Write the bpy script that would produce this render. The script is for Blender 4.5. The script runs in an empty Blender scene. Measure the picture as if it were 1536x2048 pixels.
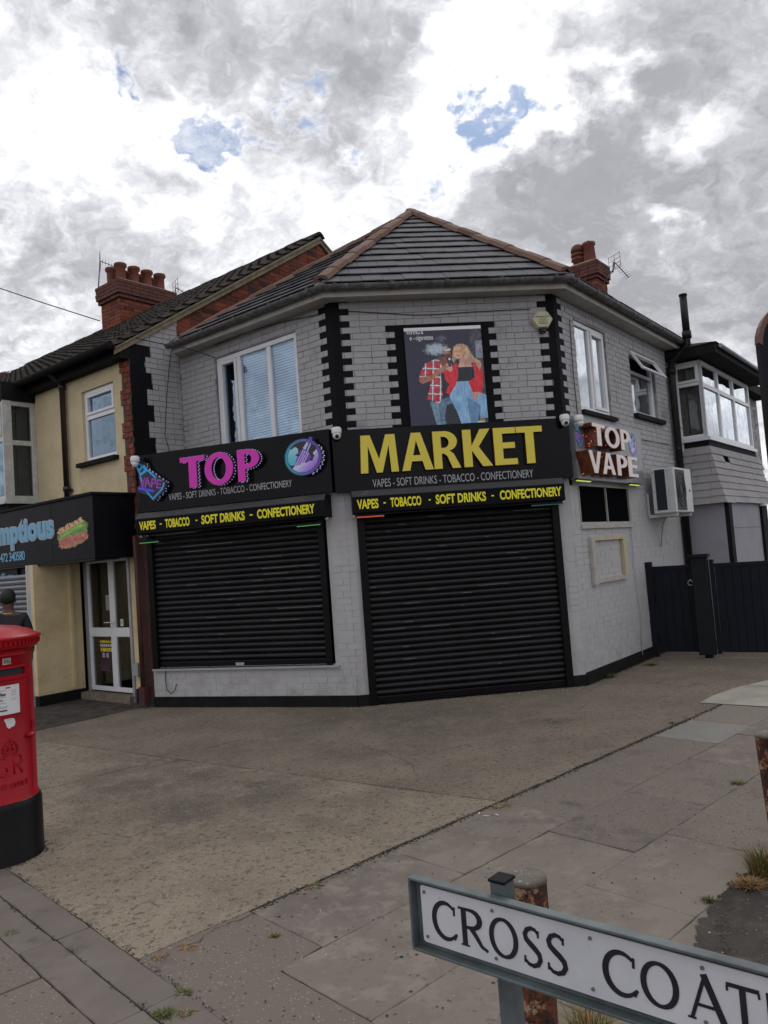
import bpy, bmesh, math, random
import numpy as np
from mathutils import Vector, Matrix
R = math.radians
rnd = random.Random(7)
sc = bpy.context.scene
col = sc.collection

# ------------------------------------------------------------------ camera
H = 1.75; FPX = 1546.1; ROLL = R(4.2065); PITCH = R(3.4546)
_F = Vector((0, math.cos(PITCH), math.sin(PITCH)))
_U0 = Vector((0, -math.sin(PITCH), math.cos(PITCH))); _R0 = Vector((1, 0, 0))
_R = _R0*math.cos(ROLL) - _U0*math.sin(ROLL)
_U = _R0*math.sin(ROLL) + _U0*math.cos(ROLL)
cd = bpy.data.cameras.new('camera'); cam = bpy.data.objects.new('camera', cd); col.objects.link(cam)
cd.sensor_fit = 'VERTICAL'; cd.sensor_height = 36; cd.lens = 36*FPX/2048; cd.clip_start = .05; cd.clip_end = 3000
M = Matrix.Identity(4)
for i in range(3):
    M[i][0] = _R[i]; M[i][1] = _U[i]; M[i][2] = -_F[i]
M[2][3] = H
cam.matrix_world = M
sc.camera = cam
sc.view_settings.view_transform = 'Standard'; sc.view_settings.look = 'None'
sc.view_settings.exposure = .10; sc.view_settings.gamma = 1; sc.view_settings.use_curve_mapping = False

def ray(x, y): return _F*FPX + _R*(x-768) - _U*(y-1024)
def proj(p):
    v = Vector(p)-Vector((0, 0, H)); d = v.dot(_F); return 768+FPX*v.dot(_R)/d, 1024-FPX*v.dot(_U)/d
def G(x, y, z=0):
    r = ray(x, y); k = (z-H)/r.z; return Vector((r.x*k, r.y*k, z))
def at(x, y, Y):
    r = ray(x, y)*(Y/ray(x, y).y); return Vector((r.x, r.y, r.z+H))

# ------------------------------------------------------------------ sky and sun
SUN_EL, SUN_AZ = R(50), R(12)          # high, behind the shop and a little to the right
w = bpy.data.worlds.new('World'); sc.world = w; w.use_nodes = True
nt = w.node_tree; nt.nodes.clear()
def nn(t, **k):
    n = nt.nodes.new(t)
    for a, b in k.items(): setattr(n, a, b)
    return n
def lk(a, b): nt.links.new(a, b)
def mth(op, a, b=None, c=None, clamp=False):
    n = nn('ShaderNodeMath', operation=op, use_clamp=clamp)
    for i, v in enumerate((a, b, c)):
        if v is None: continue
        if isinstance(v, (int, float)): n.inputs[i].default_value = v
        else: lk(v, n.inputs[i])
    return n.outputs[0]
def mrange(v, a, b, c=0, d=1, smooth=True):
    n = nn('ShaderNodeMapRange', interpolation_type='SMOOTHSTEP' if smooth else 'LINEAR')
    lk(v, n.inputs[0])
    for i, q in enumerate((a, b, c, d)): n.inputs[i+1].default_value = q
    return n.outputs[0]
out = nn('ShaderNodeOutputWorld')
sky = nn('ShaderNodeTexSky'); sky.sky_type = 'NISHITA'; sky.sun_disc = False
sky.sun_elevation = SUN_EL; sky.sun_rotation = SUN_AZ; sky.dust_density = 1.0; sky.air_density = 1.0; sky.ozone_density = 1.5
bg1 = nn('ShaderNodeBackground'); bg1.inputs[1].default_value = 0.075
tm = nn('ShaderNodeVectorMath', operation='MULTIPLY'); lk(sky.outputs[0], tm.inputs[0]); tm.inputs[1].default_value = (.78, .93, 1.08); lk(tm.outputs[0], bg1.inputs[0])
tc = nn('ShaderNodeTexCoord'); sep = nn('ShaderNodeSeparateXYZ'); lk(tc.outputs['Generated'], sep.inputs[0])
SH = .50
zz = mth('ADD', mth('MAXIMUM', sep.outputs[2], 0.0), SH)
cx_ = mth('DIVIDE', sep.outputs[0], zz); cy_ = mth('DIVIDE', sep.outputs[1], zz)
cmb = nn('ShaderNodeCombineXYZ'); lk(cx_, cmb.inputs[0]); lk(cy_, cmb.inputs[1])
def noise(scale, det, rough, dist=0., vec=None, off=(0, 0, 0), lac=2.0):
    mp = nn('ShaderNodeMapping'); mp.inputs['Location'].default_value = off
    lk(vec or cmb.outputs[0], mp.inputs[0])
    n = nn('ShaderNodeTexNoise'); n.inputs['Scale'].default_value = scale; n.inputs['Detail'].default_value = det
    n.inputs['Roughness'].default_value = rough; n.inputs['Distortion'].default_value = dist; n.inputs['Lacunarity'].default_value = lac
    lk(mp.outputs[0], n.inputs[0]); return n
def warp(vec, sc_, amp, off, det=4):
    n = noise(sc_, det, .55, 0, off=off); a = nn('ShaderNodeVectorMath', operation='SUBTRACT'); lk(n.outputs['Color'], a.inputs[0]); a.inputs[1].default_value = (.5, .5, .5)
    b = nn('ShaderNodeVectorMath', operation='SCALE'); lk(a.outputs[0], b.inputs[0]); b.inputs['Scale'].default_value = amp
    c = nn('ShaderNodeVectorMath', operation='ADD'); lk(b.outputs[0], c.inputs[0]); lk(vec, c.inputs[1]); return c.outputs[0]
wpv = warp(cmb.outputs[0], 5, .30, (7, 2, 0)); whv = warp(wpv, 17, .15, (5, 1, 0), 7)
def skyp(px, py):
    r = ray(px, py).normalized(); q = max(r.z, 0)+SH; return (r.x/q, r.y/q, 0)
def blob(px, py, rad, amp, vec):
    d = nn('ShaderNodeVectorMath', operation='DISTANCE'); lk(vec, d.inputs[0]); d.inputs[1].default_value = skyp(px, py)
    return mth('MULTIPLY', mrange(d.outputs['Value'], rad*1.15, 0.), amp)
def field(lst, vec, k=1.):
    t = None
    for x, y, r_, a in lst:
        b = blob(x, y, r_*k, a, vec); t = b if t is None else mth('ADD', t, b)
    return t
# billowed cloud puffs: sum of |noise| octaves gives rounded lumps with soft creases
def puff(sc_, off, vec): return mth('ABSOLUTE', mth('SUBTRACT', mth('MULTIPLY', noise(sc_, 2, .5, 0, vec, off).outputs[0], 2.), 1.))
pf = mth('ADD', mth('ADD', mth('MULTIPLY', puff(4.2, (3, 1, 0), wpv), .9), mth('MULTIPLY', puff(9.5, (6, 4, 0), wpv), .45)), mth('ADD', mth('MULTIPLY', puff(21, (1, 8, 0), whv), .22), mth('MULTIPLY', puff(46, (2, 3, 0), whv), .10)))
nE = noise(30, 5, .65, 0, whv, (3, 3, 0)); nB = noise(2.4, 5, .5, .2, off=(1.3, 5.2, 0)); nC = noise(12, 6, .6, 0, off=(4, 9, 0), vec=whv)
nS0 = noise(10, 7, .62, .2, whv, (1, 7, 0))
wgv = warp(whv, 34, .11, (9, 3, 0), 6)
gaps = field([(425, 255, .055, .8), (470, 298, .06, .8), (385, 300, .04, .4), (560, 300, .07, .8), (618, 322, .05, .6), (605, 215, .06, .9), (945, 215, .065, 1.0), (972, 262, .065, 1.0), (900, 178, .05, .7), (965, 300, .04, .6), (215, 122, .050, .9), (232, 150, .03, .6), (205, 340, .05, .8), (158, 298, .035, .8),
    (835, 408, .045, .55), (910, 352, .035, .8), (50, 100, .04, .6), (640, 108, .035, .7), (370, 235, .045, .5), (80, 250, .04, .4), (690, 480, .05, .35), (150, 610, .07, .3), (945, 65, .03, .45), (500, 320, .05, .6)], wgv)
op = mth('SUBTRACT', mth('ADD', 1.0, mth('MULTIPLY', mth('SUBTRACT', nC.outputs[0], .5), 2.6)), mth('MULTIPLY', gaps, .98))
cover = mth('MAXIMUM', mrange(op, -.25, .70), mrange(nS0.outputs[0], .42, .68, .0, .60))
dark = field([(690, 150, .15, .62), (670, 235, .13, .55), (745, 290, .13, .55), (700, 330, .1, .2), (1290, 300, .22, .60), (1130, 350, .17, .55), (1230, 260, .12, .3), (1420, 430, .26, .50), (1250, 470, .25, .35), (1080, 480, .2, .2), (120, 400, .18, .34), (60, 560, .30, .25), (450, 60, .15, .42), (300, 90, .13, .35), (180, 40, .12, .3), (1400, 130, .16, .42), (1250, 170, .1, .3), (1500, 300, .2, .30), (1080, 120, .08, .25), (1500, 600, .4, .25), (330, 480, .22, .15), (820, 60, .07, .25), (560, 90, .1, .3), (500, 420, .1, .14), (250, 300, .07, .12), (1330, 560, .2, .2)], wpv)
dark = mth('MINIMUM', dark, .70)
bright = field([(880, 60, .12, .55), (850, 180, .08, .55), (880, 330, .13, .60), (830, 260, .06, .4), (330, 170, .12, .4), (120, 180, .12, .35), (290, 350, .14, .42), (480, 350, .10, .35), (600, 350, .12, .42), (520, 215, .10, .32), (1050, 160, .12, .55), (1020, 280, .08, .8), (1110, 245, .08, .9), (1210, 215, .06, .8), (1290, 215, .05, .7), (1360, 280, .06, .9), (940, 350, .06, .7), (1440, 240, .06, .5), (1180, 60, .12, .4), (1310, 465, .045, .9), (60, 230, .13, .35), (130, 160, .06, .2), (560, 390, .12, .25), (390, 400, .1, .2), (970, 20, .1, .4), (30, 450, .2, .2), (720, 400, .1, .3), (120, 100, .05, .2), (1000, 60, .1, .4)], whv)
nM = noise(5.0, 9, .56, .15, wpv, (2.2, 6.1, 0)); nS = noise(13, 7, .6, .1, whv, (8, 1, 0))
tk = mth('ADD', mth('ADD', mth('MULTIPLY', nM.outputs[0], .62), mth('MULTIPLY', nS.outputs[0], .38)), mth('SUBTRACT', mth('MULTIPLY', dark, .19), mth('MULTIPLY', bright, .24)))
lum = mrange(tk, .365, .675, 1.0, .0, False)
lum = mth('ADD', lum, mth('MULTIPLY', mth('SUBTRACT', pf, .36), .20))
lum = mth('ADD', lum, mth('MULTIPLY', mth('SUBTRACT', nE.outputs[0], .5), .12))
rim = mrange(op, .50, 1.0, 1, 0); lum = mth('ADD', lum, mth('MULTIPLY', rim, .18))
lum = mth('MAXIMUM', lum, .0); lum = mth('ADD', lum, mth('ADD', mth('MULTIPLY', mth('SUBTRACT', nS.outputs[0], .5), -.28), mth('MULTIPLY', mth('SUBTRACT', nE.outputs[0], .5), .06))); lum = mth('ADD', lum, .07)
lum = mth('MINIMUM', mth('MAXIMUM', lum, .0), 1.)
cr = nn('ShaderNodeValToRGB'); cr.color_ramp.elements[0].position = 0.; cr.color_ramp.elements[0].color = (.375, .378, .405, 1)
cr.color_ramp.elements[1].position = 1.0; cr.color_ramp.elements[1].color = (1.08, 1.08, 1.10, 1)
e = cr.color_ramp.elements.new(.42); e.color = (.56, .565, .60, 1); e = cr.color_ramp.elements.new(.72); e.color = (.80, .81, .85, 1)
lk(lum, cr.inputs[0])
bg2 = nn('ShaderNodeBackground'); bg2.inputs[1].default_value = 1.0; lk(cr.outputs[0], bg2.inputs[0])
mx = nn('ShaderNodeMixShader'); lk(cover, mx.inputs[0]); lk(bg1.outputs[0], mx.inputs[1]); lk(bg2.outputs[0], mx.inputs[2])
lk(mx.outputs[0], out.inputs[0])
sl = bpy.data.lights.new('sun', 'SUN'); sl.energy = .55; sl.angle = R(18); sl.color = (1, .95, .88)
so = bpy.data.objects.new('sun', sl); col.objects.link(so)
sdir = Vector((math.sin(SUN_AZ)*math.cos(SUN_EL), math.cos(SUN_AZ)*math.cos(SUN_EL), math.sin(SUN_EL)))
so.rotation_euler = sdir.to_track_quat('Z', 'Y').to_euler()

# ------------------------------------------------------------------ materials
def mat(name, c, rough=.7, c2=None, ns=3., nlo=.35, nhi=.65, metal=0., spec=.5, bump=(), var=0., tint=None, speck=None, emit=0., coat=0., stain=None, splash=0.):
    """c base, c2 second colour blended by noise at scale ns; bump = [(scale, strength, kind)]; var = random value per brick"""
    m = bpy.data.materials.new(name); m.use_nodes = True; t = m.node_tree; N = t.nodes; L = t.links
    b = N['Principled BSDF']; b.inputs['Roughness'].default_value = rough; b.inputs['Metallic'].default_value = metal
    b.inputs['Specular IOR Level'].default_value = spec; b.inputs['Coat Weight'].default_value = coat; b.inputs['Coat Roughness'].default_value = .08
    geo = N.new('ShaderNodeNewGeometry'); P = geo.outputs['Position']
    def nz(s, det=6, ro=.6, off=0.):
        n = N.new('ShaderNodeTexNoise'); n.inputs['Scale'].default_value = s; n.inputs['Detail'].default_value = det; n.inputs['Roughness'].default_value = ro
        if off:
            a = N.new('ShaderNodeVectorMath'); a.operation = 'ADD'; a.inputs[1].default_value = (off, off, off); L.new(P, a.inputs[0]); L.new(a.outputs[0], n.inputs[0])
        else: L.new(P, n.inputs[0])
        return n.outputs[0]
    def mr(v, a, bb, c0=0, d=1):
        n = N.new('ShaderNodeMapRange'); L.new(v, n.inputs[0])
        for i, q in enumerate((a, bb, c0, d)): n.inputs[i+1].default_value = q
        return n.outputs[0]
    def mix(f, a, bb, mode='MIX'):
        n = N.new('ShaderNodeMix'); n.data_type = 'RGBA'; n.blend_type = mode
        for s, v in ((0, f), (6, a), (7, bb)):
            if isinstance(v, (int, float)): n.inputs[s].default_value = v
            elif isinstance(v, (tuple, list)): n.inputs[s].default_value = (*v[:3], 1)
            else: L.new(v, n.inputs[s])
        return n.outputs[2]
    cur = tuple(c)
    if c2 is not None: cur = mix(mr(nz(ns), nlo, nhi), c, c2)
    if tint:      # per-piece colour: list of colours picked by random id
        oi = N.new('ShaderNodeObjectInfo'); at_ = N.new('ShaderNodeAttribute'); at_.attribute_name = 'tint'
        a = N.new('ShaderNodeMath'); a.operation = 'ADD'; L.new(oi.outputs['Random'], a.inputs[0]); L.new(at_.outputs['Fac'], a.inputs[1])
        f = N.new('ShaderNodeMath'); f.operation = 'FRACT'; L.new(a.outputs[0], f.inputs[0])
        r = N.new('ShaderNodeValToRGB'); r.color_ramp.interpolation = 'LINEAR'; el = r.color_ramp.elements
        for i, q in enumerate(tint):
            p_ = i/(len(tint)-1)
            if i == 0: x = el[0]; x.position = 0
            elif i == len(tint)-1: x = el[len(el)-1]; x.position = 1
            else: x = el.new(p_)
            x.color = (*q, 1)
        L.new(f.outputs[0], r.inputs[0]); cur = mix(mr(nz(ns*3), .3, .7, 0, .45), r.outputs[0], cur)
    if stain:     # (scale, amount, colour)
        for s_, lo, hi, cc_ in stain: cur = mix(mr(nz(s_, 8, .68, 13.7), lo, hi), cur, cc_)
    if splash:
        sp_ = N.new('ShaderNodeSeparateXYZ'); L.new(P, sp_.inputs[0]); a = mr(sp_.outputs[2], .12, splash, 1, 0); q_ = N.new('ShaderNodeMath'); q_.operation = 'MULTIPLY'; L.new(a, q_.inputs[0]); L.new(mr(nz(5, 8, .7, 2.2), .46, .70, .0, .55), q_.inputs[1]); cur = mix(q_.outputs[0], cur, (.15, .125, .10))
    if speck:     # (scale, threshold, colour)
        for s_, th, cc_ in speck:
            v = N.new('ShaderNodeTexVoronoi'); v.inputs['Scale'].default_value = s_; L.new(P, v.inputs[0])
            sp = N.new('ShaderNodeSeparateColor'); L.new(v.outputs['Color'], sp.inputs[0])
            a = mr(sp.outputs[0], th, th+.02); bb = mr(v.outputs['Distance'], .35, .22)
            k = N.new('ShaderNodeMath'); k.operation = 'MULTIPLY'; L.new(a, k.inputs[0]); L.new(bb, k.inputs[1])
            cur = mix(k.outputs[0], cur, cc_)
    if isinstance(cur, tuple): b.inputs['Base Color'].default_value = (*cur[:3], 1)
    else: L.new(cur, b.inputs['Base Color'])
    if emit:
        b.inputs['Emission Color'].default_value = (*c[:3], 1); b.inputs['Emission Strength'].default_value = emit
    h = None
    for s_, st, *kd in bump:
        if kd and kd[0] == 'v':
            v = N.new('ShaderNodeTexVoronoi'); v.inputs['Scale'].default_value = s_; L.new(P, v.inputs[0]); q = v.outputs['Distance']
        elif kd and kd[0] == 'h':
            mp = N.new('ShaderNodeMapping'); mp.inputs['Scale'].default_value = (1, 1, 4.5); L.new(P, mp.inputs[0])
            n = N.new('ShaderNodeTexNoise'); n.inputs['Scale'].default_value = s_; n.inputs['Detail'].default_value = 3; L.new(mp.outputs[0], n.inputs[0]); q = n.outputs[0]
        else: q = nz(s_, 5, .6, 3.)
        bp = N.new('ShaderNodeBump'); bp.inputs['Strength'].default_value = 1; bp.inputs['Distance'].default_value = st; L.new(q, bp.inputs['Height'])
        if h is not None: L.new(h, bp.inputs['Normal'])
        h = bp.outputs[0]
    if h is not None: L.new(h, b.inputs['Normal'])
    if rough and var:
        L.new(mr(nz(6), .3, .7, max(rough-var, .02), rough+var), b.inputs['Roughness'])
    return m
DIRT = (.10, .09, .075)
MT = dict(
 grey=mat('grey_masonry_paint', (.42, .412, .425), .85, (.365, .358, .37), 2.2, tint=[(.405, .397, .41), (.43, .422, .436), (.41, .402, .415), (.445, .437, .45)], bump=[(28, .006, 'h'), (90, .002)], stain=[(1.3, .56, .8, (.16, .155, .155)), (14, .66, .78, (.12, .115, .11))]),
 lite=mat('pale_masonry_paint', (.45, .443, .453), .75, (.405, .398, .407), 1.6, tint=[(.44, .433, .443), (.46, .453, .463), (.43, .423, .433)], bump=[(60, .0015), (12, .002)], stain=[(.9, .55, .85, (.33, .31, .30)), (16, .68, .8, (.25, .2, .18))], splash=.75),
 mort=mat('painted_mortar', (.35, .343, .355), .9, (.13, .126, .13), 3., .42, .70, bump=[(60, .003)]),
 mortl=mat('pale_painted_mortar', (.44, .433, .443), .85, (.36, .35, .35), 3., .45, .75, bump=[(60, .002)]),
 black=mat('black_masonry_paint', (.005, .005, .007), .75, (.008, .008, .011), 5., spec=.15, bump=[(28, .004, 'h'), (70, .002)], stain=[(9, .68, .82, (.035, .033, .033))]),
 plinth=mat('black_plinth_paint', (.006, .006, .007), .8, (.012, .011, .011), 4., spec=.2, bump=[(30, .003)], stain=[(5, .62, .8, (.035, .032, .03))]),
 red=mat('red_brick', (.20, .045, .022), .85, (.12, .028, .018), 9., tint=[(.23, .052, .025), (.27, .07, .03), (.15, .035, .02), (.21, .05, .03), (.06, .02, .015), (.24, .055, .025)], bump=[(70, .003)]),
 redblk=mat('sooty_red_brick', (.17, .04, .02), .88, (.05, .02, .016), 4., tint=[(.30, .075, .03), (.22, .05, .022), (.035, .02, .016), (.26, .065, .028), (.02, .014, .013), (.28, .07, .03), (.03, .018, .014), (.24, .055, .025)], bump=[(60, .003)]),
 rmort=mat('sooty_mortar', (.055, .04, .035), .95, (.11, .085, .07), 12.),
 redpaint=mat('dull_red_painted_brick', (.075, .018, .014), .7, (.045, .013, .012), 6., bump=[(40, .002)], stain=[(5, .5, .75, (.02, .015, .013))]),
 cream=mat('cream_pebbledash', (.74, .61, .39), .9, (.64, .52, .325), 3., bump=[(75, .009, 'v'), (30, .006)], speck=[(55, .90, (.28, .2, .11))], stain=[(1.6, .6, .85, (.33, .24, .14)), (22, .66, .75, (.36, .26, .14))]),
 creams=mat('cream_smooth_render', (.70, .57, .345), .75, (.62, .49, .28), 2., bump=[(25, .002)], stain=[(1.2, .52, .8, (.40, .28, .13)), (9, .66, .78, (.28, .19, .1))], splash=.8),
 tile=mat('grey_concrete_roof_tile', (.170, .165, .178), .8, (.140, .136, .146), 6., tint=[(.150, .146, .158), (.178, .173, .186), (.128, .125, .134), (.162, .158, .170)], bump=[(55, .003)], spec=.04, stain=[(3, .6, .8, (.17, .17, .165)), (12, .64, .72, (.16, .155, .12))]),
 tileside=mat('grey_roof_underlay', (.04, .04, .042), .9),
 hip=mat('terracotta_brown_ridge_tile', (.21, .13, .105), .85, (.15, .09, .07), 5., spec=.15, tint=[(.20, .125, .10), (.14, .08, .06), (.22, .145, .12), (.17, .10, .08)], bump=[(40, .002)]),
 oldtile=mat('weathered_pantile', (.030, .025, .023), .95, (.055, .048, .040), 6., spec=.2, tint=[(.028, .023, .021), (.042, .036, .031), (.020, .017, .016), (.052, .044, .036)], bump=[(35, .006)], stain=[(7, .60, .74, (.09, .09, .06))]),
 gutter=mat('weathered_grey_gutter', (.13, .13, .135), .6, (.055, .055, .055), 12., bump=[(30, .001)], stain=[(14, .52, .7, (.24, .24, .23)), (5, .6, .8, (.04, .04, .035))]),
 fascia=mat('dirty_white_fascia', (.46, .44, .41), .6, (.36, .345, .32), 6., stain=[(10, .6, .78, (.11, .1, .09))]),
 barge=mat('weathered_timber_verge', (.27, .225, .15), .85, (.17, .14, .09), 8., bump=[(25, .004)]),
 upvc=mat('white_upvc', (.78, .79, .82), .3, (.70, .71, .73), 3.),
 upvcd=mat('aged_white_upvc', (.60, .61, .60), .45, (.46, .46, .44), 8., stain=[(6, .6, .8, (.3, .29, .26))]),
 alu=mat('grey_aluminium', (.42, .44, .47), .35, (.34, .36, .39), 4., metal=.3),
 matte=mat('matt_blackout_board', (.004, .004, .006), .95, spec=.02),
 dark=mat('dark_interior', (.012, .013, .014), .9),
 room=mat('dim_room_wall', (.05, .052, .055), .9),
 blind=mat('white_venetian_blind', (.72, .80, .92), .5),
 curtain=mat('grey_beige_curtain', (.33, .31, .26), .9, (.24, .22, .18), 5.),
 net=mat('dark_green_net_curtain', (.10, .12, .11), .9, (.07, .085, .08), 9.),
 soil=mat('black_painted_pipe', (.006, .006, .007), .45, (.012, .012, .012), 12., spec=.3, bump=[(30, .002)], stain=[(9, .66, .72, (.22, .22, .22))]),
 wpipe=mat('white_plastic_pipe', (.5, .52, .56), .4),
 brownp=mat('dark_brown_downpipe', (.022, .015, .014), .35, (.035, .022, .02), 4.),
 signb=mat('gloss_black_acrylic', (.003, .003, .004), .16, (.004, .004, .006), 1.2, spec=.14),
 signm=mat('satin_black_panel', (.005, .005, .007), .42, (.008, .008, .011), 3., spec=.08, stain=[(4, .64, .85, (.022, .022, .022))]),
 shut=mat('black_shutter_slat', (.012, .012, .015), .42, (.017, .017, .020), 3., spec=.3, bump=[(18, .0012), (2.2, .010)], stain=[(6, .6, .8, (.035, .034, .033)), (40, .68, .74, (.06, .06, .06))], var=.1),
 guide=mat('black_shutter_rail', (.003, .003, .004), .4, (.005, .005, .006), 4., spec=.15),
 hood=mat('dark_grey_hood_lid', (.028, .029, .032), .4, (.02, .021, .024), 4., stain=[(7, .6, .8, (.11, .105, .1))]),
 scratch=mat('bare_metal_scratch', (.35, .35, .36), .4),
 pink=mat('magenta_letter_face', (.72, .018, .50), .35, emit=.0),
 gold=mat('dull_gold_letter_face', (.76, .63, .09), .45, spec=.25),
 yell=mat('bright_yellow_letter', (.86, .80, .02), .5),
 silver=mat('silver_grey_lettering', (.42, .42, .46), .45),
 copper=mat('copper_letter_return', (.30, .11, .05), .32, (.12, .045, .025), 16., metal=.6, stain=[(40, .6, .66, (.5, .08, .05))]),
 chrome=mat('chrome_letter_return', (.35, .31, .30), .22, (.12, .1, .1), 14., metal=.8),
 white=mat('warm_white_letter_face', (.90, .78, .76), .4, (.84, .72, .70), 8.),
 signw=mat('grey_sign_board', (.25, .26, .28), .25, (.17, .18, .19), 2.),
 led=mat('lit_led_point', (.45, .42, .8), .4, emit=.6),
 ledr=mat('red_led_point', (1, .12, .08), .4, emit=.9),
 ledg=mat('lit_green_strip', (.06, .30, .09), .4, emit=.3),
 ledgd=mat('dim_green_strip', (.02, .09, .07), .4, emit=.25),
 ledred=mat('lit_red_strip', (.75, .10, .05), .4, emit=.35),
 ledy=mat('lit_yellow_strip', (.55, .72, .06), .4, emit=.6),
 cctv=mat('white_camera_housing', (.72, .72, .72), .3),
 lens=mat('black_glass_lens', (.004, .004, .006), .08),
 alarm=mat('yellowed_alarm_box', (.56, .54, .37), .5, (.48, .46, .30), 14.),
 ink=mat('black_print', (.01, .01, .015), .6),
 signwhite=mat('white_enamel_plate', (.66, .67, .71), .35, (.56, .57, .62), 4., stain=[(16, .63, .78, (.33, .31, .25))]),
 galv=mat('galvanised_steel_frame', (.14, .165, .172), .5, (.085, .10, .105), 9., metal=.2, stain=[(14, .6, .75, (.07, .075, .075))], bump=[(40, .0006)]),
 signink=mat('raised_black_letter', (.008, .008, .016), .4, (.016, .016, .028), 20.),
 screw=mat('dull_steel_screw', (.2, .19, .17), .5, metal=.5),
 rust=mat('rusty_painted_steel', (.050, .018, .012), .8, (.36, .23, .13), 15., .53, .57, bump=[(24, .006)], stain=[(30, .50, .58, (.15, .040, .014)), (48, .56, .61, (.014, .009, .008))]),
 rustcap=mat('weathered_post_cap', (.17, .15, .12), .85, (.11, .095, .075), 18., bump=[(50, .002)], stain=[(60, .60, .64, (.42, .40, .38))]),
 pbred=mat('post_box_red', (.36, .004, .012), .34, (.29, .003, .010), 4., spec=.22, coat=.05, bump=[(45, .0006), (9, .002)], stain=[(30, .68, .74, (.14, .010, .012)), (4, .62, .8, (.22, .006, .010))]),
 pbblk=mat('post_box_black_base', (.003, .003, .004), .35, (.005, .005, .006), 8., spec=.2, bump=[(45, .0008)]),
 paper=mat('white_printed_plate', (.68, .68, .70), .35),
 card=mat('torn_white_sticker', (.66, .62, .62), .7),
 greyink=mat('grey_print', (.28, .28, .30), .6),
 enamel=mat('collection_tab_enamel', (.42, .40, .34), .5, (.2, .18, .15), 40.),
 skin=mat('brown_skin', (.09, .038, .022), .55),
 hair=mat('black_hair', (.006, .005, .005), .6, bump=[(120, .004)]),
 shirt=mat('dark_shirt', (.014, .012, .016), .85, (.022, .018, .022), 9.),
 trouser=mat('dark_trousers', (.012, .013, .018), .85),
 shoe=mat('black_shoe', (.01, .01, .01), .5),
 gate=mat('dark_navy_painted_timber', (.007, .009, .016), .65, (.010, .012, .020), 6., spec=.2, bump=[(20, .002)]),
 gatep=mat('dark_green_grey_timber', (.008, .011, .014), .65, (.011, .015, .017), 6., spec=.2, bump=[(20, .002)]),
 acw=mat('white_ac_casing', (.62, .63, .63), .4, (.55, .56, .56), 6.),
 acg=mat('grey_fan_guard', (.12, .125, .13), .5),
 acd=mat('dark_condenser_fins', (.012, .016, .028), .5),
 hung=mat('grey_tile_hanging', (.33, .315, .315), .8, (.27, .255, .255), 7., tint=[(.32, .305, .305), (.36, .345, .345), (.29, .275, .275)], bump=[(40, .002)], stain=[(9, .6, .75, (.16, .14, .13))]),
 render=mat('mauve_grey_render', (.34, .33, .37), .8, (.30, .29, .325), 2., bump=[(60, .001)], stain=[(1.6, .6, .85, (.26, .25, .27))]),
 clay=mat('terracotta_chimney_pot', (.20, .058, .035), .8, (.13, .038, .025), 6., bump=[(30, .002)], stain=[(8, .6, .8, (.05, .025, .02))]),
 flaunch=mat('mortar_flaunching', (.27, .23, .18), .95, (.16, .14, .11), 9., bump=[(30, .006)]),
 soot=mat('dark_sooty_brick', (.13, .045, .035), .9, (.07, .03, .025), 6., tint=[(.14, .05, .038), (.10, .04, .032), (.17, .06, .04), (.08, .035, .03)], bump=[(50, .003)]),
 steel=mat('aerial_aluminium', (.16, .16, .18), .45, metal=.6),
 wire=mat('black_cable', (.01, .01, .01), .6),
 lead=mat('lead_flashing', (.20, .21, .23), .6, (.13, .14, .15), 8., bump=[(14, .006)]),
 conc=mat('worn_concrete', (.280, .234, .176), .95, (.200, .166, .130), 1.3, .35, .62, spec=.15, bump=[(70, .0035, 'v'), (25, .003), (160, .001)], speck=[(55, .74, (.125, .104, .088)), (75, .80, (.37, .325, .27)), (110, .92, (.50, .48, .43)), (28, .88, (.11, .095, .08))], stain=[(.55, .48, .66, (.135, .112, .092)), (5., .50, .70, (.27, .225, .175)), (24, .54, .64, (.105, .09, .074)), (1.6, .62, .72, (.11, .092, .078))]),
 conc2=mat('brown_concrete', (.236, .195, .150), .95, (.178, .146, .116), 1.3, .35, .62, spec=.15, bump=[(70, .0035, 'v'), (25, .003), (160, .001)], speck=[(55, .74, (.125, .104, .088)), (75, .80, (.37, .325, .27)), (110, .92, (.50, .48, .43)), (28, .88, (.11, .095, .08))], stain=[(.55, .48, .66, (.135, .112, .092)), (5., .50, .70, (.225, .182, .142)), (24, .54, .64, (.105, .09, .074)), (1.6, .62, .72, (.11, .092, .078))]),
 slab=mat('smooth_paving_slab', (.190, .162, .140), .93, (.155, .132, .116), 1.7, spec=.2, tint=[(.204, .172, .147), (.182, .153, .135), (.228, .194, .160), (.176, .147, .130), (.214, .181, .153)], bump=[(60, .0012)], speck=[(30, .965, (.03, .028, .025))], stain=[(2.2, .48, .66, (.112, .094, .083)), (6, .50, .62, (.235, .20, .168)), (26, .58, .68, (.115, .097, .085)), (1.1, .50, .60, (.225, .19, .162)), (11, .60, .66, (.235, .205, .178))]),
 slabr=mat('exposed_aggregate_slab', (.176, .146, .124), .95, (.142, .118, .102), 1.5, spec=.2, tint=[(.188, .156, .132), (.170, .141, .122), (.204, .170, .143)], bump=[(80, .003, 'v')], speck=[(70, .86, (.27, .25, .22)), (110, .93, (.45, .43, .4)), (45, .90, (.06, .052, .048))], stain=[(2.5, .55, .75, (.088, .077, .072))]),
 slabl=mat('pale_new_slab', (.235, .225, .20), .9, (.21, .20, .18), 3., bump=[(80, .001)], speck=[(80, .94, (.12, .11, .1))]),
 pale=mat('pale_lit_concrete', (.40, .375, .32), .92, (.30, .28, .24), 2.5, bump=[(60, .002)], stain=[(3, .55, .7, (.22, .2, .17))], speck=[(70, .9, (.2, .18, .15))]),
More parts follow.
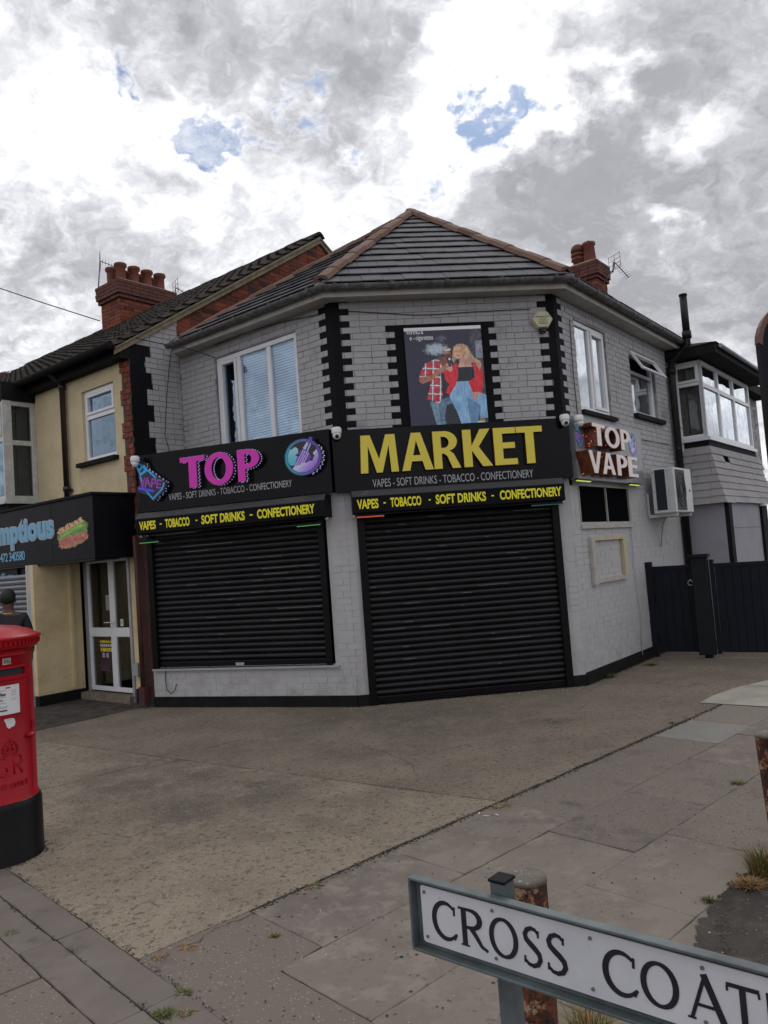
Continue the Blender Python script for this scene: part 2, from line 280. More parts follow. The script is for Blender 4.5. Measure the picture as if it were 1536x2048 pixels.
 tarmac=mat('dark_tarmac', (.048, .043, .040), .97, (.085, .074, .064), 3., spec=.15, bump=[(90, .006, 'v')], stain=[(7, .52, .66, (.12, .10, .085))], speck=[(90, .93, (.2, .19, .18)), (60, .97, (.5, .5, .5))]),
 earth=mat('ground_dirt', (.030, .026, .021), .97, (.075, .065, .05), 5., bump=[(50, .006)]),
 kerb=mat('concrete_edging', (.180, .154, .134), .94, (.142, .121, .108), 3., spec=.2, bump=[(70, .0015)], stain=[(4, .55, .72, (.08, .072, .068))]),
 road=mat('road_asphalt', (.05, .05, .052), .9, (.06, .06, .06), 3., bump=[(80, .004, 'v')]),
 pebble=mat('white_gravel_bits', (.6, .6, .6), .8),
 grit=mat('dark_grit', (.02, .018, .016), .9),
 grass=mat('green_weed', (.075, .105, .03), .8, (.13, .14, .05), 20., spec=.2),
 dry=mat('dry_grass', (.36, .21, .09), .85, (.22, .15, .06), 20., spec=.2),
 adf=mat('black_shelter_frame', (.003, .004, .009), .35, spec=.2),
 adr=mat('brown_shelter_edge', (.14, .06, .045), .45),
 curb=mat('white_pvc_trim', (.5, .5, .5), .5),
 rustw=mat('peeling_white_timber', (.47, .45, .42), .75, (.38, .35, .31), 10., stain=[(18, .60, .68, (.2, .10, .05))]),
 creamw=mat('cream_timber', (.55, .47, .30), .7, (.45, .38, .25), 10., stain=[(18, .62, .7, (.2, .10, .05))]),
)
def vcol_mat(name, rough=.4, emit=0):
    m = bpy.data.materials.new(name); m.use_nodes = True; t = m.node_tree; b = t.nodes['Principled BSDF']
    a = t.nodes.new('ShaderNodeAttribute'); a.attribute_name = 'print'; t.links.new(a.outputs['Color'], b.inputs['Base Color']); b.inputs['Roughness'].default_value = rough
    if emit: t.links.new(a.outputs['Color'], b.inputs['Emission Color']); b.inputs['Emission Strength'].default_value = emit
    return m
MT['print'] = vcol_mat('printed_vinyl', .35); MT['printlit'] = vcol_mat('printed_logo_vinyl', .3)
def glass(name, base, tr, refl=1.0, tint=(.9, .95, 1.)):
    m = bpy.data.materials.new(name); m.use_nodes = True; t = m.node_tree; N = t.nodes; L = t.links; N.clear()
    o = N.new('ShaderNodeOutputMaterial'); g = N.new('ShaderNodeBsdfGlossy'); g.inputs['Roughness'].default_value = .02; g.inputs[0].default_value = (*tint, 1)
    tn = N.new('ShaderNodeBsdfTransparent'); tn.inputs[0].default_value = (tr, tr*1.02, tr*1.04, 1)
    lw = N.new('ShaderNodeFresnel'); lw.inputs[0].default_value = 1.55
    mp = N.new('ShaderNodeMath'); mp.operation = 'MULTIPLY_ADD'; mp.inputs[1].default_value = refl; mp.inputs[2].default_value = base; mp.use_clamp = True; L.new(lw.outputs[0], mp.inputs[0])
    gb = N.new('ShaderNodeNewGeometry'); iv = N.new('ShaderNodeMath'); iv.operation = 'SUBTRACT'; iv.inputs[0].default_value = 1; L.new(gb.outputs['Backfacing'], iv.inputs[1]); mb_ = N.new('ShaderNodeMath'); mb_.operation = 'MULTIPLY'; L.new(mp.outputs[0], mb_.inputs[0]); L.new(iv.outputs[0], mb_.inputs[1])
    geo = N.new('ShaderNodeNewGeometry'); nz = N.new('ShaderNodeTexNoise'); nz.inputs['Scale'].default_value = 1.6; L.new(geo.outputs['Position'], nz.inputs[0])
    bp = N.new('ShaderNodeBump'); bp.inputs['Distance'].default_value = .006; L.new(nz.outputs[0], bp.inputs['Height']); L.new(bp.outputs[0], g.inputs['Normal'])
    mx_ = N.new('ShaderNodeMixShader'); L.new(mb_.outputs[0], mx_.inputs[0]); L.new(tn.outputs[0], mx_.inputs[1]); L.new(g.outputs[0], mx_.inputs[2]); L.new(mx_.outputs[0], o.inputs[0])
    return m
MT['glass'] = glass('window_glass', .16, .93, 1.5, (.60, .80, 1.)); MT['glassr'] = glass('window_glass_side', .50, .6, 1.1); MT['glassd'] = glass('dark_door_glass', .05, .6, .8); MT['glassn'] = glass('net_window_glass', .02, .8, .6)

# ------------------------------------------------------------------ geometry helpers
class Wall:
    """vertical plane: origin o, direction t, outward normal n (towards the street)"""
    def __init__(s, P0, P1=None, t=None):
        s.o = Vector(P0[:2]); s.t = (Vector(P1[:2])-s.o).normalized() if P1 is not None else Vector(t[:2]).normalized()
        s.len = (Vector(P1[:2])-s.o).length if P1 is not None else 0
        n = Vector((s.t.y, -s.t.x)); s.n = n if n.dot(-s.o) > 0 else -n
    def pt(s, a, z, d=0):
        q = s.o+s.t*a+s.n*d; return Vector((q.x, q.y, z))
    def hit(s, px, py, d=0):
        r = ray(px, py); q0 = s.o+s.n*d; k = s.n.dot(q0)/(s.n.x*r.x+s.n.y*r.y); p = Vector((r.x*k, r.y*k))
        return (p-q0).dot(s.t), r.z*k+H
    def shift(s, d):
        w_ = Wall(s.o+s.n*d, t=s.t); w_.n = s.n.copy(); w_.len = s.len; return w_
class MB:
    def __init__(s): s.v = []; s.f = []; s.t = []; s.sm = []
    def add(s, vs, fs, tint=None, smooth=False):
        k = len(s.v); s.v += [tuple(v) for v in vs]; tt = rnd.random() if tint is None else tint
        for f in fs: s.f.append(tuple(k+i for i in f)); s.t.append(tt); s.sm.append(smooth)
    def hexa(s, p, tint=None): s.add(p, [(0, 3, 2, 1), (4, 5, 6, 7), (0, 1, 5, 4), (1, 2, 6, 5), (2, 3, 7, 6), (3, 0, 4, 7)], tint)
    def box(s, W, a0, a1, z0, z1, d0, d1, tint=None):
        s.hexa([W.pt(a0, z0, d0), W.pt(a1, z0, d0), W.pt(a1, z0, d1), W.pt(a0, z0, d1), W.pt(a0, z1, d0), W.pt(a1, z1, d0), W.pt(a1, z1, d1), W.pt(a0, z1, d1)], tint)
    def prism(s, pts, off, tint=None):
        """polygon pts (list of Vector) extruded by vector off"""
        n = len(pts); off = Vector(off); vs = list(pts)+[Vector(p)+off for p in pts]
        s.add(vs, [tuple(range(n))[::-1], tuple(range(n, 2*n))]+[(i, (i+1) % n, n+(i+1) % n, n+i) for i in range(n)], tint)
    def prof(s, W, a0, a1, prof, tint=None):
        """profile [(d,z)] swept along the wall from a0 to a1"""
        s.prism([W.pt(a0, z, d) for d, z in prof], Vector((*(W.t*(a1-a0)), 0)), tint)
    def tube(s, pts, r, n=8, closed=False, r2=None):
        pts = [Vector(p) for p in pts]; k = len(s.v); N = len(pts); up = None
        for i, p in enumerate(pts):
            d = (pts[min(i+1, N-1)]-pts[max(i-1, 0)]).normalized()
            a = d.cross(Vector((0, 0, 1)))
            if a.length < .05: a = d.cross(Vector((0, 1, 0)))
            a.normalize()
            if up is not None and a.dot(up) < 0: a = -a
            up = a; b = d.cross(a).normalized(); rr = r if r2 is None else r+(r2-r)*i/max(N-1, 1)
            for j in range(n):
                an = 2*math.pi*j/n; s.v.append(tuple(p+a*math.cos(an)*rr+b*math.sin(an)*rr))
        for i in range(N-1):
            for j in range(n): s.f.append((k+i*n+j, k+i*n+(j+1) % n, k+(i+1)*n+(j+1) % n, k+(i+1)*n+j)); s.t.append(.5); s.sm.append(True)
        s.f.append(tuple(k+j for j in range(n))[::-1]); s.f.append(tuple(k+(N-1)*n+j for j in range(n))); s.t += [.5, .5]; s.sm += [False, False]
    def lathe(s, c, prof, n=32, smooth=True, cap=True, a0=0):
        k = len(s.v); c = Vector(c)
        for r, z in prof:
            for j in range(n):
                an = a0+2*math.pi*j/n; s.v.append((c.x+r*math.cos(an), c.y+r*math.sin(an), c.z+z))
        for i in range(len(prof)-1):
            for j in range(n): s.f.append((k+i*n+j, k+i*n+(j+1) % n, k+(i+1)*n+(j+1) % n, k+(i+1)*n+j)); s.t.append(.5); s.sm.append(smooth)
        if cap:
            s.f.append(tuple(k+j for j in range(n))[::-1]); s.f.append(tuple(k+(len(prof)-1)*n+j for j in range(n))); s.t += [.5, .5]; s.sm += [False, False]
    def ball(s, c, r, n=12, sq=(1, 1, 1)):
        m = n//2; k = len(s.v)
        for i in range(m+1):
            th = math.pi*i/m
            for j in range(n): ph = 2*math.pi*j/n; s.v.append((c[0]+r*sq[0]*math.sin(th)*math.cos(ph), c[1]+r*sq[1]*math.sin(th)*math.sin(ph), c[2]+r*sq[2]*math.cos(th)))
        for i in range(m):
            for j in range(n): s.f.append((k+i*n+j, k+(i+1)*n+j, k+(i+1)*n+(j+1) % n, k+i*n+(j+1) % n)); s.t.append(.5); s.sm.append(True)
    def builds(s, name, m, parent=None, **k):
        n = len(s.v); par = list(range(n))
        def fd(x):
            while par[x] != x: par[x] = par[par[x]]; x = par[x]
            return x
        for f in s.f:
            for q in f[1:]: par[fd(q)] = fd(f[0])
        gr_ = {}
        for i, f in enumerate(s.f): gr_.setdefault(fd(f[0]), []).append(i)
        o = []
        for fs in gr_.values():
            b = MB(); mp = {}
            for i in fs:
                for q in s.f[i]:
                    if q not in mp: mp[q] = len(b.v); b.v.append(s.v[q])
                b.f.append(tuple(mp[q] for q in s.f[i])); b.t.append(s.t[i]); b.sm.append(s.sm[i])
            o.append(b.build(name, m, parent, **k))
        return o[0]
    def build(s, name, m, parent=None, kind=None, label=None, bevel=0, wn=False):
        off = Vector((0, 0, 0)); p = parent
        while p is not None: off += p.location; p = p.parent
        me = bpy.data.meshes.new(name); me.from_pydata([tuple(Vector(v)-off) for v in s.v], [], s.f); me.update()
        a = me.attributes.new('tint', 'FLOAT', 'FACE'); a.data.foreach_set('value', s.t)
        me.polygons.foreach_set('use_smooth', s.sm)
        if m is not None: me.materials.append(MT[m] if isinstance(m, str) else m)
        bm = bmesh.new(); bm.from_mesh(me); bmesh.ops.recalc_face_normals(bm, faces=bm.faces); 
        if bevel: bmesh.ops.bevel(bm, geom=[e_ for e_ in bm.edges if len(e_.link_faces) == 2 and e_.calc_face_angle(0) > .5], offset=bevel, segments=1, affect='EDGES')
        bm.to_mesh(me); bm.free()
        o = bpy.data.objects.new(name, me); col.objects.link(o); o.parent = parent
        if kind: o['kind'] = kind
        if label: o['label'] = label
        return o
def thing(name, label, cat, loc=(0, 0, 0), group=None):
    o = bpy.data.objects.new(name, None); col.objects.link(o); o.location = Vector(loc); o.empty_display_size = .1
    o['label'] = label; o['category'] = cat
    if group: o['group'] = group
    return o
def wl(o):
    v = Vector((0, 0, 0))
    while o is not None: v += o.location; o = o.parent
    return v
def tag(o, label, cat, group=None):
    o['label'] = label; o['category'] = cat
    if group: o['group'] = group
    return o
def cells(a0, a1, z0, z1, holes):
    xs = sorted({a0, a1, *[min(max(h[0], a0), a1) for h in holes], *[min(max(h[1], a0), a1) for h in holes]})
    zs = sorted({z0, z1, *[min(max(h[2], z0), z1) for h in holes], *[min(max(h[3], z0), z1) for h in holes]})
    for i in range(len(xs)-1):
        for j in range(len(zs)-1):
            cx, cz = (xs[i]+xs[i+1])/2, (zs[j]+zs[j+1])/2
            if xs[i+1]-xs[i] < 1e-4 or zs[j+1]-zs[j] < 1e-4: continue
            if any(h[0] < cx < h[1] and h[2] < cz < h[3] for h in holes): continue
            yield xs[i], xs[i+1], zs[j], zs[j+1]
def panel(mb, W, a0, a1, z0, z1, d0, d1, holes=()):
    for c in cells(a0, a1, z0, z1, list(holes)): mb.box(W, c[0], c[1], c[2], c[3], d0, d1)
# bricks -------------------------------------------------------------
def bricks(W, a0, a1, z0, z1, holes, fn, out, course=.0775, L=.225, jt=.009, ph=0., rng=None):
    n = int(math.ceil((z1-z0)/course))
    for i in range(n):
        za, zb = z0+i*course, min(z0+(i+1)*course, z1)
        if zb-za < .02: continue
        zc = (za+zb)/2
        iv = [(a0, a1)] if rng is None else [rng(zc)]
        if iv[0][1]-iv[0][0] < .05: continue
        for h in holes:
            if h[2] < zc < h[3]:
                nv = []
                for p, q in iv:
                    if h[1] <= p or h[0] >= q: nv.append((p, q)); continue
                    if h[0] > p: nv.append((p, h[0]))
                    if h[1] < q: nv.append((h[1], q))
                iv = nv
        for p, q in iv:
            x = p - L*(.5*(i % 2)) - ph + (rnd.random()*.02)
            while x < q:
                l_ = L*(.5 if rnd.random() < .12 else 1)
                s0, s1 = max(x, p), min(x+l_, q); x += l_
                if s1-s0 < .035: continue
                for (b0, b1, key) in fn(s0, s1, zc, i):
                    if b1-b0 > .02: out.append((W, b0+(jt/2 if b0 > p+.001 else 0), b1-(jt/2 if b1 < q-.001 else 0), za+jt/2, zb-jt/2, rnd.uniform(-.003, .002), key) if key != 'black' else (W, b0, b1, za+.0008, zb-.0008, rnd.uniform(-.001, .003), key))
UC = None
def unit_cube():
    global UC
    if UC is None:
        bm = bmesh.new(); bmesh.ops.create_cube(bm, size=1); 
        UC = {}
        base = bpy.data.meshes.new('brick'); bm.to_mesh(base); bm.free(); UC['_'] = base
    return UC
def unit_for(key):
    u = unit_cube()
    if key not in u:
        m = u['_'].copy(); m.materials.append(MT[key]); u[key] = m
    return u[key]
def brick_obj(br, parent, name='brick', depth=.02):
    W, a0, a1, z0, z1, d, key = br
    o = bpy.data.objects.new(name, unit_for(key)); col.objects.link(o); o.parent = parent
    c = W.pt((a0+a1)/2, (z0+z1)/2, d-depth/2); o.location = c-wl(parent)
    o.rotation_euler = (0, 0, math.atan2(W.t.y, W.t.x)); o.scale = (a1-a0, depth, z1-z0); return o
def place_bricks(lst, parent, limit=300, names=None, stuff='brickwork'):
    def size(b):
        p0 = proj(b[0].pt(b[1], b[3])); p1 = proj(b[0].pt(b[2], b[4])); cx, cy = (p0[0]+p1[0])/2, (p0[1]+p1[1])/2
        if not (-5 < cx < 1541 and 0 < cy < 2048): return 0
        return abs(p0[0]-p1[0])*abs(p0[1]-p1[1])
    lst = sorted(lst, key=size, reverse=True)
    rest = {}
    for i, b in enumerate(lst):
        if i < limit and size(b) > 0: brick_obj(b, parent, (names or {}).get(b[6], 'brick'))
        else: rest.setdefault(b[6], []).append(b)
    for k, bl in rest.items():
        mb = MB()
        for b in bl: mb.box(b[0], b[1], b[2], b[3], b[4], b[5]-.02, b[5])
        mb.build((names or {}).get(k, 'brick')+'work' if (names or {}).get(k, 'brick') == 'brick' else (names or {}).get(k)+'s', k, parent, kind='stuff')
# text ----------------------------------------------------------------
def text_verts(s, bold=0., extrude=0., sp=1.):
    cu = bpy.data.curves.new('t', 'FONT'); cu.body = s; cu.size = 1; cu.offset = bold; cu.extrude = extrude; cu.resolution_u = 4; cu.space_character = sp
    o = bpy.data.objects.new('t', cu); col.objects.link(o); dg = bpy.context.evaluated_depsgraph_get(); dg.update()
    me = bpy.data.meshes.new_from_object(o.evaluated_get(dg)); v = np.array([x.co[:] for x in me.vertices]); f = [tuple(p.vertices) for p in me.polygons]
    bpy.data.objects.remove(o); bpy.data.curves.remove(cu); bpy.data.meshes.remove(me); return v, f
def curve_verts(contours, extrude=0.):
    cu = bpy.data.curves.new('c', 'CURVE'); cu.dimensions = '2D'; cu.fill_mode = 'BOTH'; cu.extrude = extrude
    for c in contours:
        sp = cu.splines.new('POLY'); sp.points.add(len(c)-1); sp.use_cyclic_u = True
        for i, (x, y) in enumerate(c): sp.points[i].co = (x, y, 0, 1)
    o = bpy.data.objects.new('c', cu); col.objects.link(o); dg = bpy.context.evaluated_depsgraph_get(); dg.update()
    me = bpy.data.meshes.new_from_object(o.evaluated_get(dg)); v = np.array([x.co[:] for x in me.vertices]); f = [tuple(p.vertices) for p in me.polygons]
    bpy.data.objects.remove(o); bpy.data.curves.remove(cu); bpy.data.meshes.remove(me); return v, f
def fit(W, v, f, a0, a1, z0, z1, d, th, mb=None, slant=0.):
    """fit a flat mesh into a rectangle of the wall, front at d+th"""
    mn, mxx = v.min(0), v.max(0); mb = mb or MB(); zs = max(mxx[2]-mn[2], 1e-9)
    vs = [W.pt(a0+(x-mn[0])/(mxx[0]-mn[0])*(a1-a0)+slant*(y-mn[1]), z0+(y-mn[1])/(mxx[1]-mn[1])*(z1-z0), d+((z-mn[2])/zs if th else .5)*th) for x, y, z in v]
    mb.add(vs, f); return mb
def textpart(W, s, a0, a1, z0, z1, d, th, m, parent, name='lettering', bold=0., sp=1.):
    v, f = text_verts(s, bold, .05 if th else 0, sp); return fit(W, v, f, a0, a1, z0, z1, d, th).build(name, m, parent)
def arc(cx, cy, rx, ry, a0, a1, n=14):
    return [(cx+rx*math.cos(R(a0+(a1-a0)*i/n)), cy+ry*math.sin(R(a0+(a1-a0)*i/n))) for i in range(n+1)]
GLY = {
 'T': (.62, [[(0, 1), (.62, 1), (.62, .84), (.41, .84), (.41, 0), (.21, 0), (.21, .84), (0, .84)]]),
 'O': (.80, [arc(.40, .5, .40, .52, 0, 342, 30), arc(.40, .5, .205, .36, 0, 342, 30)]),
 'P': (.60, [[(0, 1)]+arc(.26, .69, .34, .31, 90, -90, 14)+[(.2, .38), (.2, 0), (0, 0)], [(.2, .85)]+arc(.26, .69, .13, .16, 90, -90, 10)+[(.2, .53)]]),
 'M': (.98, [[(.05, 1), (.29, 1), (.49, .36), (.69, 1), (.93, 1), (.98, 0), (.79, 0), (.76, .72), (.56, 0), (.41, 0), (.22, .72), (.19, 0), (0, 0)]]),
 'A': (.80, [[(.28, 1), (.52, 1), (.80, 0), (.59, 0), (.53, .24), (.26, .24), (.20, 0), (0, 0)], [(.395, .80), (.49, .40), (.30, .40)]]),
 'R': (.66, [[(0, 1)]+arc(.27, .72, .33, .28, 90, -50, 12)+[(.40, .47), (.50, .38), (.66, 0), (.45, 0), (.34, .32), (.26, .40), (.2, .40), (.2, 0), (0, 0)], [(.2, .85)]+arc(.26, .70, .135, .15, 90, -90, 10)+[(.2, .55)]]),
 'K': (.68, [[(0, 1), (.2, 1), (.2, .56), (.42, 1), (.66, 1), (.37, .53), (.68, 0), (.44, 0), (.2, .44), (.2, 0), (0, 0)]]),
 'E': (.52, [[(0, 1), (.51, 1), (.51, .84), (.2, .84), (.2, .60), (.48, .60), (.48, .44), (.2, .44), (.2, .16), (.52, .16), (.52, 0), (0, 0)]]),
 'V': (.78, [[(0, 1), (.21, 1), (.39, .28), (.57, 1), (.78, 1), (.49, 0), (.27, 0)]]),
}
# painted flat print --------------------------------------------------
def s2l(c): c = np.asarray(c, float)/255; return np.where(c <= .04045, c/12.92, ((c+.055)/1.055)**2.4)
def inpoly(X, Y, P):
    r = np.zeros(X.shape, bool); n = len(P)
    for i in range(n):
        x0, y0 = P[i]; x1, y1 = P[(i+1) % n]
        if y0 == y1: continue
        c = ((y0 > Y) != (y1 > Y)) & (X < (x1-x0)*(Y-y0)/(y1-y0)+x0); r ^= c
    return r
def ell(X, Y, cx, cy, rx, ry): return ((X-cx)/rx)**2+((Y-cy)/ry)**2 < 1
_rs = np.random.RandomState(3)
def vnoise(X, Y, sc_, oct_=4):
    t = np.zeros(X.shape); a = 1; tot = 0
    for o in range(oct_):
        g = _rs.rand(64, 64); x = X/sc_*2**o; y = Y/sc_*2**o; xi = np.floor(x).astype(int); yi = np.floor(y).astype(int); fx = x-xi; fy = y-yi; fx = fx*fx*(3-2*fx); fy = fy*fy*(3-2*fy)
        t += a*((g[xi % 64, yi % 64]*(1-fx)+g[(xi+1) % 64, yi % 64]*fx)*(1-fy)+(g[xi % 64, (yi+1) % 64]*(1-fx)+g[(xi+1) % 64, (yi+1) % 64]*fx)*fy); tot += a; a *= .5
    return t/tot
def print_grid(W, a0, a1, z0, z1, d, x0, x1, y0, y1, fn, nx, name, m, parent, gain=1.3, poly=None, th=0):
    """flat print: grid of nx cells; fn(X,Y)->rgb(srgb), alpha in picture units x0..x1, y0(top)..y1; a0..a1 wall units"""
    ny = max(2, int(nx*abs((y1-y0)/(x1-x0))))
    xs = x0+(np.arange(nx)+.5)/nx*(x1-x0); ys = y0+(np.arange(ny)+.5)/ny*(y1-y0); X, Y = np.meshgrid(xs, ys)
    rgb, al = fn(X, Y); lin = np.clip(s2l(np.clip(rgb, 0, 255))*gain, 0, .9)
    off = wl(parent); vs = []; 
    for j in range(ny+1):
        for i in range(nx+1):
            p = W.pt(a0+(a1-a0)*i/nx, z1+(z0-z1)*j/ny, d)-off; vs.append(tuple(p))
    fs = []; cols = []
    for j in range(ny):
        for i in range(nx):
            if al[j, i]: fs.append((j*(nx+1)+i, (j+1)*(nx+1)+i, (j+1)*(nx+1)+i+1, j*(nx+1)+i+1)); cols.append(lin[j, i])
    me = bpy.data.meshes.new(name); me.from_pydata(vs, [], fs); me.update()
    at_ = me.attributes.new('print', 'FLOAT_COLOR', 'FACE'); c4 = np.ones((len(fs), 4)); c4[:, :3] = np.array(cols); at_.data.foreach_set('color', c4.ravel())
    bm = bmesh.new(); bm.from_mesh(me); loose = [v for v in bm.verts if not v.link_faces]; bmesh.ops.delete(bm, geom=loose, context='VERTS'); bm.to_mesh(me); bm.free()
    me.materials.append(MT[m]); o = bpy.data.objects.new(name, me); col.objects.link(o); o.parent = parent; return o

v3_ = lambda p, z: Vector((p.x, p.y, z))
# ------------------------------------------------------------------ plan of the place
K1 = Vector((-.47, 9.33)); K2 = Vector((2.33, 9.62)); LC = Vector((-3.39, 10.62))
e_ = Vector((.632, .775)); UD = Vector((-.775, .632)); DD = Vector((.612, .791))
IC = LC+e_*((K1-LC).dot(e_))
AL = Vector((-3.37, 10.42))
WC = Wall(K1, K2); WA = Wall(AL, K1); WD = Wall(K2, t=DD)
WU = Wall(IC, K1); WR = Wall(LC, IC)          # upper left wall; painted gable return
WL = Wall(LC+UD*8, LC)                        # front of the neighbour, s grows to the right
ZE = 4.98

# ------------------------------------------------------------------ ground
def sheet(name, pts, z, m, parent=None, kind='structure', th=.0, tint=None):
    mb = MB()
    if th: mb.prism([Vector((p[0], p[1], z)) for p in pts], (0, 0, -th))
    else: mb.add([Vector((p[0], p[1], z)) for p in pts], [tuple(range(len(pts)))])
    return mb.build(name, m, parent, kind=kind)
sheet('ground', [(-400, -400), (400, -400), (400, 400), (-400, 400)], 0, 'earth')
O = Vector((-.83, 4.04)); D1 = Vector((.72, .694)).normalized(); D2 = Vector((D1.y, -D1.x))   # along / across the forecourt edge
def gp(a, c): p = O+D1*a+D2*c; return p
v3_ = lambda p, z: Vector((p.x, p.y, z))
sheet('road', [gp(-40, 6.2), gp(60, 6.2), gp(60, 14), gp(-40, 14)], .004, 'road')
fc = bpy.data.objects.new('forecourt', None); col.objects.link(fc); fc['kind'] = 'structure'
# concrete bays with open joints; cast joints follow the two lines in the photo
aB = lambda c: 2.06+.2*c
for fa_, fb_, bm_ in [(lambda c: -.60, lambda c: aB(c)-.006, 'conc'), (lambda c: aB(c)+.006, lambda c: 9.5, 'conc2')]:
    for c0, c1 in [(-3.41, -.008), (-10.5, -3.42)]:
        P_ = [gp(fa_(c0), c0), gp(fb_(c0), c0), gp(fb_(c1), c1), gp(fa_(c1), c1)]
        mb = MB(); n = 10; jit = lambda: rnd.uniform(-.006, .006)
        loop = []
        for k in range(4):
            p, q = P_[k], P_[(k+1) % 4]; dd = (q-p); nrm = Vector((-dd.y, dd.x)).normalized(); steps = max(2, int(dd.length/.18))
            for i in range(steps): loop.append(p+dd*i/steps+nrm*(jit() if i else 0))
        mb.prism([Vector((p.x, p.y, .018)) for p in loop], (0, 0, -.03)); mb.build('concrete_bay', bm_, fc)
MT['crackm'] = mat('dark_crack', (.035, .029, .024), .97, spec=.1)
for cr_p in ([(520, 1826), (470, 1850), (425, 1866), (395, 1893), (330, 1905)], [(690, 1478), (735, 1500), (770, 1508), (820, 1530), (842, 1560)], [(150, 1690), (205, 1672), (262, 1680), (318, 1659), (360, 1664)], [(1190, 1400), (1150, 1430), (1120, 1441), (1090, 1470)]):
    mb = MB(); pp_ = []
    for (x0, y0), (x1, y1) in zip(cr_p, cr_p[1:]):
        for q in range(6): p_ = G(x0+(x1-x0)*q/6, y0+(y1-y0)*q/6); pp_.append(Vector((p_.x+rnd.gauss(0, .008), p_.y+rnd.gauss(0, .008))))
    L1, R1 = [], []
    for q in range(1, len(pp_)-1):
        d_ = (pp_[q+1]-pp_[q-1]).normalized(); n_ = Vector((-d_.y, d_.x))*rnd.uniform(.0008, .003); L1.append(v3_(pp_[q]+n_, .0188)); R1.append(v3_(pp_[q]-n_, .0188))
    k_ = len(L1); mb.add(L1+R1, [(i_, i_+1, k_+i_+1, k_+i_) for i_ in range(k_-1)]); mb.build('crack', 'crackm', fc)
sheet('tarmac_strip', [Vector(q[:2]) for q in (G(60, 1468), G(200, 1437), G(300, 1414), G(300, 1398), G(60, 1400))], .022, 'tarmac', kind='structure')
MT['bed'] = mat('sandy_joint_bedding', (.085, .071, .056), .97, (.085, .072, .055), 9., spec=.1, bump=[(60, .006)])
sheet('bedding', [gp(-5, -8), gp(0, -8), gp(0, -.02), gp(7, -.02), gp(7, 6.2), gp(-5, 6.2)], .0085, 'bed')
pv = bpy.data.objects.new('pavement', None); col.objects.link(pv); pv['kind'] = 'structure'
cuts = {0: [(.0, .99), (.99, 2.06), (2.06, 3.15), (3.15, 4.24), (4.24, 4.97), (4.97, 5.8)],
        1: [(-.24, .78), (.78, 1.78), (1.78, 2.72), (2.72, 3.72), (3.72, 4.62), (4.62, 5.8)],
        2: [(-.25, .30), (.30, 1.25), (1.25, 2.12), (2.12, 3.05), (3.05, 4.0), (4.0, 5.0), (5.0, 6.1)],
        3: [(-.24, .7), (.7, 1.62), (1.62, 2.62), (2.62, 3.6), (3.6, 4.6), (4.6, 5.6)],
        4: [(-.5, .3), (.3, 1.2), (1.2, 2.1), (2.1, 3.0), (3.0, 3.9), (3.9, 4.8)],
        5: [(-.5, .5), (.5, 1.4), (1.4, 2.3), (2.3, 3.2), (3.2, 4.1), (4.1, 5.1)]}
smat = {(0, 0): 'slab', (0, 1): 'slab', (0, 2): 'slabr', (0, 3): 'slabr', (0, 4): 'slabl', (0, 5): 'slab', (1, 2): 'slabr', (1, 3): 'slabr', (2, 2): 'slab', (2, 3): 'slabr', (2, 4): 'slabr', (3, 3): 'slabr', (3, 4): 'slabr', (1, 4): 'slab', (2, 5): 'slabr'}
def slab(P_, m, parent, z=.016, name='paving_slab', tilt=.003, th=.04):
    loop = []
    for k in range(4):
        p, q = P_[k], P_[(k+1) % 4]; dd = q-p; nrm = Vector((-dd.y, dd.x)).normalized(); st = max(3, int(dd.length/.07))
        for i in range(st): loop.append(p+dd*i/st+nrm*rnd.uniform(-.0028, .0028)*(1 if i else .0)+(dd.normalized()*.004 if i == 0 else Vector((0, 0))))
    zt = [z+rnd.uniform(-tilt, tilt) for _ in range(3)]
    c = sum((p for p in P_), Vector((0, 0)))/4; gx, gy = rnd.uniform(-.005, .005), rnd.uniform(-.005, .005)
    top = [Vector((p.x, p.y, zt[0]+gx*(p.x-c.x)+gy*(p.y-c.y))) for p in loop]
    mb = MB(); mb.prism(top, (0, 0, -th)); return mb.build(name, m, parent, bevel=.003)
for r_, lst in cuts.items():
    for i, (a0, a1) in enumerate(lst):
        c0, c1 = .008+r_*.582, .008+(r_+1)*.582
        g_ = .0025; P_ = [gp(a0+g_, c0+g_*.5), gp(a1-g_, c0+g_*.5), gp(a1-g_, c1-g_*.5), gp(a0+g_, c1-g_*.5)]
        if r_ >= 3 and a0 > .9: continue
        slab(P_, smat.get((r_, i), 'slab'), pv)
# dark worn tarmac patch by the grass, beyond it plain paving
pe = [(.70, 2.2), (.78, 2.05), (.90, 1.93), (1.05, 1.84), (1.22, 1.79), (1.45, 1.765), (2.0, 1.77), (3.4, 1.77)]; pts_ = []
for (x0, y0), (x1, y1) in zip(pe, pe[1:]):
    k = max(2, int(math.hypot(x1-x0, y1-y0)/.02))
    for q in range(k): pts_.append(gp(x0+(x1-x0)*q/k+rnd.gauss(0, .006), y0+(y1-y0)*q/k+rnd.gauss(0, .010)+.012*math.sin((x0+(x1-x0)*q/k)*31)))
sheet('tarmac_patch', pts_+[gp(6.2, 1.77), gp(6.2, 6.1), gp(.8, 6.1), gp(.62, 2.8), gp(.64, 2.45)], .0215, 'tarmac')
sheet('broken_concrete_strip', [gp(-.604, -.02), gp(.0, -.02), gp(-.0, .3), gp(-.0, .575), gp(-.245, .60), gp(-.245, 4.5), gp(-.604, 4.5)], .0145, 'slabr')
# lighter concrete at far right, its lit brightness put into the colour
sheet('pale_lit_ground', [Vector(q[:2]) for q in (G(1398, 1410), G(1425, 1396), G(1470, 1380), G(1536, 1364), G(1700, 1330), G(1800, 1440), G(1536, 1418), G(1437, 1412))], .024, 'pale')
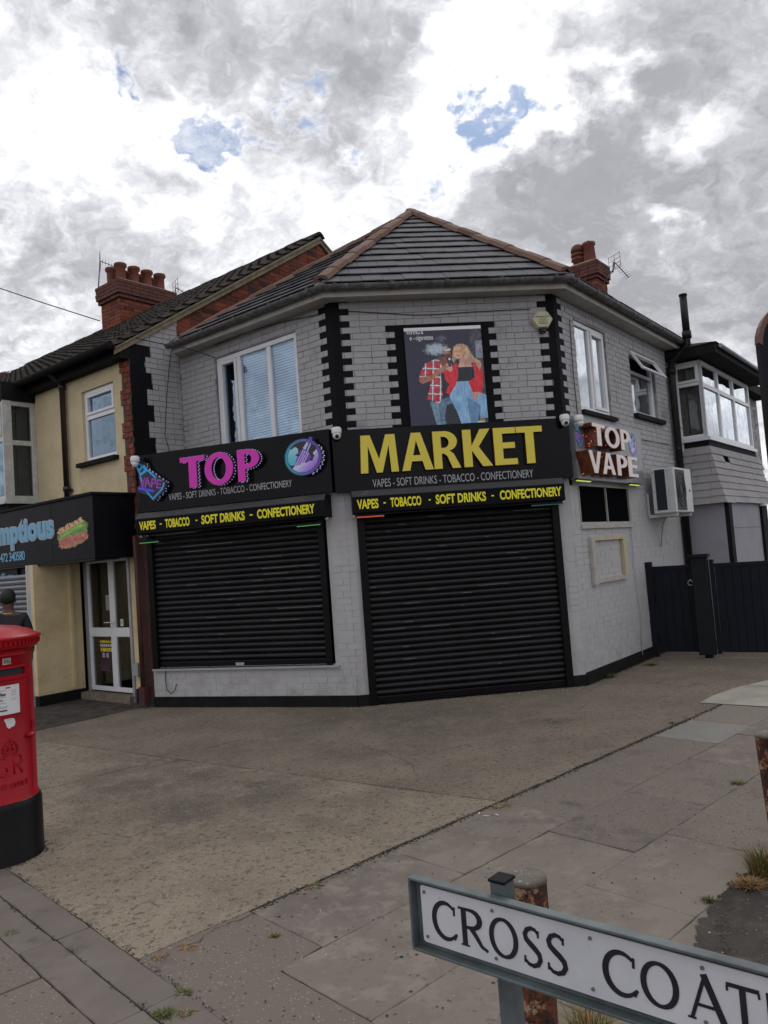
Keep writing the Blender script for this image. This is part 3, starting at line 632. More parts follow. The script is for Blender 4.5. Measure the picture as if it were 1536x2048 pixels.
# edging strips (two courses) and slabs left of them
for k, (b0, b1) in enumerate([(-.606, -.772), (-.779, -.945)]):
    x = -6.0
    while x < 4.5:
        l_ = .915; P_ = [gp(b0, x), gp(b0, x+l_-.006), gp(b1, x+l_-.006), gp(b1, x)]; slab(P_, 'kerb', pv, z=.020, name='edging_kerb', tilt=.002); x += l_
rr = 0
for r_ in range(4):
    b0, b1 = -.950-r_*.6, -.955-(r_+1)*.6+.008; x = -6.3+.25*r_
    while x < 4.5:
        l_ = rnd.choice((.61, .76, .61)); slab([gp(b0, x), gp(b0, x+l_-.008), gp(b1, x+l_-.008), gp(b1, x)], rnd.choice(('slab', 'slabr')), pv); x += l_

# ------------------------------------------------------------------ corner shop
def R4(W, d, x0, y0, x1, y1):
    a, z1_ = W.hit(x0, y0, d); b, z0_ = W.hit(x1, y1, d); return a, b, z0_, z1_
shop = thing('corner_shop', 'grey painted brick corner shop with black quoins, roller shutters and slate grey hipped roof', 'building', (K1.x, K1.y, 0))
wall = MB(); wlite = MB(); plin = MB(); blist = []
# window and door openings
uw = (WU.hit(432, 760)[0], WU.hit(597, 760)[0], 3.36, 4.74)
dw1 = (WD.hit(1156, 740)[0], WD.hit(1216, 740)[0], 3.52, 4.74)
dw2 = (WD.hit(1262, 760)[0], WD.hit(1313, 790)[0], 3.68, 4.66)
dsm = (WD.hit(1158, 1000)[0], WD.hit(1258, 1000)[0], 2.03, 2.52)
sC = (WC.hit(727, 1230)[0], WC.hit(1133, 1200)[0]); sA = (WA.hit(304, 1200)[0], WA.hit(661, 1180)[0])
lenC = (K2-K1).length
# backing (mortar) ---------------
panel(wall, WC, 0.004, lenC-.004, 2.6, ZE, -.15, -.007)
panel(wlite, WC, 0.004, lenC-.004, 0, 2.6, -.15, -.004, [(sC[0]-.0, sC[1]+.0, -1, 2.3)])
panel(wlite, WA, .172, WA.len-.004, 0, 2.6, -.15, -.004, [(sA[0], sA[1], .50, 2.3)])
panel(wall, WD, .004, 4.56, 2.6, ZE, -.15, -.007, [dw1, dw2]); panel(wlite, WD, .004, 4.56, 0, 2.6, -.15, -.004, [dsm])
panel(wall, WU, .0, WU.len-.004, 2.6, ZE, -.15, -.007, [uw])
mb = MB(); mb.box(WA, .02, .172, 0, 2.6, -.15, -.006); mb.build('pier_mortar', 'tileside', shop)
wall.build('wall', 'mort', shop); wlite.build('wall', 'mortl', shop, label='pale painted lower wall')
def pieces(s0, s1, key, blacks, bk='black'):
    cur = [(s0, s1, key)]
    for a, b in blacks:
        nx = []
        for p, q, k in cur:
            if b <= p or a >= q or k == bk: nx.append((p, q, k)); continue
            if a > p: nx.append((p, a, k))
            nx.append((max(a, p), min(b, q), bk))
            if b < q: nx.append((b, q, k))
        cur = nx
    return cur
pl = [WC.hit(774, 700)[0], WC.hit(792, 700)[0], WC.hit(811, 700)[0], WC.hit(963, 700)[0], WC.hit(980, 700)[0], WC.hit(995, 700)[0]]
ptop = WC.hit(880, 641)[1]
def fC(s0, s1, z, i):
    if z < 2.62: return [(s0, s1, 'lite')]
    b = [(0, .10 if i % 2 else .215), (lenC-(.10 if i % 2 else .215), lenC)]
    if z < ptop-.08: b += [(pl[0] if i % 2 else pl[1], pl[2]), (pl[3], pl[5] if i % 2 else pl[4])]; b += [(pl[2], pl[3])]
    elif z < ptop: b += [(pl[0], pl[5])]
    return pieces(s0, s1, 'grey', b)
bricks(WC, 0, lenC, 0.15, 2.6, [(sC[0]-.04, sC[1]+.04, 0, 2.5)], fC, blist)
bricks(WC, 0, lenC, 3.22, ZE, [(pl[2]+.02, pl[3]-.02, 3.2, ptop-.14)], fC, blist)
fA = lambda s0, s1, z, i: pieces(s0, s1, 'lite', [(-1, .17)], 'redpaint')
bricks(WA, 0, WA.len, .15, 2.6, [(sA[0]-.05, sA[1]+.05, .5, 2.5)], fA, blist)
def fD(s0, s1, z, i):
    if z < 2.5: return [(s0, s1, 'lite')]
    return pieces(s0, s1, 'grey', [(0, .215 if i % 2 else .10)])
bricks(WD, 0, 4.55, .17, 2.52, [(dsm[0]-.03, dsm[1]+.03, dsm[2]-.05, dsm[3]+.1)], fD, blist)
bricks(WD, 0, 4.55, 2.52, ZE, [(.25, 2.4, 2.5, 3.2), dw1, dw2], fD, blist)
def fU(s0, s1, z, i): return pieces(s0, s1, 'grey', [(WU.len-(.215 if i % 2 else .10), WU.len)])
bricks(WU, 0, WU.len, 3.05, ZE, [uw], fU, blist)
nb = {'black': 'quoin_brick', 'grey': 'brick', 'lite': 'brick', 'redpaint': 'brick'}
bl1 = [b for b in blist if b[6] != 'black']; bl2 = [b for b in blist if b[6] == 'black']
place_bricks(bl1, shop, 300, nb); place_bricks(bl2, shop, 260, nb)
# plinth
plin.box(WC, 0, sC[0], 0, .15, -.1, .018); plin.box(WC, sC[1], lenC, 0, .15, -.1, .018); plin.box(WA, .17, WA.len, 0, .15, -.1, .018); plin.box(WD, 0.0, 2.5, 0, .17, -.1, .018); plin.box(WD, 2.502, 4.5, 0, .17, -.1, .018)
cst = MB(); cst.box(WC, -.002, .05, 3.22, ZE-.02, -.05, -.0015); cst.box(WC, lenC-.05, lenC+.002, 3.22, ZE-.02, -.05, -.0015); cst.box(WU, WU.len-.05, WU.len-.003, 3.22, ZE-.02, -.05, -.0015); cst.box(WD, .003, .05, 3.22, ZE-.02, -.05, -.0015); cst.builds('corner_bedding', 'black', shop)
plin.builds('plinth', 'plinth', shop)
mb = MB(); rr0 = IC+e_*9; rr1 = K2+DD*11; 
for p, q in ((IC+e_*.5, rr0), (rr0, rr1)): dd = (q-p).normalized(); n_ = Vector((-dd.y, dd.x)); mb.prism([v3_(p, 0), v3_(q, 0), v3_(q+n_*.1, 0), v3_(p+n_*.1, 0)], (0, 0, 5.05))
mb.add([v3_(p, 2.75) for p in (K1+(IC-K1)*.98+e_*.2, K1+e_*.3, K2+DD*.35-WD.n*.2, WD.o+DD*10.8-WD.n*.2, rr0)], [(0, 1, 2, 3, 4)])
mb.builds('rear_wall', 'dark', shop)
# windows --------------------------------------------------------------
def bars(mb, W, a0, a1, z0, z1, fw, d0, d1):
    mb.box(W, a0, a0+fw, z0, z1, d0, d1); mb.box(W, a1-fw, a1, z0, z1, d0, d1); mb.box(W, a0+fw, a1-fw, z1-fw, z1, d0, d1); mb.box(W, a0+fw, a1-fw, z0, z0+fw, d0, d1)
def window(W, a0, a1, z0, z1, parent, lights, fw=.055, rec=.05, gm='glass', fm='upvc', back=None, room=True, depth=.5, name='window'):
    """lights: list of (fx0,fx1,fz0,fz1,sash?) in fractions of the opening"""
    mb = MB(); bars(mb, W, a0, a1, z0, z1, fw, -rec-.06, -rec)
    xs = sorted({l[0] for l in lights if l[0] > 0})
    for f_ in xs: x = a0+(a1-a0)*f_; mb.box(W, x-fw*.55, x+fw*.55, z0+fw, z1-fw, -rec-.058, -rec-.002)
    fr = mb.build(name, fm, parent, bevel=.006)
    for (x0, x1, y0, y1, sash) in lights:
        p, q = a0+(a1-a0)*x0, a0+(a1-a0)*x1; r, t = z0+(z1-z0)*y0, z0+(z1-z0)*y1
        p += fw if x0 == 0 else fw*.55; q -= fw if x1 == 1 else fw*.55; r += fw if y0 == 0 else fw*.5; t -= fw if y1 == 1 else fw*.5
        if y0 > 0: m2 = MB(); m2.box(W, p, q, r-fw, r, -rec-.057, -rec-.003); m2.build('transom', fm, fr)
        if sash:
            m2 = MB(); bars(m2, W, p+.003, q-.003, r+.003, t-.003, .045, -rec-.05, -rec+.014); m2.build('sash', fm, fr, bevel=.005); p += .045; q -= .045; r += .045; t -= .045
        m3 = MB(); m3.box(W, p, q, r, t, -rec-.036, -rec-.03); m3.build('pane', gm, fr)
    if room:
        m4 = MB(); dd = rec+.062
        m4.box(W, a0-.1, a1+.1, z0-.1, z1+.1, -dd-depth-.02, -dd-depth)
        for x0, x1, y0, y1 in ((a0-.02, a0, z0-.02, z1+.02), (a1, a1+.02, z0-.02, z1+.02), (a0, a1, z0-.02, z0), (a0, a1, z1, z1+.02)): m4.box(W, x0, x1, y0, y1, -dd-depth, -rec-.03)
        m4.build('room_backing', 'room', fr)
    return fr
def px_fr(W, xs, y, a0, a1): return [(W.hit(x, y)[0]-a0)/(a1-a0) for x in xs]
f1, f2 = px_fr(WU, (476, 537), 770, uw[0], uw[1])
wu = window(WU, *uw, shop, [(0, f1, 0, 1, True), (f1, f2, 0, 1, False), (f2, 1, 0, 1, False)], fw=.07, rec=.03, gm='glass')
mb = MB(); xa = uw[0]+(uw[1]-uw[0])*f1+.03; z = uw[2]+.08
while z < uw[3]-.08:
    mb.hexa([WU.pt(xa, z, -.13), WU.pt(uw[1]-.06, z, -.13), WU.pt(uw[1]-.06, z-.006, -.105), WU.pt(xa, z-.006, -.105), WU.pt(xa, z+.024, -.122), WU.pt(uw[1]-.06, z+.024, -.122), WU.pt(uw[1]-.06, z+.017, -.097), WU.pt(xa, z+.017, -.097)]); z += .036
mb.build('blind', 'blind', wu, kind='stuff')
mb = MB()
for k in range(8): mb.box(WU, uw[0]+.08+k*.05, uw[0]+.12+k*.05, uw[2]+.08, uw[3]-.08, -.30-.02*(k % 2), -.29)
mb.build('net_curtain', 'curtain', wu, kind='stuff')
mb = MB(); mb.tube([WU.pt(uw[0]+.09, 3.45, -.35), WU.pt(uw[0]+.10, 4.6, -.35)], .012, 6); mb.lathe(WU.pt(uw[0]+.40, 3.42, -.22), [(.05, 0), (.06, .06), (.03, .12), (.05, .18), (.02, .24)], 10); mb.build('ornament', 'alu', wu)
# reveal strips (painted) and sill of D windows
d1f = px_fr(WD, (1187,), 740, dw1[0], dw1[1])[0]
w1_ = window(WD, *dw1, shop, [(0, d1f, 0, 1, False), (d1f, 1, 0, 1, True)], fw=.06, rec=.03, gm='glassr')
w2_ = window(WD, *dw2, shop, [(0, 1, 0, .66, False)], fw=.06, rec=.05, gm='glassr')
mb = MB(); mb.box(WD, dw2[0]+.06, dw2[1]-.06, dw2[2]+.645, dw2[2]+.69, -.108, -.052); mb.build('transom', 'upvc', w2_)
mb = MB(); # open top-hung vent
a0, a1 = dw2[0]+.03, dw2[1]-.03; zt, zb = dw2[3]-.01, dw2[3]-.33; ot, ob = -.02, .17
vf = lambda a, f, d=0: WD.pt(a, zt+(zb-zt)*f, ot+(ob-ot)*f+d)
def vbar(mb, A, B, f0, f1): mb.hexa([vf(A, f0), vf(B, f0), vf(B, f1), vf(A, f1), vf(A, f0, .04), vf(B, f0, .04), vf(B, f1, .04), vf(A, f1, .04)])
vbar(mb, a0, a0+.05, 0, 1); vbar(mb, a1-.05, a1, 0, 1); vbar(mb, a0+.05, a1-.05, 0, .17); vbar(mb, a0+.05, a1-.05, .83, 1)
vs_ = mb.build('open_sash', 'upvc', w2_, bevel=.005)
mb = MB(); mb.hexa([vf(a0+.05, .17, .01), vf(a1-.05, .17, .01), vf(a1-.05, .83, .01), vf(a0+.05, .83, .01), vf(a0+.05, .17, .016), vf(a1-.05, .17, .016), vf(a1-.05, .83, .016), vf(a0+.05, .83, .016)]); mb.build('pane', 'glassr', w2_)
mb = MB(); mb.box(WD, dw2[0]-.03, dw2[1]+.14, dw2[2]-.075, dw2[2]-.01, -.05, .07); mb.box(WD, dw1[0]-.0, dw1[1]+.1, dw1[2]-.06, dw1[2]-.005, -.05, .05); mb.builds('window_sill', 'plinth', shop)
sw = MB(); bars(sw, WD, *dsm[:2], dsm[2]-.04, dsm[3], .020, -.03, .006); xm = (dsm[0]+dsm[1])/2+.03; sw.box(WD, xm-.009, xm+.009, dsm[2], dsm[3]-.022, -.03, .004)
swf = sw.build('window', 'rustw', shop, label='small blacked out ground floor window with peeling frame')
mb = MB(); mb.box(WD, dsm[0]+.021, xm-.010, dsm[2]-.019, dsm[3]-.021, -.05, -.02); mb.box(WD, xm+.010, dsm[1]-.021, dsm[2]-.019, dsm[3]-.021, -.05, -.02)
mb.box(WD, dsm[0]+.028, dsm[1]-.03, dsm[2]+.20, dsm[2]+.206, -.0198, -.018)
mb.builds('blacked_pane', 'matte', swf)
mb = MB(); mb.box(WD, dsm[0]-.02, dsm[1]+.03, dsm[2]-.085, dsm[2]-.042, -.02, .035); mb.build('sill', 'rustw', swf)
# empty white timber frame on the side wall
fa = R4(WD, .03, 1180, 1074, 1256, 1156)
ef = thing('empty_sign_frame', 'empty peeling white timber frame fixed low on the pale side wall, nothing inside', 'frame', WD.pt(fa[0], fa[2], 0))
mb = MB(); mb.box(WD, fa[0], fa[0]+.10, fa[2]-.02, fa[3], 0.002, .05); mb.box(WD, fa[0]+.102, fa[1], fa[2], fa[2]+.055, 0.002, .045); mb.builds('frame_board', 'rustw', ef)
mb = MB(); mb.box(WD, fa[0]+.102, fa[1]-.0, fa[3]-.05, fa[3]-.002, .002, .046); mb.build('frame_board', 'creamw', ef); mb = MB(); mb.box(WD, fa[1]-.10, fa[1]-.002, fa[2]+.057, fa[3]-.052, .002, .048); mb.build('frame_board', 'creamw', ef, label='cream right-hand board')
# roller shutters ------------------------------------------------------
def shutter(W, a0, a1, z0, z1, guide, wname, gl, lab, d=.0, base=.09):
    sh = MB(); root = bpy.data.objects.new('roller_shutter', None); col.objects.link(root); root.parent = shop; root.location = Vector(W.pt(a0, 0, 0))-shop.location; root['label'] = lab
    pr = [(-.045, 0), (-.030, .008), (-.012, .020), (-.005, .038), (-.012, .056), (-.030, .067), (-.045, .071), (-.055, .071), (-.055, 0)]
    n = int(round((z1-z0-base)/.0735)); h_ = (z1-z0-base)/n; sh.prof(W, a0, a1, [(q[0], z0+base+q[1]*h_/.0735) for q in pr]); s0 = sh.build('slat', 'shut', root)
    for i in range(1, n):
        c = s0.copy(); col.objects.link(c); c.location = s0.location+Vector((0, 0, h_*i))+Vector((*(W.n*rnd.uniform(-.003, .003)), 0))
    mb = MB(); mb.prof(W, a0, a1, [(-.055, z0), (-.055, z0+base-.005), (-.008, z0+base-.005), (-.004, z0+base-.02), (-.004, z0+.01), (.02, z0+.01), (.02, z0)]); mb.build('bottom_rail', 'guide', root)
    mb = MB()
    for p, q in ((a0-guide, a0+.006), (a1-.006, a1+guide)): mb.box(W, p, q, z0-(.0 if z0 > .1 else 0), z1, -.07, .035); 
    g_ = mb.builds('guide_rail', 'guide', root, bevel=.004)
    mb = MB()
    for k in range(26):
        zz_ = z0+base+h_*rnd.randrange(1, n)+h_*.52; x = rnd.uniform(a0, a1-.3); l_ = rnd.choice((.06, .12, .3, .6))*rnd.uniform(.5, 1.4); mb.box(W, x, min(x+l_, a1), zz_, zz_+.0022, -.0052, -.0026)
    mb.build('scratch_mark', 'scratch', root, kind='stuff')
    mb = MB(); mb.box(W, (a0+a1)/2-.06, (a0+a1)/2+.06, z0+.018, z0+.055, -.004, .002); mb.build('lock_plate', 'scratch' if z0 > .2 else 'guide', root)
    return root
sh2 = shutter(WC, sC[0]+.085, sC[1]-.09, .03, 2.26, .085, '', '', 'taller black roller shutter reaching the ground under MARKET')
sh1 = shutter(WA, sA[0]+.06, sA[1]-.10, .52, 2.28, .075, '', '', 'shorter black roller shutter ending above a pale brick stall riser')
mb = MB(); mb.box(WA, sA[0]-.02, sA[1]+.06, .495, .52, -.03, .05); mb.build('window_sill', 'alu', shop)
# illuminated text hoods over the shutters
def hood(W, a0, a1, zb, zt, words, lab):
    t = thing('shutter_hood_sign', lab, 'sign', W.pt(a0, zb, 0))
    mb = MB(); mb.prof(W, a0, a1, [(.002, zb+.0), (.19, zb), (.20, zb+.012), (.20, zt-.065), (.150, zt), (.002, zt)]); mb.build('hood_box', 'signm', t, bevel=.004)
    mb = MB(); mb.prof(W, a0, a1, [(.1515, zt+.0022), (.2025, zt-.0645), (.2025, zt-.072), (.2045, zt-.072), (.2045, zt-.063), (.1525, zt+.0045)]); mb.build('lid', 'hood', t)
    for s, x0, x1 in words:
        z0_ = zb+.055; z1_ = zt-.105
        textpart(W, s, a0+(a1-a0)*x0, a0+(a1-a0)*x1, (z0_+z1_)/2-.008 if s == '-' else z0_, (z0_+z1_)/2+.008 if s == '-' else z1_, .199, .004, 'yell', t, bold=.032 if s != '-' else 0, sp=1.0)
    for a in (a0+.02, a1-.02): mb = MB(); mb.ball(W.pt(a, zb-.02, .12), .025, 8); mb.build('bracket_bolt', 'alu', t)
    return t
hc = (WC.hit(704, 1000, .2)[0], WC.hit(1130, 985, .2)[0], 2.30, 2.575)
def fr_(W, d, a0, a1, y, xs): return [(W.hit(x, y, d)[0]-a0)/(a1-a0) for x in xs]
xs = fr_(WC, .2, hc[0], hc[1], 995, (713, 756, 766, 771, 780, 842, 857, 861, 871, 972, 983, 988, 1000, 1124))
hood(WC, *hc, [('VAPES', xs[0], xs[1]), ('-', xs[2], xs[3]), ('TOBACCO', xs[4], xs[5]), ('-', xs[6], xs[7]), ('SOFT DRINKS', xs[8], xs[9]), ('-', xs[10], xs[11]), ('CONFECTIONERY', xs[12], xs[13])], 'black hood box with yellow lettering under the MARKET sign')
ha = (WA.hit(271, 1050, .2)[0], WA.hit(650, 1020, .2)[0], 2.30, 2.575)
xs = fr_(WA, .2, ha[0], ha[1], 1040, (278, 311, 319, 323, 330, 379, 391, 395, 403, 490, 500, 506, 515, 631))
hood(WA, *ha, [('VAPES', xs[0], xs[1]), ('-', xs[2], xs[3]), ('TOBACCO', xs[4], xs[5]), ('-', xs[6], xs[7]), ('SOFT DRINKS', xs[8], xs[9]), ('-', xs[10], xs[11]), ('CONFECTIONERY', xs[12], xs[13])], 'black hood box with yellow lettering under the TOP sign')
# main fascia signs ------------------------------------------------------
def letter(W, ch, a0, a1, z0, z1, d, th, face, side, parent, slant=0.):
    """channel letter: returned can (side material) with a thin face on top"""
    if ch in GLY: v, f = curve_verts(GLY[ch][1], .05)
    else: v, f = text_verts(ch, .02, .05)
    o = fit(W, v, f, a0, a1, z0, z1, d, th, slant=slant).build('letter', side, parent, label='letter '+ch)
    fit(W, v, f, a0+.004, a1-.004, z0+.004, z1-.004, d+th-.001, .006, slant=slant).build('letter_face', face, o)
    return o
def signbox(name, W, a0, a1, z0, z1, d, lab, m='signb'):
    t = thing(name, lab, 'sign', W.pt((a0+a1)/2, z0, 0)); mb = MB(); mb.box(W, a0, a1, z0, z1, .004, d); mb.build('backboard', m, t, bevel=.004); return t
def leds(W, pts, parent, m='led', r=.008):
    mb = MB()
    for p in pts: mb.ball(p, r, 6)
    return mb.build('led_points', m, parent, kind='stuff')
DS = .12
ca = (WC.hit(667, 920, DS)[0], WC.hit(1142, 900, DS)[0], WC.hit(900, 971, DS)[1], WC.hit(900, 848, DS)[1])
mk = signbox('market_sign', WC, *ca, DS, 'black fascia board with big dull gold MARKET letters above the tall shutter')
mp = [('M', 718, 795), ('A', 801, 865), ('R', 866, 920), ('K', 926, 984), ('E', 988, 1034), ('T', 1034, 1087)]
zt0, zt1 = WC.hit(900, 937, .18)[1], WC.hit(900, 861, .18)[1]
for ch, x0, x1 in mp: letter(WC, ch, WC.hit(x0, 900, .18)[0], WC.hit(x1, 895, .18)[0], zt0, zt1, DS, .06, 'gold', 'copper', mk)
textpart(WC, 'VAPES - SOFT DRINKS - TOBACCO - CONFECTIONERY', WC.hit(745, 965, DS)[0], WC.hit(1066, 945, DS)[0], WC.hit(900, 965, DS)[1], WC.hit(900, 949, DS)[1], DS+.0005, .003, 'silver', mk)
ta = (WA.hit(277, 970, DS)[0], WA.hit(662, 930, DS)[0], (WA.hit(280, 1026, DS)[1]+WA.hit(655, 985, DS)[1])/2, (WA.hit(280, 907, DS)[1]+WA.hit(655, 862, DS)[1])/2)
tp = signbox('top_sign', WA, *ta, DS, 'black fascia board with big magenta TOP letters above the shorter shutter')
TOPM = [('T', 360, 416, 912, 980), ('O', 408, 472, 906, 976), ('P', 474, 525, 899, 969)]
for ch, x0, x1, y0, y1 in TOPM:
    a, b, z0, z1 = R4(WA, .21, x0, y0+3, x1-2, y1-3); z0, z1 = 2.835, 3.235
    L_ = letter(WA, ch, a, b, z0 if ch != 'O' else z0-.01, z1 if ch != 'O' else z1+.01, DS, .10, 'pink', 'chrome', tp)
    pts = []
    g = GLY[ch]; xm = max(p[0] for c in g[1] for p in c); 
    for c in g[1]:
        n = len(c)
        for i in range(n):
            p, q = c[i], c[(i+1) % n]; ln = math.hypot(q[0]-p[0], q[1]-p[1]); k = max(1, int(ln/.055))
            for j in range(k):
                x = p[0]+(q[0]-p[0])*(j+.5)/k; y = p[1]+(q[1]-p[1])*(j+.5)/k
                pts.append(WA.pt(a+x/xm*(b-a), z0+y*(z1-z0), DS+.045+.02*(j % 2)))
    leds(WA, pts, L_)
textpart(WA, 'VAPES - SOFT DRINKS - TOBACCO - CONFECTIONERY', WA.hit(338, 1000, DS)[0], WA.hit(585, 983, DS)[0], 2.715, 2.80, DS+.0005, .003, 'silver', tp)
# round vape logo
def logo_fn(X, Y):
    r = np.hypot((X-600)/1.0, (Y-760)/1.17); rgb = np.zeros(X.shape+(3,)); rgb[:] = (18, 20, 30)
    t = np.clip((X-200)/800, 0, 1)[..., None]; v = np.clip((Y-300)/900, 0, 1)[..., None]
    cloudL = ell(X, Y, 410, 560, 85, 115) | ell(X, Y, 300, 640, 110, 150) | ell(X, Y, 340, 820, 150, 160)
    cloudR = ell(X, Y, 935, 690, 75, 75) | ell(X, Y, 990, 880, 140, 150) | ell(X, Y, 600, 1120, 190, 200) | ell(X, Y, 450, 1120, 130, 140) | ell(X, Y, 820, 1080, 180, 190)| ell(X, Y, 980, 700, 60, 180)
    rgb[cloudL] = ((1-v)*np.array((190, 205, 215))+v*np.array((20, 160, 185)))[cloudL]
    w_ = np.clip((X+Y-1500)/500, 0, 1)[..., None]
    rgb[cloudR] = ((1-w_)*np.array((190, 195, 225))+w_*np.array((140, 80, 200)))[cloudR]
    body = inpoly(X, Y, [(580, 530), (740, 610), (820, 800), (740, 900), (560, 940), (480, 1000), (380, 990), (430, 800), (500, 700), (510, 590)])
    rgb[body] = (95, 45, 170)
    for k in (0, 1, 2, 3):
        ln = np.abs((X-560-k*60)+(Y-600)*.52-40) < 12; rgb[ln & body] = (205, 190, 240)
    neck = inpoly(X, Y, [(740, 290), (850, 330), (740, 600), (610, 510)]); rgb[neck] = (180, 180, 230); rgb[neck & (np.abs((X-770)+(Y-400)*.45) < 22)] = (60, 40, 140)
    ring = (r > 385) & (r < 470); rgb[ring] = ((1-t)*np.array((40, 150, 175))+t*np.array((95, 60, 165)))[ring]*(.55+.45*(np.abs(r-425) < 24))[ring][..., None]
    tip = inpoly(X, Y, [(790, 190), (870, 215), (850, 330), (770, 290)]); rgb[tip] = (90, 60, 190)
    return rgb, (r < 470) | tip
a, b, z0, z1 = R4(WA, .2, 569, 892, 648, 966); cz = (2.83+3.25)/2; cr_ = (b-a)/2; zr = .215
lg = thing('vape_logo_disc', 'round raised purple and teal vape logo disc at the right end of the TOP sign', 'sign', WA.pt((a+b)/2, cz, DS))
mb = MB(); n = 40; mb.prism([WA.pt((a+b)/2+math.cos(2*math.pi*i/n)*cr_, cz+math.sin(2*math.pi*i/n)*zr, DS+.002) for i in range(n)], (*(WA.n*.09), 0)); mb.build('disc_can', 'chrome', lg)
print_grid(WA, a-.01, b+.01, cz-zr-.01, cz+zr+.04, DS+.094, 120, 1085, 150, 1320, logo_fn, 60, 'printed_face', 'printlit', lg, gain=1.25)
leds(WA, [WA.pt((a+b)/2+math.cos(R(t))*cr_*1.02, cz+math.sin(R(t))*zr*1.02, DS+.03+.03*(i % 2)) for i, t in enumerate(range(-70, 40, 7))], lg)
# bottle shaped vape sign
def bottle_fn(neon=True, pale=False):
    def fn(X, Y):
        rgb = np.zeros(X.shape+(3,)); rgb[:] = (16, 20, 44)
        out_ = [(70, 245), (105, 225), (150, 250), (165, 285), (210, 320), (300, 385), (300, 410), (280, 440), (215, 492), (195, 495), (160, 455), (90, 430), (85, 395), (110, 380), (95, 310)]
        m_ = inpoly(X, Y, out_)
        def line(P, w_, c_):
            for (x0, y0), (x1, y1) in zip(P, P[1:]):
                L2 = (x1-x0)**2+(y1-y0)**2; t = np.clip(((X-x0)*(x1-x0)+(Y-y0)*(y1-y0))/L2, 0, 1); dd = np.hypot(X-x0-t*(x1-x0), Y-y0-t*(y1-y0)); rgb[dd < w_] = c_
        bl = (40, 150, 215); 
        line([(78, 248), (100, 240), (150, 285), (172, 300), (225, 350)], 5, bl); line([(85, 262), (110, 245), (125, 262), (100, 290), (85, 262)], 5, bl); line([(100, 292), (140, 262), (160, 285), (110, 315), (100, 292)], 5, bl)
        line([(110, 320), (175, 290), (225, 350)], 5, bl); line([(120, 400), (160, 440), (195, 482), (270, 425), (285, 390)], 5, bl); line([(110, 330), (118, 360)], 5, bl)
        pu = (150, 45, 170)
        line([(104, 340), (120, 395), (140, 345)], 5, pu); line([(140, 398), (160, 345), (180, 398)], 5, pu); line([(148, 380), (174, 380)], 4, pu); line([(190, 405), (198, 355), (222, 362), (218, 385), (194, 385)], 5, pu); line([(268, 372), (238, 365), (230, 412), (262, 418)], 5, pu); line([(235, 390), (258, 393)], 4, pu)
        line([(88, 402), (200, 432)], 10, (35, 40, 190)); line([(88, 402), (200, 432)], 3, (90, 90, 235))
        if pale: rgb[:] = rgb*.75+np.array((60, 70, 95))
        return rgb, m_
    return fn
bx = lambda x, y: (250+x/3.572, 860+y/3.57)
a, zt_ = WA.hit(*bx(66, 235), .2); b, zb_ = WA.hit(*bx(305, 500), .2)
bo = thing('vape_bottle_sign', 'neon outlined e-liquid bottle sign at the left end of the TOP sign', 'sign', WA.pt(a, zb_, DS))
pts = [(70, 245), (105, 225), (150, 250), (165, 285), (210, 320), (300, 385), (300, 410), (280, 440), (215, 492), (195, 495), (160, 455), (90, 430), (85, 395), (110, 380), (95, 310)]
m_ = lambda x, y, d: WA.pt(a+(x-66)/239*(b-a), zt_+(y-235)/265*(zb_-zt_), d)
mb = MB(); mb.prism([m_(x, y, DS+.002) for x, y in pts], (*(WA.n*.08), 0)); mb.build('can', 'chrome', bo)
print_grid(WA, a, b, zb_, zt_, DS+.084, 66, 305, 235, 500, bottle_fn(), 80, 'printed_face', 'printlit', bo, gain=1.4)
pp = []
for i in range(2, 9):
    (x0, y0), (x1, y1) = pts[i], pts[i+1]; k = max(1, int(math.hypot(x1-x0, y1-y0)/14))
    for j in range(k): pp.append(m_(x0+(x1-x0)*j/k+3, y0+(y1-y0)*j/k, DS+.04+.025*(j % 2)))
leds(WA, pp, bo, r=.006)
# side sign TOP VAPE -------------------------------------------------------
da = (WD.hit(1153, 900, DS)[0], WD.hit(1283, 900, DS)[0], 2.56, 3.36)
tv = signbox('top_vape_sign', WD, *da, DS, 'grey side sign with raised white TOP VAPE letters on deep copper sides', 'signw')
def rowl(word, x0s, y0, y1, z0, z1):
    for ch, (x0, x1) in zip(word, x0s):
        d_ = .30; a_ = WD.hit(x0, y0, d_)[0]; b_ = WD.hit(x1, y0, d_)[0]
        L_ = letter(WD, ch, a_, b_, z0, z1, DS, .17, 'white', 'copper', tv)
        leds(WD, [WD.pt(a_+.05+rnd.random()*.12, z0+rnd.random()*(z1-z0), DS+rnd.random()*.16) for _ in range(10)], L_, 'ledr', .006)
zz = lambda x, y: WD.hit(x, y, .29)[1]
rowl('TOP', [(1187, 1212), (1211, 1240), (1242, 1261)], 875, 0, (zz(1198, 893)+zz(1250, 900))/2, (zz(1198, 848)+zz(1250, 860))/2)
rowl('VAPE', [(1180, 1205), (1206, 1231), (1235, 1256), (1257, 1276)], 925, 0, (zz(1195, 947)+zz(1265, 954))/2, (zz(1195, 903)+zz(1265, 913))/2)
a, zt_ = WD.hit(1150, 843, DS+.02); b, zb_ = WD.hit(1171, 897, DS+.02)
print_grid(WD, a, b, zb_, zt_, DS+.004, 66, 305, 235, 500, bottle_fn(pale=True), 40, 'printed_bottle', 'print', tv)
a, zt_ = WD.hit(1258, 863, DS+.02); b, zb_ = WD.hit(1277, 912, DS+.02)
print_grid(WD, a, b, zb_, zt_, DS+.004, 120, 1085, 150, 1320, logo_fn, 30, 'printed_disc', 'print', tv)
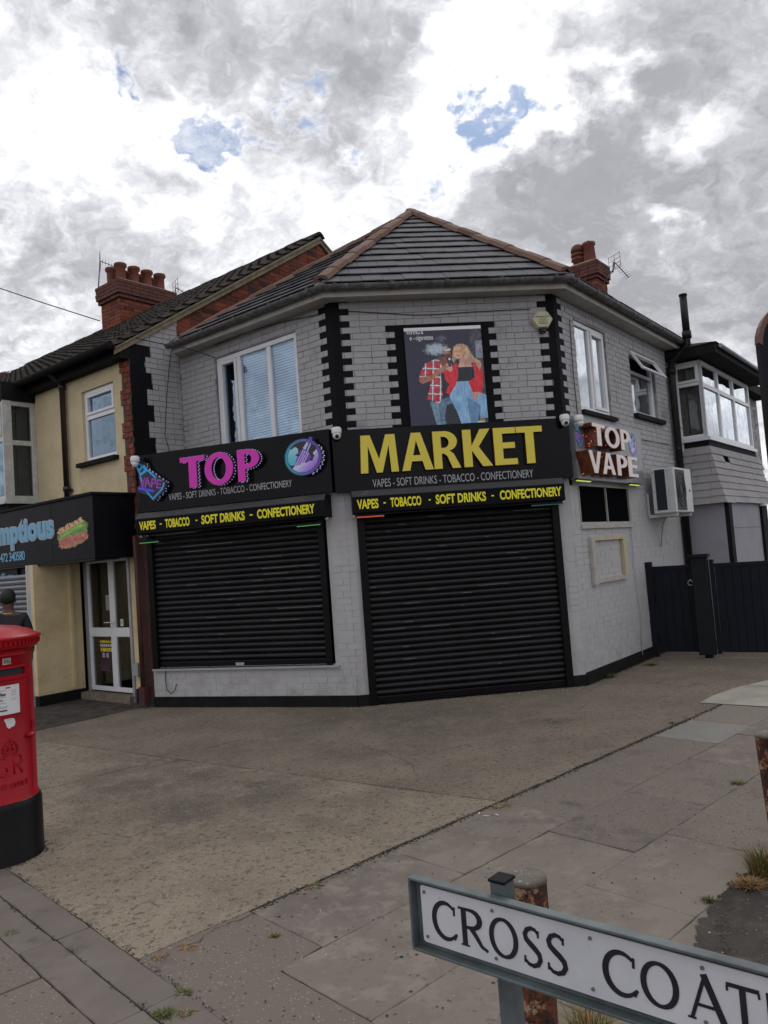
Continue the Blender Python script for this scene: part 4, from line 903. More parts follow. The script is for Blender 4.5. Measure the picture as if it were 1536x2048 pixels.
# poster --------------------------------------------------------------
def poster_fn(X, Y):
    rgb = np.zeros(X.shape+(3,)); rgb[:] = (40, 42, 60)
    n1 = vnoise(X, Y, 60); n2 = vnoise(X, Y, 22); n3 = vnoise(X+400, Y, 130)
    st = X > 1090+(Y-180)*.02; rgb[st] = (np.array((62, 60, 72))+(n2[..., None]-.5)*70+(((Y > 350) & (Y < 560) & (X > 1150))[..., None])*np.array((60, 66, 70)))[st]
    low = (Y > 1000) & (X > 740) & (X < 1000); rgb[low] = (36, 36, 50)
    def P(poly, c_, nz_=0, n_=n2):
        m = inpoly(X, Y, poly); rgb[m] = (np.array(c_)+(n_[..., None]-.5)*nz_)[m]; return m
    def E(cx, cy, rx, ry, c_, nz_=0):
        m = ell(X, Y, cx, cy, rx, ry); rgb[m] = (np.array(c_)+(n2[..., None]-.5)*nz_)[m]; return m
    # man
    P([(540, 1040), (800, 990), (850, 1060), (745, 1080), (715, 1200), (720, 1345), (620, 1345), (580, 1200)], (82, 108, 132), 70)
    P([(560, 1040), (640, 1050), (660, 1345), (620, 1345), (580, 1200)], (105, 130, 152), 50)
    P([(690, 520), (780, 520), (800, 600), (740, 640), (690, 600)], (110, 68, 54), 20)
    sh = inpoly(X, Y, [(520, 590), (600, 560), (690, 540), (720, 620), (790, 650), (840, 720), (720, 760), (700, 980), (660, 1060), (510, 1005), (560, 860), (570, 800), (430, 770), (450, 700)])
    pa = ((X*.97+Y*.1) % 92); pb = ((Y*1.0-X*.08) % 98)
    c_ = np.zeros(X.shape+(3,)); c_[:] = (176, 40, 52)
    c_[(pa < 34)] = (120, 55, 75); c_[(pb < 34)] = (130, 60, 80); c_[(pa < 34) & (pb < 34)] = (60, 68, 100)
    c_[(np.abs(pa-17) < 7)] = (196, 200, 212); c_[(np.abs(pb-17) < 7)] = (186, 192, 206)
    c_ += (n2[..., None]-.5)*70; rgb[sh] = c_[sh]
    P([(700, 700), (800, 740), (800, 980), (700, 980)], (34, 32, 44), 10)
    P([(430, 770), (470, 745), (560, 740), (650, 690), (740, 640), (790, 640), (770, 690), (680, 720), (600, 780), (470, 828), (435, 800)], (150, 96, 76), 30)
    E(810, 455, 52, 78, (140, 88, 72), 30); P([(790, 385), (850, 380), (868, 440), (862, 520), (838, 480), (836, 430)], (50, 38, 42), 20); E(815, 515, 40, 26, (88, 52, 46), 20); P([(780, 435), (850, 430), (850, 452), (780, 455)], (196, 196, 200), 0)
    # woman
    P([(870, 450), (885, 410), (930, 382), (1000, 380), (1060, 410), (1090, 480), (1130, 545), (1200, 590), (1215, 640), (1185, 700), (1150, 640), (1090, 600), (1060, 560), (900, 560), (872, 600), (850, 560), (868, 500)], (168, 138, 112), 70)
    jl = P([(880, 812), (1045, 812), (1075, 950), (1180, 955), (1250, 1000), (1265, 1100), (1250, 1255), (1140, 1262), (1160, 1110), (1010, 1010), (1000, 1120), (1030, 1330), (915, 1330), (870, 1180), (785, 985)], (120, 160, 196), 40, n1)
    P([(1010, 1010), (1160, 1110), (1150, 1190), (1120, 1260), (1110, 1325), (1030, 1330), (1000, 1120)], (90, 126, 160), 30)
    P([(940, 600), (1060, 590), (1110, 660), (915, 665)], (196, 150, 136), 20); P([(950, 540), (1020, 530), (1030, 610), (940, 610)], (186, 138, 122), 20)
    E(938, 478, 56, 72, (206, 158, 140), 25); P([(880, 456), (985, 452), (985, 478), (950, 486), (915, 478), (880, 480)], (196, 136, 70), 10); E(932, 512, 20, 7, (170, 50, 60))
    P([(990, 400), (1050, 420), (1085, 490), (1060, 560), (1020, 540), (1000, 470)], (182, 150, 122), 60)
    P([(915, 650), (1110, 650), (1115, 780), (1060, 815), (885, 818)], (30, 32, 46), 14)
    P([(900, 590), (915, 640), (915, 740), (880, 850), (790, 968), (742, 935), (800, 840), (745, 790), (745, 720), (800, 650), (850, 640)], (196, 34, 50), 30)
    P([(1100, 600), (1140, 610), (1212, 640), (1222, 810), (1190, 965), (1075, 950), (1035, 830), (1120, 775), (1118, 700)], (200, 34, 50), 34)
    P([(1130, 545), (1200, 590), (1210, 640), (1185, 700), (1150, 640)], (178, 146, 120), 60)
    E(1045, 590, 62, 40, (176, 132, 122), 30); P([(770, 600), (850, 610), (850, 690), (810, 700), (770, 650)], (190, 146, 132), 30); P([(650, 680), (780, 610), (800, 650), (700, 710)], (158, 108, 90), 30)
    P([(805, 560), (840, 560), (840, 640), (805, 640)], (52, 56, 60)); P([(812, 540), (832, 540), (832, 562), (812, 562)], (200, 205, 205))
    P([(1060, 950), (1150, 950), (1130, 1045), (1070, 1020)], (182, 138, 130), 30); P([(1140, 1255), (1200, 1260), (1190, 1290), (1135, 1285)], (170, 110, 100), 20); P([(1110, 1285), (1205, 1285), (1205, 1318), (1110, 1318)], (150, 205, 200), 30)
    fold = (vnoise(X*2.2, Y*.5, 30, 3)-.5)[..., None]*46; body_ = inpoly(X, Y, [(430, 380), (1260, 370), (1265, 1340), (500, 1340)]); dk = (np.abs(rgb-np.array((40, 42, 60))).sum(-1) > 24) & body_
    rgb[dk] = (rgb+fold+(X[..., None]-800)*-.015)[dk]; rgb[dk] = (rgb*.97+4)[dk]
    # smoke
    d_ = ((X-665)/145)**2+((Y-430)/72)**2; a_ = np.clip(1.35-d_-(n2-.5)*1.6, 0, 1)[..., None]*.92; rgb[:] = rgb*(1-a_)+(np.array((168, 182, 190))+(n2[..., None]-.5)*60)*a_
    d_ = ((X-745)/95)**2+((Y-315)/70)**2; a_ = np.clip(1.0-d_-(n2-.3)*1.8, 0, 1)[..., None]*.6; rgb[:] = rgb*(1-a_)+np.array((120, 128, 142))*a_
    top = Y < 205; rgb[top] = (200, 195, 205)
    return rgb, np.ones(X.shape, bool)
a, b = WC.hit(814, 750, .02)[0], WC.hit(969, 745, .02)[0]; z1 = WC.hit(885, 653, .02)[1]; z0 = 3.30
po = thing('vape_poster', 'dark poster of a man blowing vapour beside a smiling blond woman in red', 'poster', WC.pt((a+b)/2, z0, .01))
mb = MB(); mb.box(WC, a, b, z0, z1, .004, .016); mb.build('board', 'signm', po)
print_grid(WC, a+.002, b-.002, z0+.002, z1-.002, .0185, 290, 1240, 170, 1345, poster_fn, 150, 'printed_face', 'print', po, gain=1.6)
textpart(WC, 'VAPING &', WC.hit(811, 665)[0], WC.hit(846, 665)[0], WC.hit(828, 670)[1], WC.hit(828, 660)[1], .019, .001, 'upvc', po, bold=.01, sp=.92)
textpart(WC, 'e - cigarettes', WC.hit(819, 680)[0], WC.hit(866, 680)[0], WC.hit(842, 684)[1], WC.hit(842, 672)[1], .019, .001, 'upvc', po, bold=.01, sp=.92)
# alarm box ------------------------------------------------------------
c_ = WC.hit(1084, 640, .05); al = thing('alarm_box', 'yellowed hexagonal alarm box high on the right quoin', 'alarm', WC.pt(c_[0], c_[1], 0))
hx = [(math.cos(R(60*i))*.132, math.sin(R(60*i))*.118) for i in range(6)]
mb = MB(); mb.prism([WC.pt(c_[0]+x*1.04, c_[1]+z*1.04, .004) for x, z in hx], (*(WC.n*.05), 0)); mb.build('box_base', 'alarm', al, bevel=.01)
mb = MB(); mb.prism([WC.pt(c_[0]+x*.98, c_[1]+z*.98, .055) for x, z in hx], (*(WC.n*.03), 0)); mb.build('cover', 'alarm', al, bevel=.008)
for s, w_, dz in (('SENSOR-LINK', .092, .034), ('(EWS)', .042, .012), ('Grimsby', .046, -.010), ('01472', .05, -.032), ('798369', .06, -.056)): textpart(WC, s, c_[0]-w_, c_[0]+w_, c_[1]+dz-.006, c_[1]+dz+.008, .086, .001, 'ink', al, bold=.02, sp=1.2)
mb = MB(); mb.lathe(WC.pt(c_[0]+.0, c_[1]-.16, .035), [(.045, 0), (.05, .04)], 10); mb.build('strobe', 'lens', al)
# cameras ----------------------------------------------------------------
def cctv(p, W, look, lab):
    t = thing('security_camera', lab, 'camera', p, 'white dome cameras on the shop signs'); p = Vector(p)
    look = Vector(look).normalized(); n3 = Vector((*W.n, 0))
    mb = MB(); mb.lathe(p+Vector((0, 0, -.035)), [(.055, 0), (.06, .02), (.06, .07), (.045, .085)], 18); mb.build('camera_base', 'cctv', t)
    q = p+Vector((0, 0, -.05))+n3*.01; mb = MB(); mb.ball(q, .05, 16); mb.build('camera_ball', 'cctv', t)
    mb = MB(); mb.ball(q+look*.03, .028, 12); mb.build('lens', 'lens', t)
def cpos(W, x, y, d): s, z = W.hit(x, y, d); return W.pt(s, z, d)
cctv(cpos(WC, 673, 863, .2), WC, (.1, -1, -.35), 'white dome camera between the TOP and MARKET signs')
cctv(cpos(WC, 1129, 837, .2), WC, (.1, -1, -.3), 'white dome camera at the top right corner of the MARKET sign')
cctv(cpos(WD, 1157, 838, .2), WD, (1, .4, -.3), 'white dome camera at the top left corner of the TOP VAPE sign')
cctv(cpos(WA, 270, 920, .25), WA, (-1, -.4, -.3), 'white dome camera above the neon bottle, facing the cream shop')
# led strips under the hoods
def strip(W, x0, y0, x1, y1, d, m, lab, grp='short light bars under the hood signs'):
    a, z0 = W.hit(x0, y0, d); b, z1 = W.hit(x1, y1, d); z = (z0+z1)/2; t = thing('light_bar', lab, 'light', W.pt(a, z, d), grp)
    mb = MB(); mb.box(W, a, b, z+.006, z+.03, d-.03, d); mb.build('housing', 'guide', t)
    mb = MB(); mb.box(W, a+.01, b-.01, z-.006, z+.005, d-.024, d-.002); mb.build('tube', m, t)
strip(WA, 277, 1087, 317, 1083, .21, 'ledg', 'lit green light bar at the left end of the shorter shutter hood')
strip(WA, 592, 1053, 641, 1049, .21, 'ledg', 'lit green light bar at the right end of the shorter shutter hood')
strip(WC, 712, 1035, 770, 1031, .21, 'ledred', 'lit red light bar at the left end of the tall shutter hood')
strip(WC, 1062, 1011, 1125, 1008, .21, 'ledgd', 'dim green light bar at the right end of the tall shutter hood')
strip(WD, 1155, 962, 1183, 962, .16, 'ledy', 'lit yellow light bar under the left end of the TOP VAPE sign')
strip(WD, 1261, 969, 1280, 971, .16, 'ledy', 'lit yellow light bar under the right end of the TOP VAPE sign')

# ------------------------------------------------------------------ roof of the shop
def offs(W, d): return W.o+W.n*d, W.t
def isec(o1, t1, o2, t2):
    M_ = np.array([[t1.x, -t2.x], [t1.y, -t2.y]]); a, b = np.linalg.solve(M_, [o2.x-o1.x, o2.y-o1.y]); return o1+t1*a
OV = .27; ZR = 5.075
E1 = isec(*offs(WU, OV), *offs(WC, OV)); E2 = isec(*offs(WC, OV), *offs(WD, OV)); EL = WU.o+WU.n*OV+WU.t*.30; EE = E2+DD*4.9
AP = Vector((.80, 12.42, 7.36))
v3 = lambda p, z: Vector((p.x, p.y, z))
roof = MB(); AD = AP+Vector((*DD, 0))*6
roof.add([v3(EL, ZR), v3(E1, ZR), AP], [(0, 1, 2)]); roof.add([v3(E1, ZR), v3(E2, ZR), AP], [(0, 1, 2)]); roof.add([v3(E2, ZR), v3(EE, ZR), AD, AP], [(0, 1, 2, 3)])
back = EL+e_*8
roof.add([v3(EL, ZR), AP, AD, v3(back, ZR)], [(0, 1, 2, 3)])
rf = roof.build('roof', 'tileside', shop)
def clip(poly, tri):
    for i in range(len(tri)):
        a, b = tri[i], tri[(i+1) % len(tri)]; o = []
        ins = lambda p: (b[0]-a[0])*(p[1]-a[1])-(b[1]-a[1])*(p[0]-a[0]) >= -1e-9
        for j in range(len(poly)):
            p, q = poly[j], poly[(j+1) % len(poly)]
            if ins(p): o.append(p)
            if ins(p) != ins(q):
                d1_ = (b[0]-a[0])*(p[1]-a[1])-(b[1]-a[1])*(p[0]-a[0]); d2_ = (b[0]-a[0])*(q[1]-a[1])-(b[1]-a[1])*(q[0]-a[0]); t = d1_/(d1_-d2_); o.append((p[0]+(q[0]-p[0])*t, p[1]+(q[1]-p[1])*t))
        poly = o
        if len(poly) < 3: return []
    return poly
def tiles(A, B, tops, parent, m='tile', width=.27, row=.322, single=True, lift=.028, th=.012, name='roof_tile', over=.05, sub=None):
    """A,B eaves ends (3D), tops: list of further 3D corners, counter-clockwise A,B,tops..."""
    A = Vector(A); B = Vector(B); t = (B-A).normalized(); nrm = (B-A).cross(Vector(tops[0])-A).normalized(); 
    if nrm.z < 0: nrm = -nrm
    up = nrm.cross(t).normalized(); 
    if up.z < 0: up = -up
    uv = [(0, -over), ((B-A).length, -over)]+[((Vector(p)-A).dot(t), (Vector(p)-A).dot(up)) for p in tops]
    area = sum(uv[i][0]*uv[(i+1) % len(uv)][1]-uv[(i+1) % len(uv)][0]*uv[i][1] for i in range(len(uv)))
    if area < 0: uv = uv[::-1]
    vmax = max(p[1] for p in uv); umin = min(p[0] for p in uv); umax = max(p[0] for p in uv); r = 0; v = -over; big = MB()
    while v < vmax:
        u = umin-width*(.5*(r % 2))-rnd.random()*.02
        while u < umax:
            g = .0025; q = clip([(u+g, v), (u+width-g, v), (u+width-g, v+row*1.02), (u+g, v+row*1.02)], uv)
            u += width
            if len(q) < 3: continue
            ar = abs(sum(q[i][0]*q[(i+1) % len(q)][1]-q[(i+1) % len(q)][0]*q[i][1] for i in range(len(q))))/2
            if ar < .002: continue
            dl = rnd.uniform(-.003, .003)
            f_ = lambda p, h: A+t*p[0]+up*p[1]+nrm*h
            top = [f_(p, dl+lift*(1-(p[1]-v)/row)+.012) for p in q]; bot = [f_(p, dl+lift*(1-(p[1]-v)/row)+.012-th) for p in q]
            mb = MB() if single else big; n = len(q)
            mb.add(top+bot, [tuple(range(n)), tuple(range(n, 2*n))[::-1]]+[(i, n+i, n+(i+1) % n, (i+1) % n) for i in range(n)])
            if single: mb.build(name, m, parent)
        r += 1; v += row
    if not single: big.build(name+'s', m, parent, kind='stuff')
tiles(v3(E1, ZR), v3(E2, ZR), [AP], rf, width=.255)
tiles(v3(EL, ZR), v3(E1, ZR), [AP], rf, width=.255)
tiles(v3(E2, ZR), v3(EE, ZR), [AD, AP], rf, single=False)
def ridge(A, B, parent, m='hip', L=.40, wd=.105, dz=.045, name='ridge_tile', rise=.048):
    A = Vector(A); B = Vector(B); d = (B-A); n = max(1, int(round(d.length/L))); d.normalize(); L = (B-A).length/n
    sd = d.cross(Vector((0, 0, 1))).normalized(); up = sd.cross(d).normalized()
    if up.z < 0: up = -up
    for i in range(n):
        p = A+d*(i*L+.004); q = A+d*((i+1)*L+.012); jz = up*(.010 if i % 2 else 0); 
        pr = [(-wd, -.02), (-wd*.8, .03), (-wd*.25, rise), (wd*.25, rise), (wd*.8, .03), (wd, -.02), (wd*.8, -.03), (0, rise-.03), (-wd*.8, -.03)]
        mb = MB(); k = [p+sd*x+up*(y+dz-.03)+jz for x, y in pr]; mb.prism(k, (q-p)); mb.build(name, m, parent)
        mb = MB(); c = q-d*.01+up*(dz+rise-.035); mb.tube([c-sd*.035, c+sd*.035+up*.0], .008, 5); mb.build('ridge_clip', 'tileside', parent)
ridge(v3(E1, ZR+.02)+Vector((0, 0, .02)), AP+Vector((0, 0, .03)), rf); ridge(v3(E2, ZR+.04), AP+Vector((0, 0, .03)), rf); ridge(v3(EL, ZR-.02)+(AP-v3(EL, ZR))*.02, AP+Vector((0, 0, .0)), rf, wd=.10)
ridge(AP+Vector((*DD, 0))*.2, AD, rf)
mb = MB(); mb.ball(AP+Vector((0, 0, .035)), .11, 10, (1, 1, .45)); mb.build('ridge_cap', 'hip', rf)
# soffit, fascia board, gutter
def run(d): return [WU.o+WU.n*d+WU.t*(.12 if d > 0 else 0), isec(*offs(WU, d), *offs(WC, d)), isec(*offs(WC, d), *offs(WD, d)), WD.o+WD.n*d+DD*4.75]
mb = MB(); i_, o_ = run(-.02), run(.20)
for k in range(3): mb.add([v3(i_[k], 4.935), v3(i_[k+1], 4.935), v3(o_[k+1], 4.935), v3(o_[k], 4.935), v3(i_[k], 4.95), v3(i_[k+1], 4.95), v3(o_[k+1], 4.95), v3(o_[k], 4.95)], [(0, 1, 2, 3), (4, 7, 6, 5), (0, 4, 5, 1), (3, 2, 6, 7), (0, 3, 7, 4), (1, 5, 6, 2)])
mb.build('soffit', 'fascia', shop)
mb = MB(); i_, o_ = run(.20), run(.222)
for k in range(3): mb.add([v3(p, z) for z in (4.925, 5.06) for p in (i_[k], i_[k+1], o_[k+1], o_[k])], [(0, 1, 2, 3), (4, 7, 6, 5), (0, 4, 5, 1), (3, 2, 6, 7), (0, 3, 7, 4), (1, 5, 6, 2)])
mb.build('fascia_board', 'fascia', shop)
mb = MB(); g_ = run(.285)
prg = [(math.cos(R(a))*.058, math.sin(R(a))*.058) for a in range(180, 361, 20)]+[(math.cos(R(a))*.050, math.sin(R(a))*.050) for a in range(360, 179, -20)]
for k in range(3):
    d = (g_[k+1]-g_[k]); dd = d.normalized(); n_ = Vector((dd.y, -dd.x)); n_ = n_ if n_.dot(-g_[k]) > 0 else -n_
    zz0 = 5.045
    mb.prism([v3(g_[k]+n_*x, zz0+z_+.02*0) for x, z_ in prg], (*d, 0))
gu = mb.build('gutter', 'gutter', shop)
mb = MB()
for k in range(3):
    d = g_[k+1]-g_[k]; dd = d.normalized(); n_ = Vector((dd.y, -dd.x)); n_ = n_ if n_.dot(-g_[k]) > 0 else -n_; n = int(d.length/.62)
    for i in range(n+1):
        c = g_[k]+d*((i+.25)/(n+.5)); w_ = .022
        pr2 = [(math.cos(R(a))*.068, math.sin(R(a))*.068+.01*(a in (180, 360))) for a in range(180, 361, 30)]+[(math.cos(R(a))*.055, math.sin(R(a))*.055) for a in range(360, 179, -30)]
        mb.prism([v3(c-dd*w_+n_*x, 5.045+z_) for x, z_ in pr2], (*(dd*w_*2), 0))
for k in (1, 2): mb.lathe(v3(g_[k], 4.985), [(.03, 0), (.066, .03), (.072, .075)], 14)
mb.builds('gutter_bracket', 'gutter', gu)
# soil pipe and white downpipe on the side wall
def wpx(W, x, y, d): s, z = W.hit(x, y, d); return W.pt(s, z, d)
sp = thing('soil_pipe', 'thick black soil pipe on the side wall rising above the gutter with an offset top', 'pipe', WD.pt(4.38, 0, .07))
mb = MB(); sx = WD.hit(1342, 740, .08)[0]; mb.tube([WD.pt(sx, .05, .08), WD.pt(sx, 4.62, .08), WD.pt(sx, 4.74, .10), WD.pt(sx+.03, 4.86, .26), WD.pt(sx+.04, 4.95, .37), WD.pt(sx+.04, 5.10, .38), WD.pt(sx+.04, 5.12, .38)], .058, 14); mb.build('pipe', 'soil', sp)
mb = MB(); tt = WD.pt(sx+.04, 5.1, .38); mb.tube([tt, tt+Vector((0, 0, .72))], .060, 14); mb.tube([tt+Vector((0, 0, -.03)), tt+Vector((0, 0, .09))], .076, 14); mb.tube([WD.pt(sx, 4.50, .08), WD.pt(sx, 4.62, .08)], .074, 14); mb.tube([WD.pt(sx, 2.5, .08), WD.pt(sx, 2.6, .08)], .074, 14); mb.tube([tt+Vector((0, 0, .70)), tt+Vector((0, 0, .73))], .068, 14); mb.builds('collar', 'soil', sp)
wp = thing('downpipe', 'slim white downpipe beside the black soil pipe', 'pipe', WD.pt(sx+.2, 0, .06))
mb = MB(); mb.tube([WD.pt(sx+.22, .1, .08), WD.pt(sx+.22, 4.95, .08)], .034, 10); mb.build('pipe', 'wpipe', wp); mb = MB()
for z in (1.35, 2.3, 3.6): mb.tube([WD.pt(sx+.22, z, .08), WD.pt(sx+.22, z+.05, .08)], .042, 10)
mb.builds('collar', 'wpipe', wp)

# ------------------------------------------------------------------ air conditioning unit
s0_, s1_ = WD.hit(1295, 980, .12)[0], None
s0_ = 2.68; acz = (2.12, 2.80); s1_ = s0_+.86
ac = thing('air_conditioner', 'white outdoor air conditioning unit bracketed on the side wall beside the TOP VAPE sign', 'air conditioner', WD.pt(s0_, acz[0], 0))
mb = MB(); mb.box(WD, s0_, s1_, *acz, .12, .46); mb.build('casing', 'acw', ac, bevel=.012)
side = Wall(WD.pt(s0_, 0, .12), WD.pt(s0_, 0, .46)); side.n = -DD.copy()
mb = MB(); mb.box(side, .06, .21, acz[0]+.05, acz[1]-.02, .001, .005); mb.build('condenser_fins', 'acd', ac)
mb = MB()
for k in range(2):
    for z in (acz[0]+.07, acz[0]+.33, acz[1]-.05): mb.ball(side.pt(.03+k*.22, z, .003), .007, 6)
mb.builds('casing_screw', 'ink', ac)
mb = MB(); f0, f1_ = s0_+.06, s0_+.50; mb.box(WD, f0, f1_, acz[0]+.03, acz[1]-.03, .455, .4625)
n = 22
for k in range(n+1): z = acz[0]+.04+k*(acz[1]-acz[0]-.08)/n; mb.box(WD, f0, f1_, z-.003, z+.003, .463, .469)
for k in range(13): x = f0+.01+k*(f1_-f0-.02)/12; mb.box(WD, x-.0025, x+.0025, acz[0]+.04, acz[1]-.04, .4632, .4685)
mb.build('fan_guard', 'acg', ac)
mb = MB(); cxx, czz = (f0+f1_)/2, (acz[0]+acz[1])/2
for rr_ in (.21, .15, .09): mb.tube([WD.pt(cxx+rr_*math.cos(R(a)), czz+rr_*1.25*math.sin(R(a)), .472) for a in range(0, 361, 20)], .005, 4)
mb.builds('fan_ring', 'ink', ac)
mb = MB(); mb.box(WD, s1_-.16, s1_-.12, czz-.02, czz+.02, .461, .464); mb.build('badge', 'ink', ac)
mb = MB()
for s in (s0_+.08, s1_-.12): mb.box(WD, s, s+.035, acz[0]-.05, acz[0]-.005, .002, .44); mb.box(WD, s, s+.035, acz[0]-.06, acz[0]+.32, .002, .03)
mb.builds('wall_bracket', 'acw', ac)
mb = MB(); mb.tube([WD.pt(s0_+.35, acz[0]-.02, .2), WD.pt(s0_+.36, acz[0]-.15, .12), WD.pt(s0_+.45, acz[0]-.35, .05), WD.pt(s0_+.44, acz[0]-.5, .03)], .009, 6); mb.build('drain_hose', 'greyink', ac)

# ------------------------------------------------------------------ chimneys
def chimney(c0, a, la, b, lb, z0, z1, pots, body, coll, nm='brick', L=.22, course=.08, par=None):
    """c0 near corner; faces run a (length la) and b (length lb)"""
    a = a.normalized(); b = b.normalized(); core = MB(); out = []
    Wa = Wall(c0, t=a); Wb = Wall(c0, t=b); Wa.n = -b; Wb.n = -a
    zc = z1-.40
    core.prism([v3(c0+a*.01+b*.01, z0), v3(c0+a*(la-.01)+b*.01, z0), v3(c0+a*(la-.01)+b*(lb-.01), z0), v3(c0+a*.01+b*(lb-.01), z0)], (0, 0, z1-z0-.01)); st = core.build('chimney_stack', 'rmort', par)
    mb = MB(); mc = MB()
    def wallb(W_, l_, z0_, z1_, d, tgt, dep=.09):
        bl = []; bricks(W_, -d, l_+d, z0_, z1_, [], lambda s, t, z, i: [(s, t, 'x')], bl, course=course, L=L, jt=.010)
        for q in bl: tgt.box(W_, q[1], q[2], q[3], q[4], -dep, d+q[5]*1.5)
    for W_, l_ in ((Wa, la), (Wb, lb)):
        wallb(W_, l_, z0, zc, 0, mb); wallb(W_, l_, zc, zc+.08, .045, mc, .05); wallb(W_, l_, zc+.08, z1, .085, mc, .08)
    # far faces plain
    mb.build(nm+'work', body, st, kind='stuff'); mc.build('corbel_brickwork', coll, st, kind='stuff')
    mb = MB(); q = lambda x, y: c0+a*x+b*y; d = -.07
    P1 = [q(d, d), q(la-d, d), q(la-d, lb-d), q(d, lb-d)]; P2 = [q(.12, .12), q(la-.12, .12), q(la-.12, lb-.12), q(.12, lb-.12)]
    mb.add([v3(p, z1) for p in P1]+[v3(p, z1+.10) for p in P2], [(0, 1, 5, 4), (1, 2, 6, 5), (2, 3, 7, 6), (3, 0, 4, 7), (4, 5, 6, 7)]); mb.build('flaunching', 'flaunch', st)
    for (x, y, r, h, kind) in pots:
        p = v3(q(x, y), z1+.05); mb = MB()
        if kind == 'roll': mb.lathe(p, [(r, 0), (r*.9, .05), (r*.88, h-.10), (r*1.12, h-.07), (r*1.18, h-.03), (r*1.12, h), (r*.85, h), (r*.8, h-.15)], 20, cap=False)
        elif kind == 'louvre': mb.lathe(p, [(r*.85, 0), (r*.85, h*.3), (r*1.1, h*.33), (r*1.1, h*.42), (r*.8, h*.44), (r*.8, h*.5), (r*1.12, h*.52), (r*1.1, h*.6), (r*.8, h*.62), (r*.8, h*.68), (r*1.1, h*.70), (r*1.08, h*.80), (r*.9, h*.92), (r*.55, h), (.01, h*1.02)], 20)
        else: mb.lathe(p, [(r*1.1, 0), (r*.88, h-.08), (r*1.1, h-.05), (r*1.1, h), (r*.8, h), (r*.75, h-.1)], 20, cap=False); mb.tube([p+Vector((-r, 0, h)), p+Vector((0, 0, h+.07)), p+Vector((r, 0, h))], .006, 4)
        mb.build('chimney_pot', 'clay', st)
    return st
R0 = Vector((-.898, 13.831))
d0x = WL.hit(178, 1260, -.03)[0]
left = thing('sandwich_shop', 'cream pebbledashed two storey sandwich shop with old tiled roof and dark fascia', 'building', (LC.x, LC.y, 0))
pots = [(.20, .19+.34*i, .12, .40, 'roll') for i in range(4)]+[(.56, .19+.34*i, .12, .40, 'roll') for i in range(4)]
chimney(R0+UD*5.3-e_*.7, UD, .75, e_, 1.40, 6.6, 8.30, [(x, y, r, h, k) for x, y, r, h, k in pots], 'red', 'soot', par=left)
c_ = at(1193, 560, 17.3); ztc = at(1190, 521, 17.3).z
la_ = max((x*.01 for x in range(50, 200)), key=lambda L_: -abs(proj(Vector((c_.x, c_.y, ztc))+Vector((*UD, 0))*(L_-.085))[0]-1140)); lb_ = max((x*.01 for x in range(30, 200)), key=lambda L_: -abs(proj(Vector((c_.x, c_.y, ztc))+Vector((*DD, 0))*(L_))[0]-1211))
print('chimney', la_, lb_, ztc)
chimney(Vector((c_.x, c_.y)), UD, la_, DD, lb_, 6.6, ztc, [(la_*.74, lb_*.5, .15, .56, 'louvre'), (la_*.34, lb_*.5, .14, .52, 'cage')], 'red', 'soot', par=shop)
fc_ = thing('distant_chimney', 'small red brick chimney peeping over the far end of the cream shop roof', 'chimney', at(-5, 800, 26))
c_ = at(6, 760, 26); chimney(Vector((c_.x, c_.y)), UD, .9, e_, .5, c_.z-1.6, c_.z+.25, [], 'red', 'soot', par=fc_)

# ------------------------------------------------------------------ neighbour: gable, roof, front
ZG = 5.0; SL = (7.62-5.03)/4.05
gl = []
def gr(z): s = max(0, (z-ZG)/SL); return (s, 8.1-s)
def fG(s0, s1, z, i):
    k = int((z-3)/.0775)//3
    b = [(0, .26 if k % 2 else .36)]
    if s1 < .86 and z < 5.62 or (s0+s1)/2 < (.83 if z < 5.2 else .83-(z-5.2)*.05): return pieces(s0, s1, 'grey', b if z < 5.03 else [])
    return [(s0, s1, 'redblk')]
bricks(WR, 0, 8, 3.0, 5.1, [(.845, 9, 2.9, 5.1)], fG, gl); 
bricks(WR, 0, 8, 5.1, 7.60, [], fG, gl, rng=gr, ph=.1)
mb = MB(); mb.prism([WR.pt(0.004, 0, -.01), WR.pt(0.004, ZG, -.01), WR.pt(4.05, 7.60, -.01), WR.pt(8.1, ZG, -.01), WR.pt(8.1, 0, -.01)], (*(-WR.n*.15), 0)); mb.build('gable_wall', 'mort', left)
nbl = {'black': 'quoin_brick', 'grey': 'brick', 'redblk': 'gable_brick', 'red': 'corner_brick'}
lw_ = MB(); WLo = WL.len
nw = (WL.hit(167, 850)[0], WL.hit(232, 850)[0], 3.50, 4.56)
panel(lw_, WL, 0, WLo-.2, 2.6, ZE, -.15, .010, [nw]); lw_.build('wall', 'cream', left)
rl = []
def fRq(s0, s1, z, i):
    k = int((z-3)/.0775+.5)//3; return [(max(s0, WLo-(.24 if k % 2 else .13)), s1, 'red')] if s1 > WLo-(.24 if k % 2 else .13) else []
bricks(WL, WLo-.45, WLo, 2.6, ZE, [], fRq, rl, L=.115); rl = [(b[0], b[1], b[2], b[3], b[4], b[5]+.016, b[6]) for b in rl]
mb = MB(); mb.box(WL, WLo-.2, WLo-.004, 0, ZE, -.15, .002); mb.build('corner_mortar', 'rmort', left)
place_bricks([b for b in gl if b[6] in ('grey', 'black')]+rl, left, 298, nbl); place_bricks([b for b in gl if b[6] == 'redblk'], left, 0, nbl)
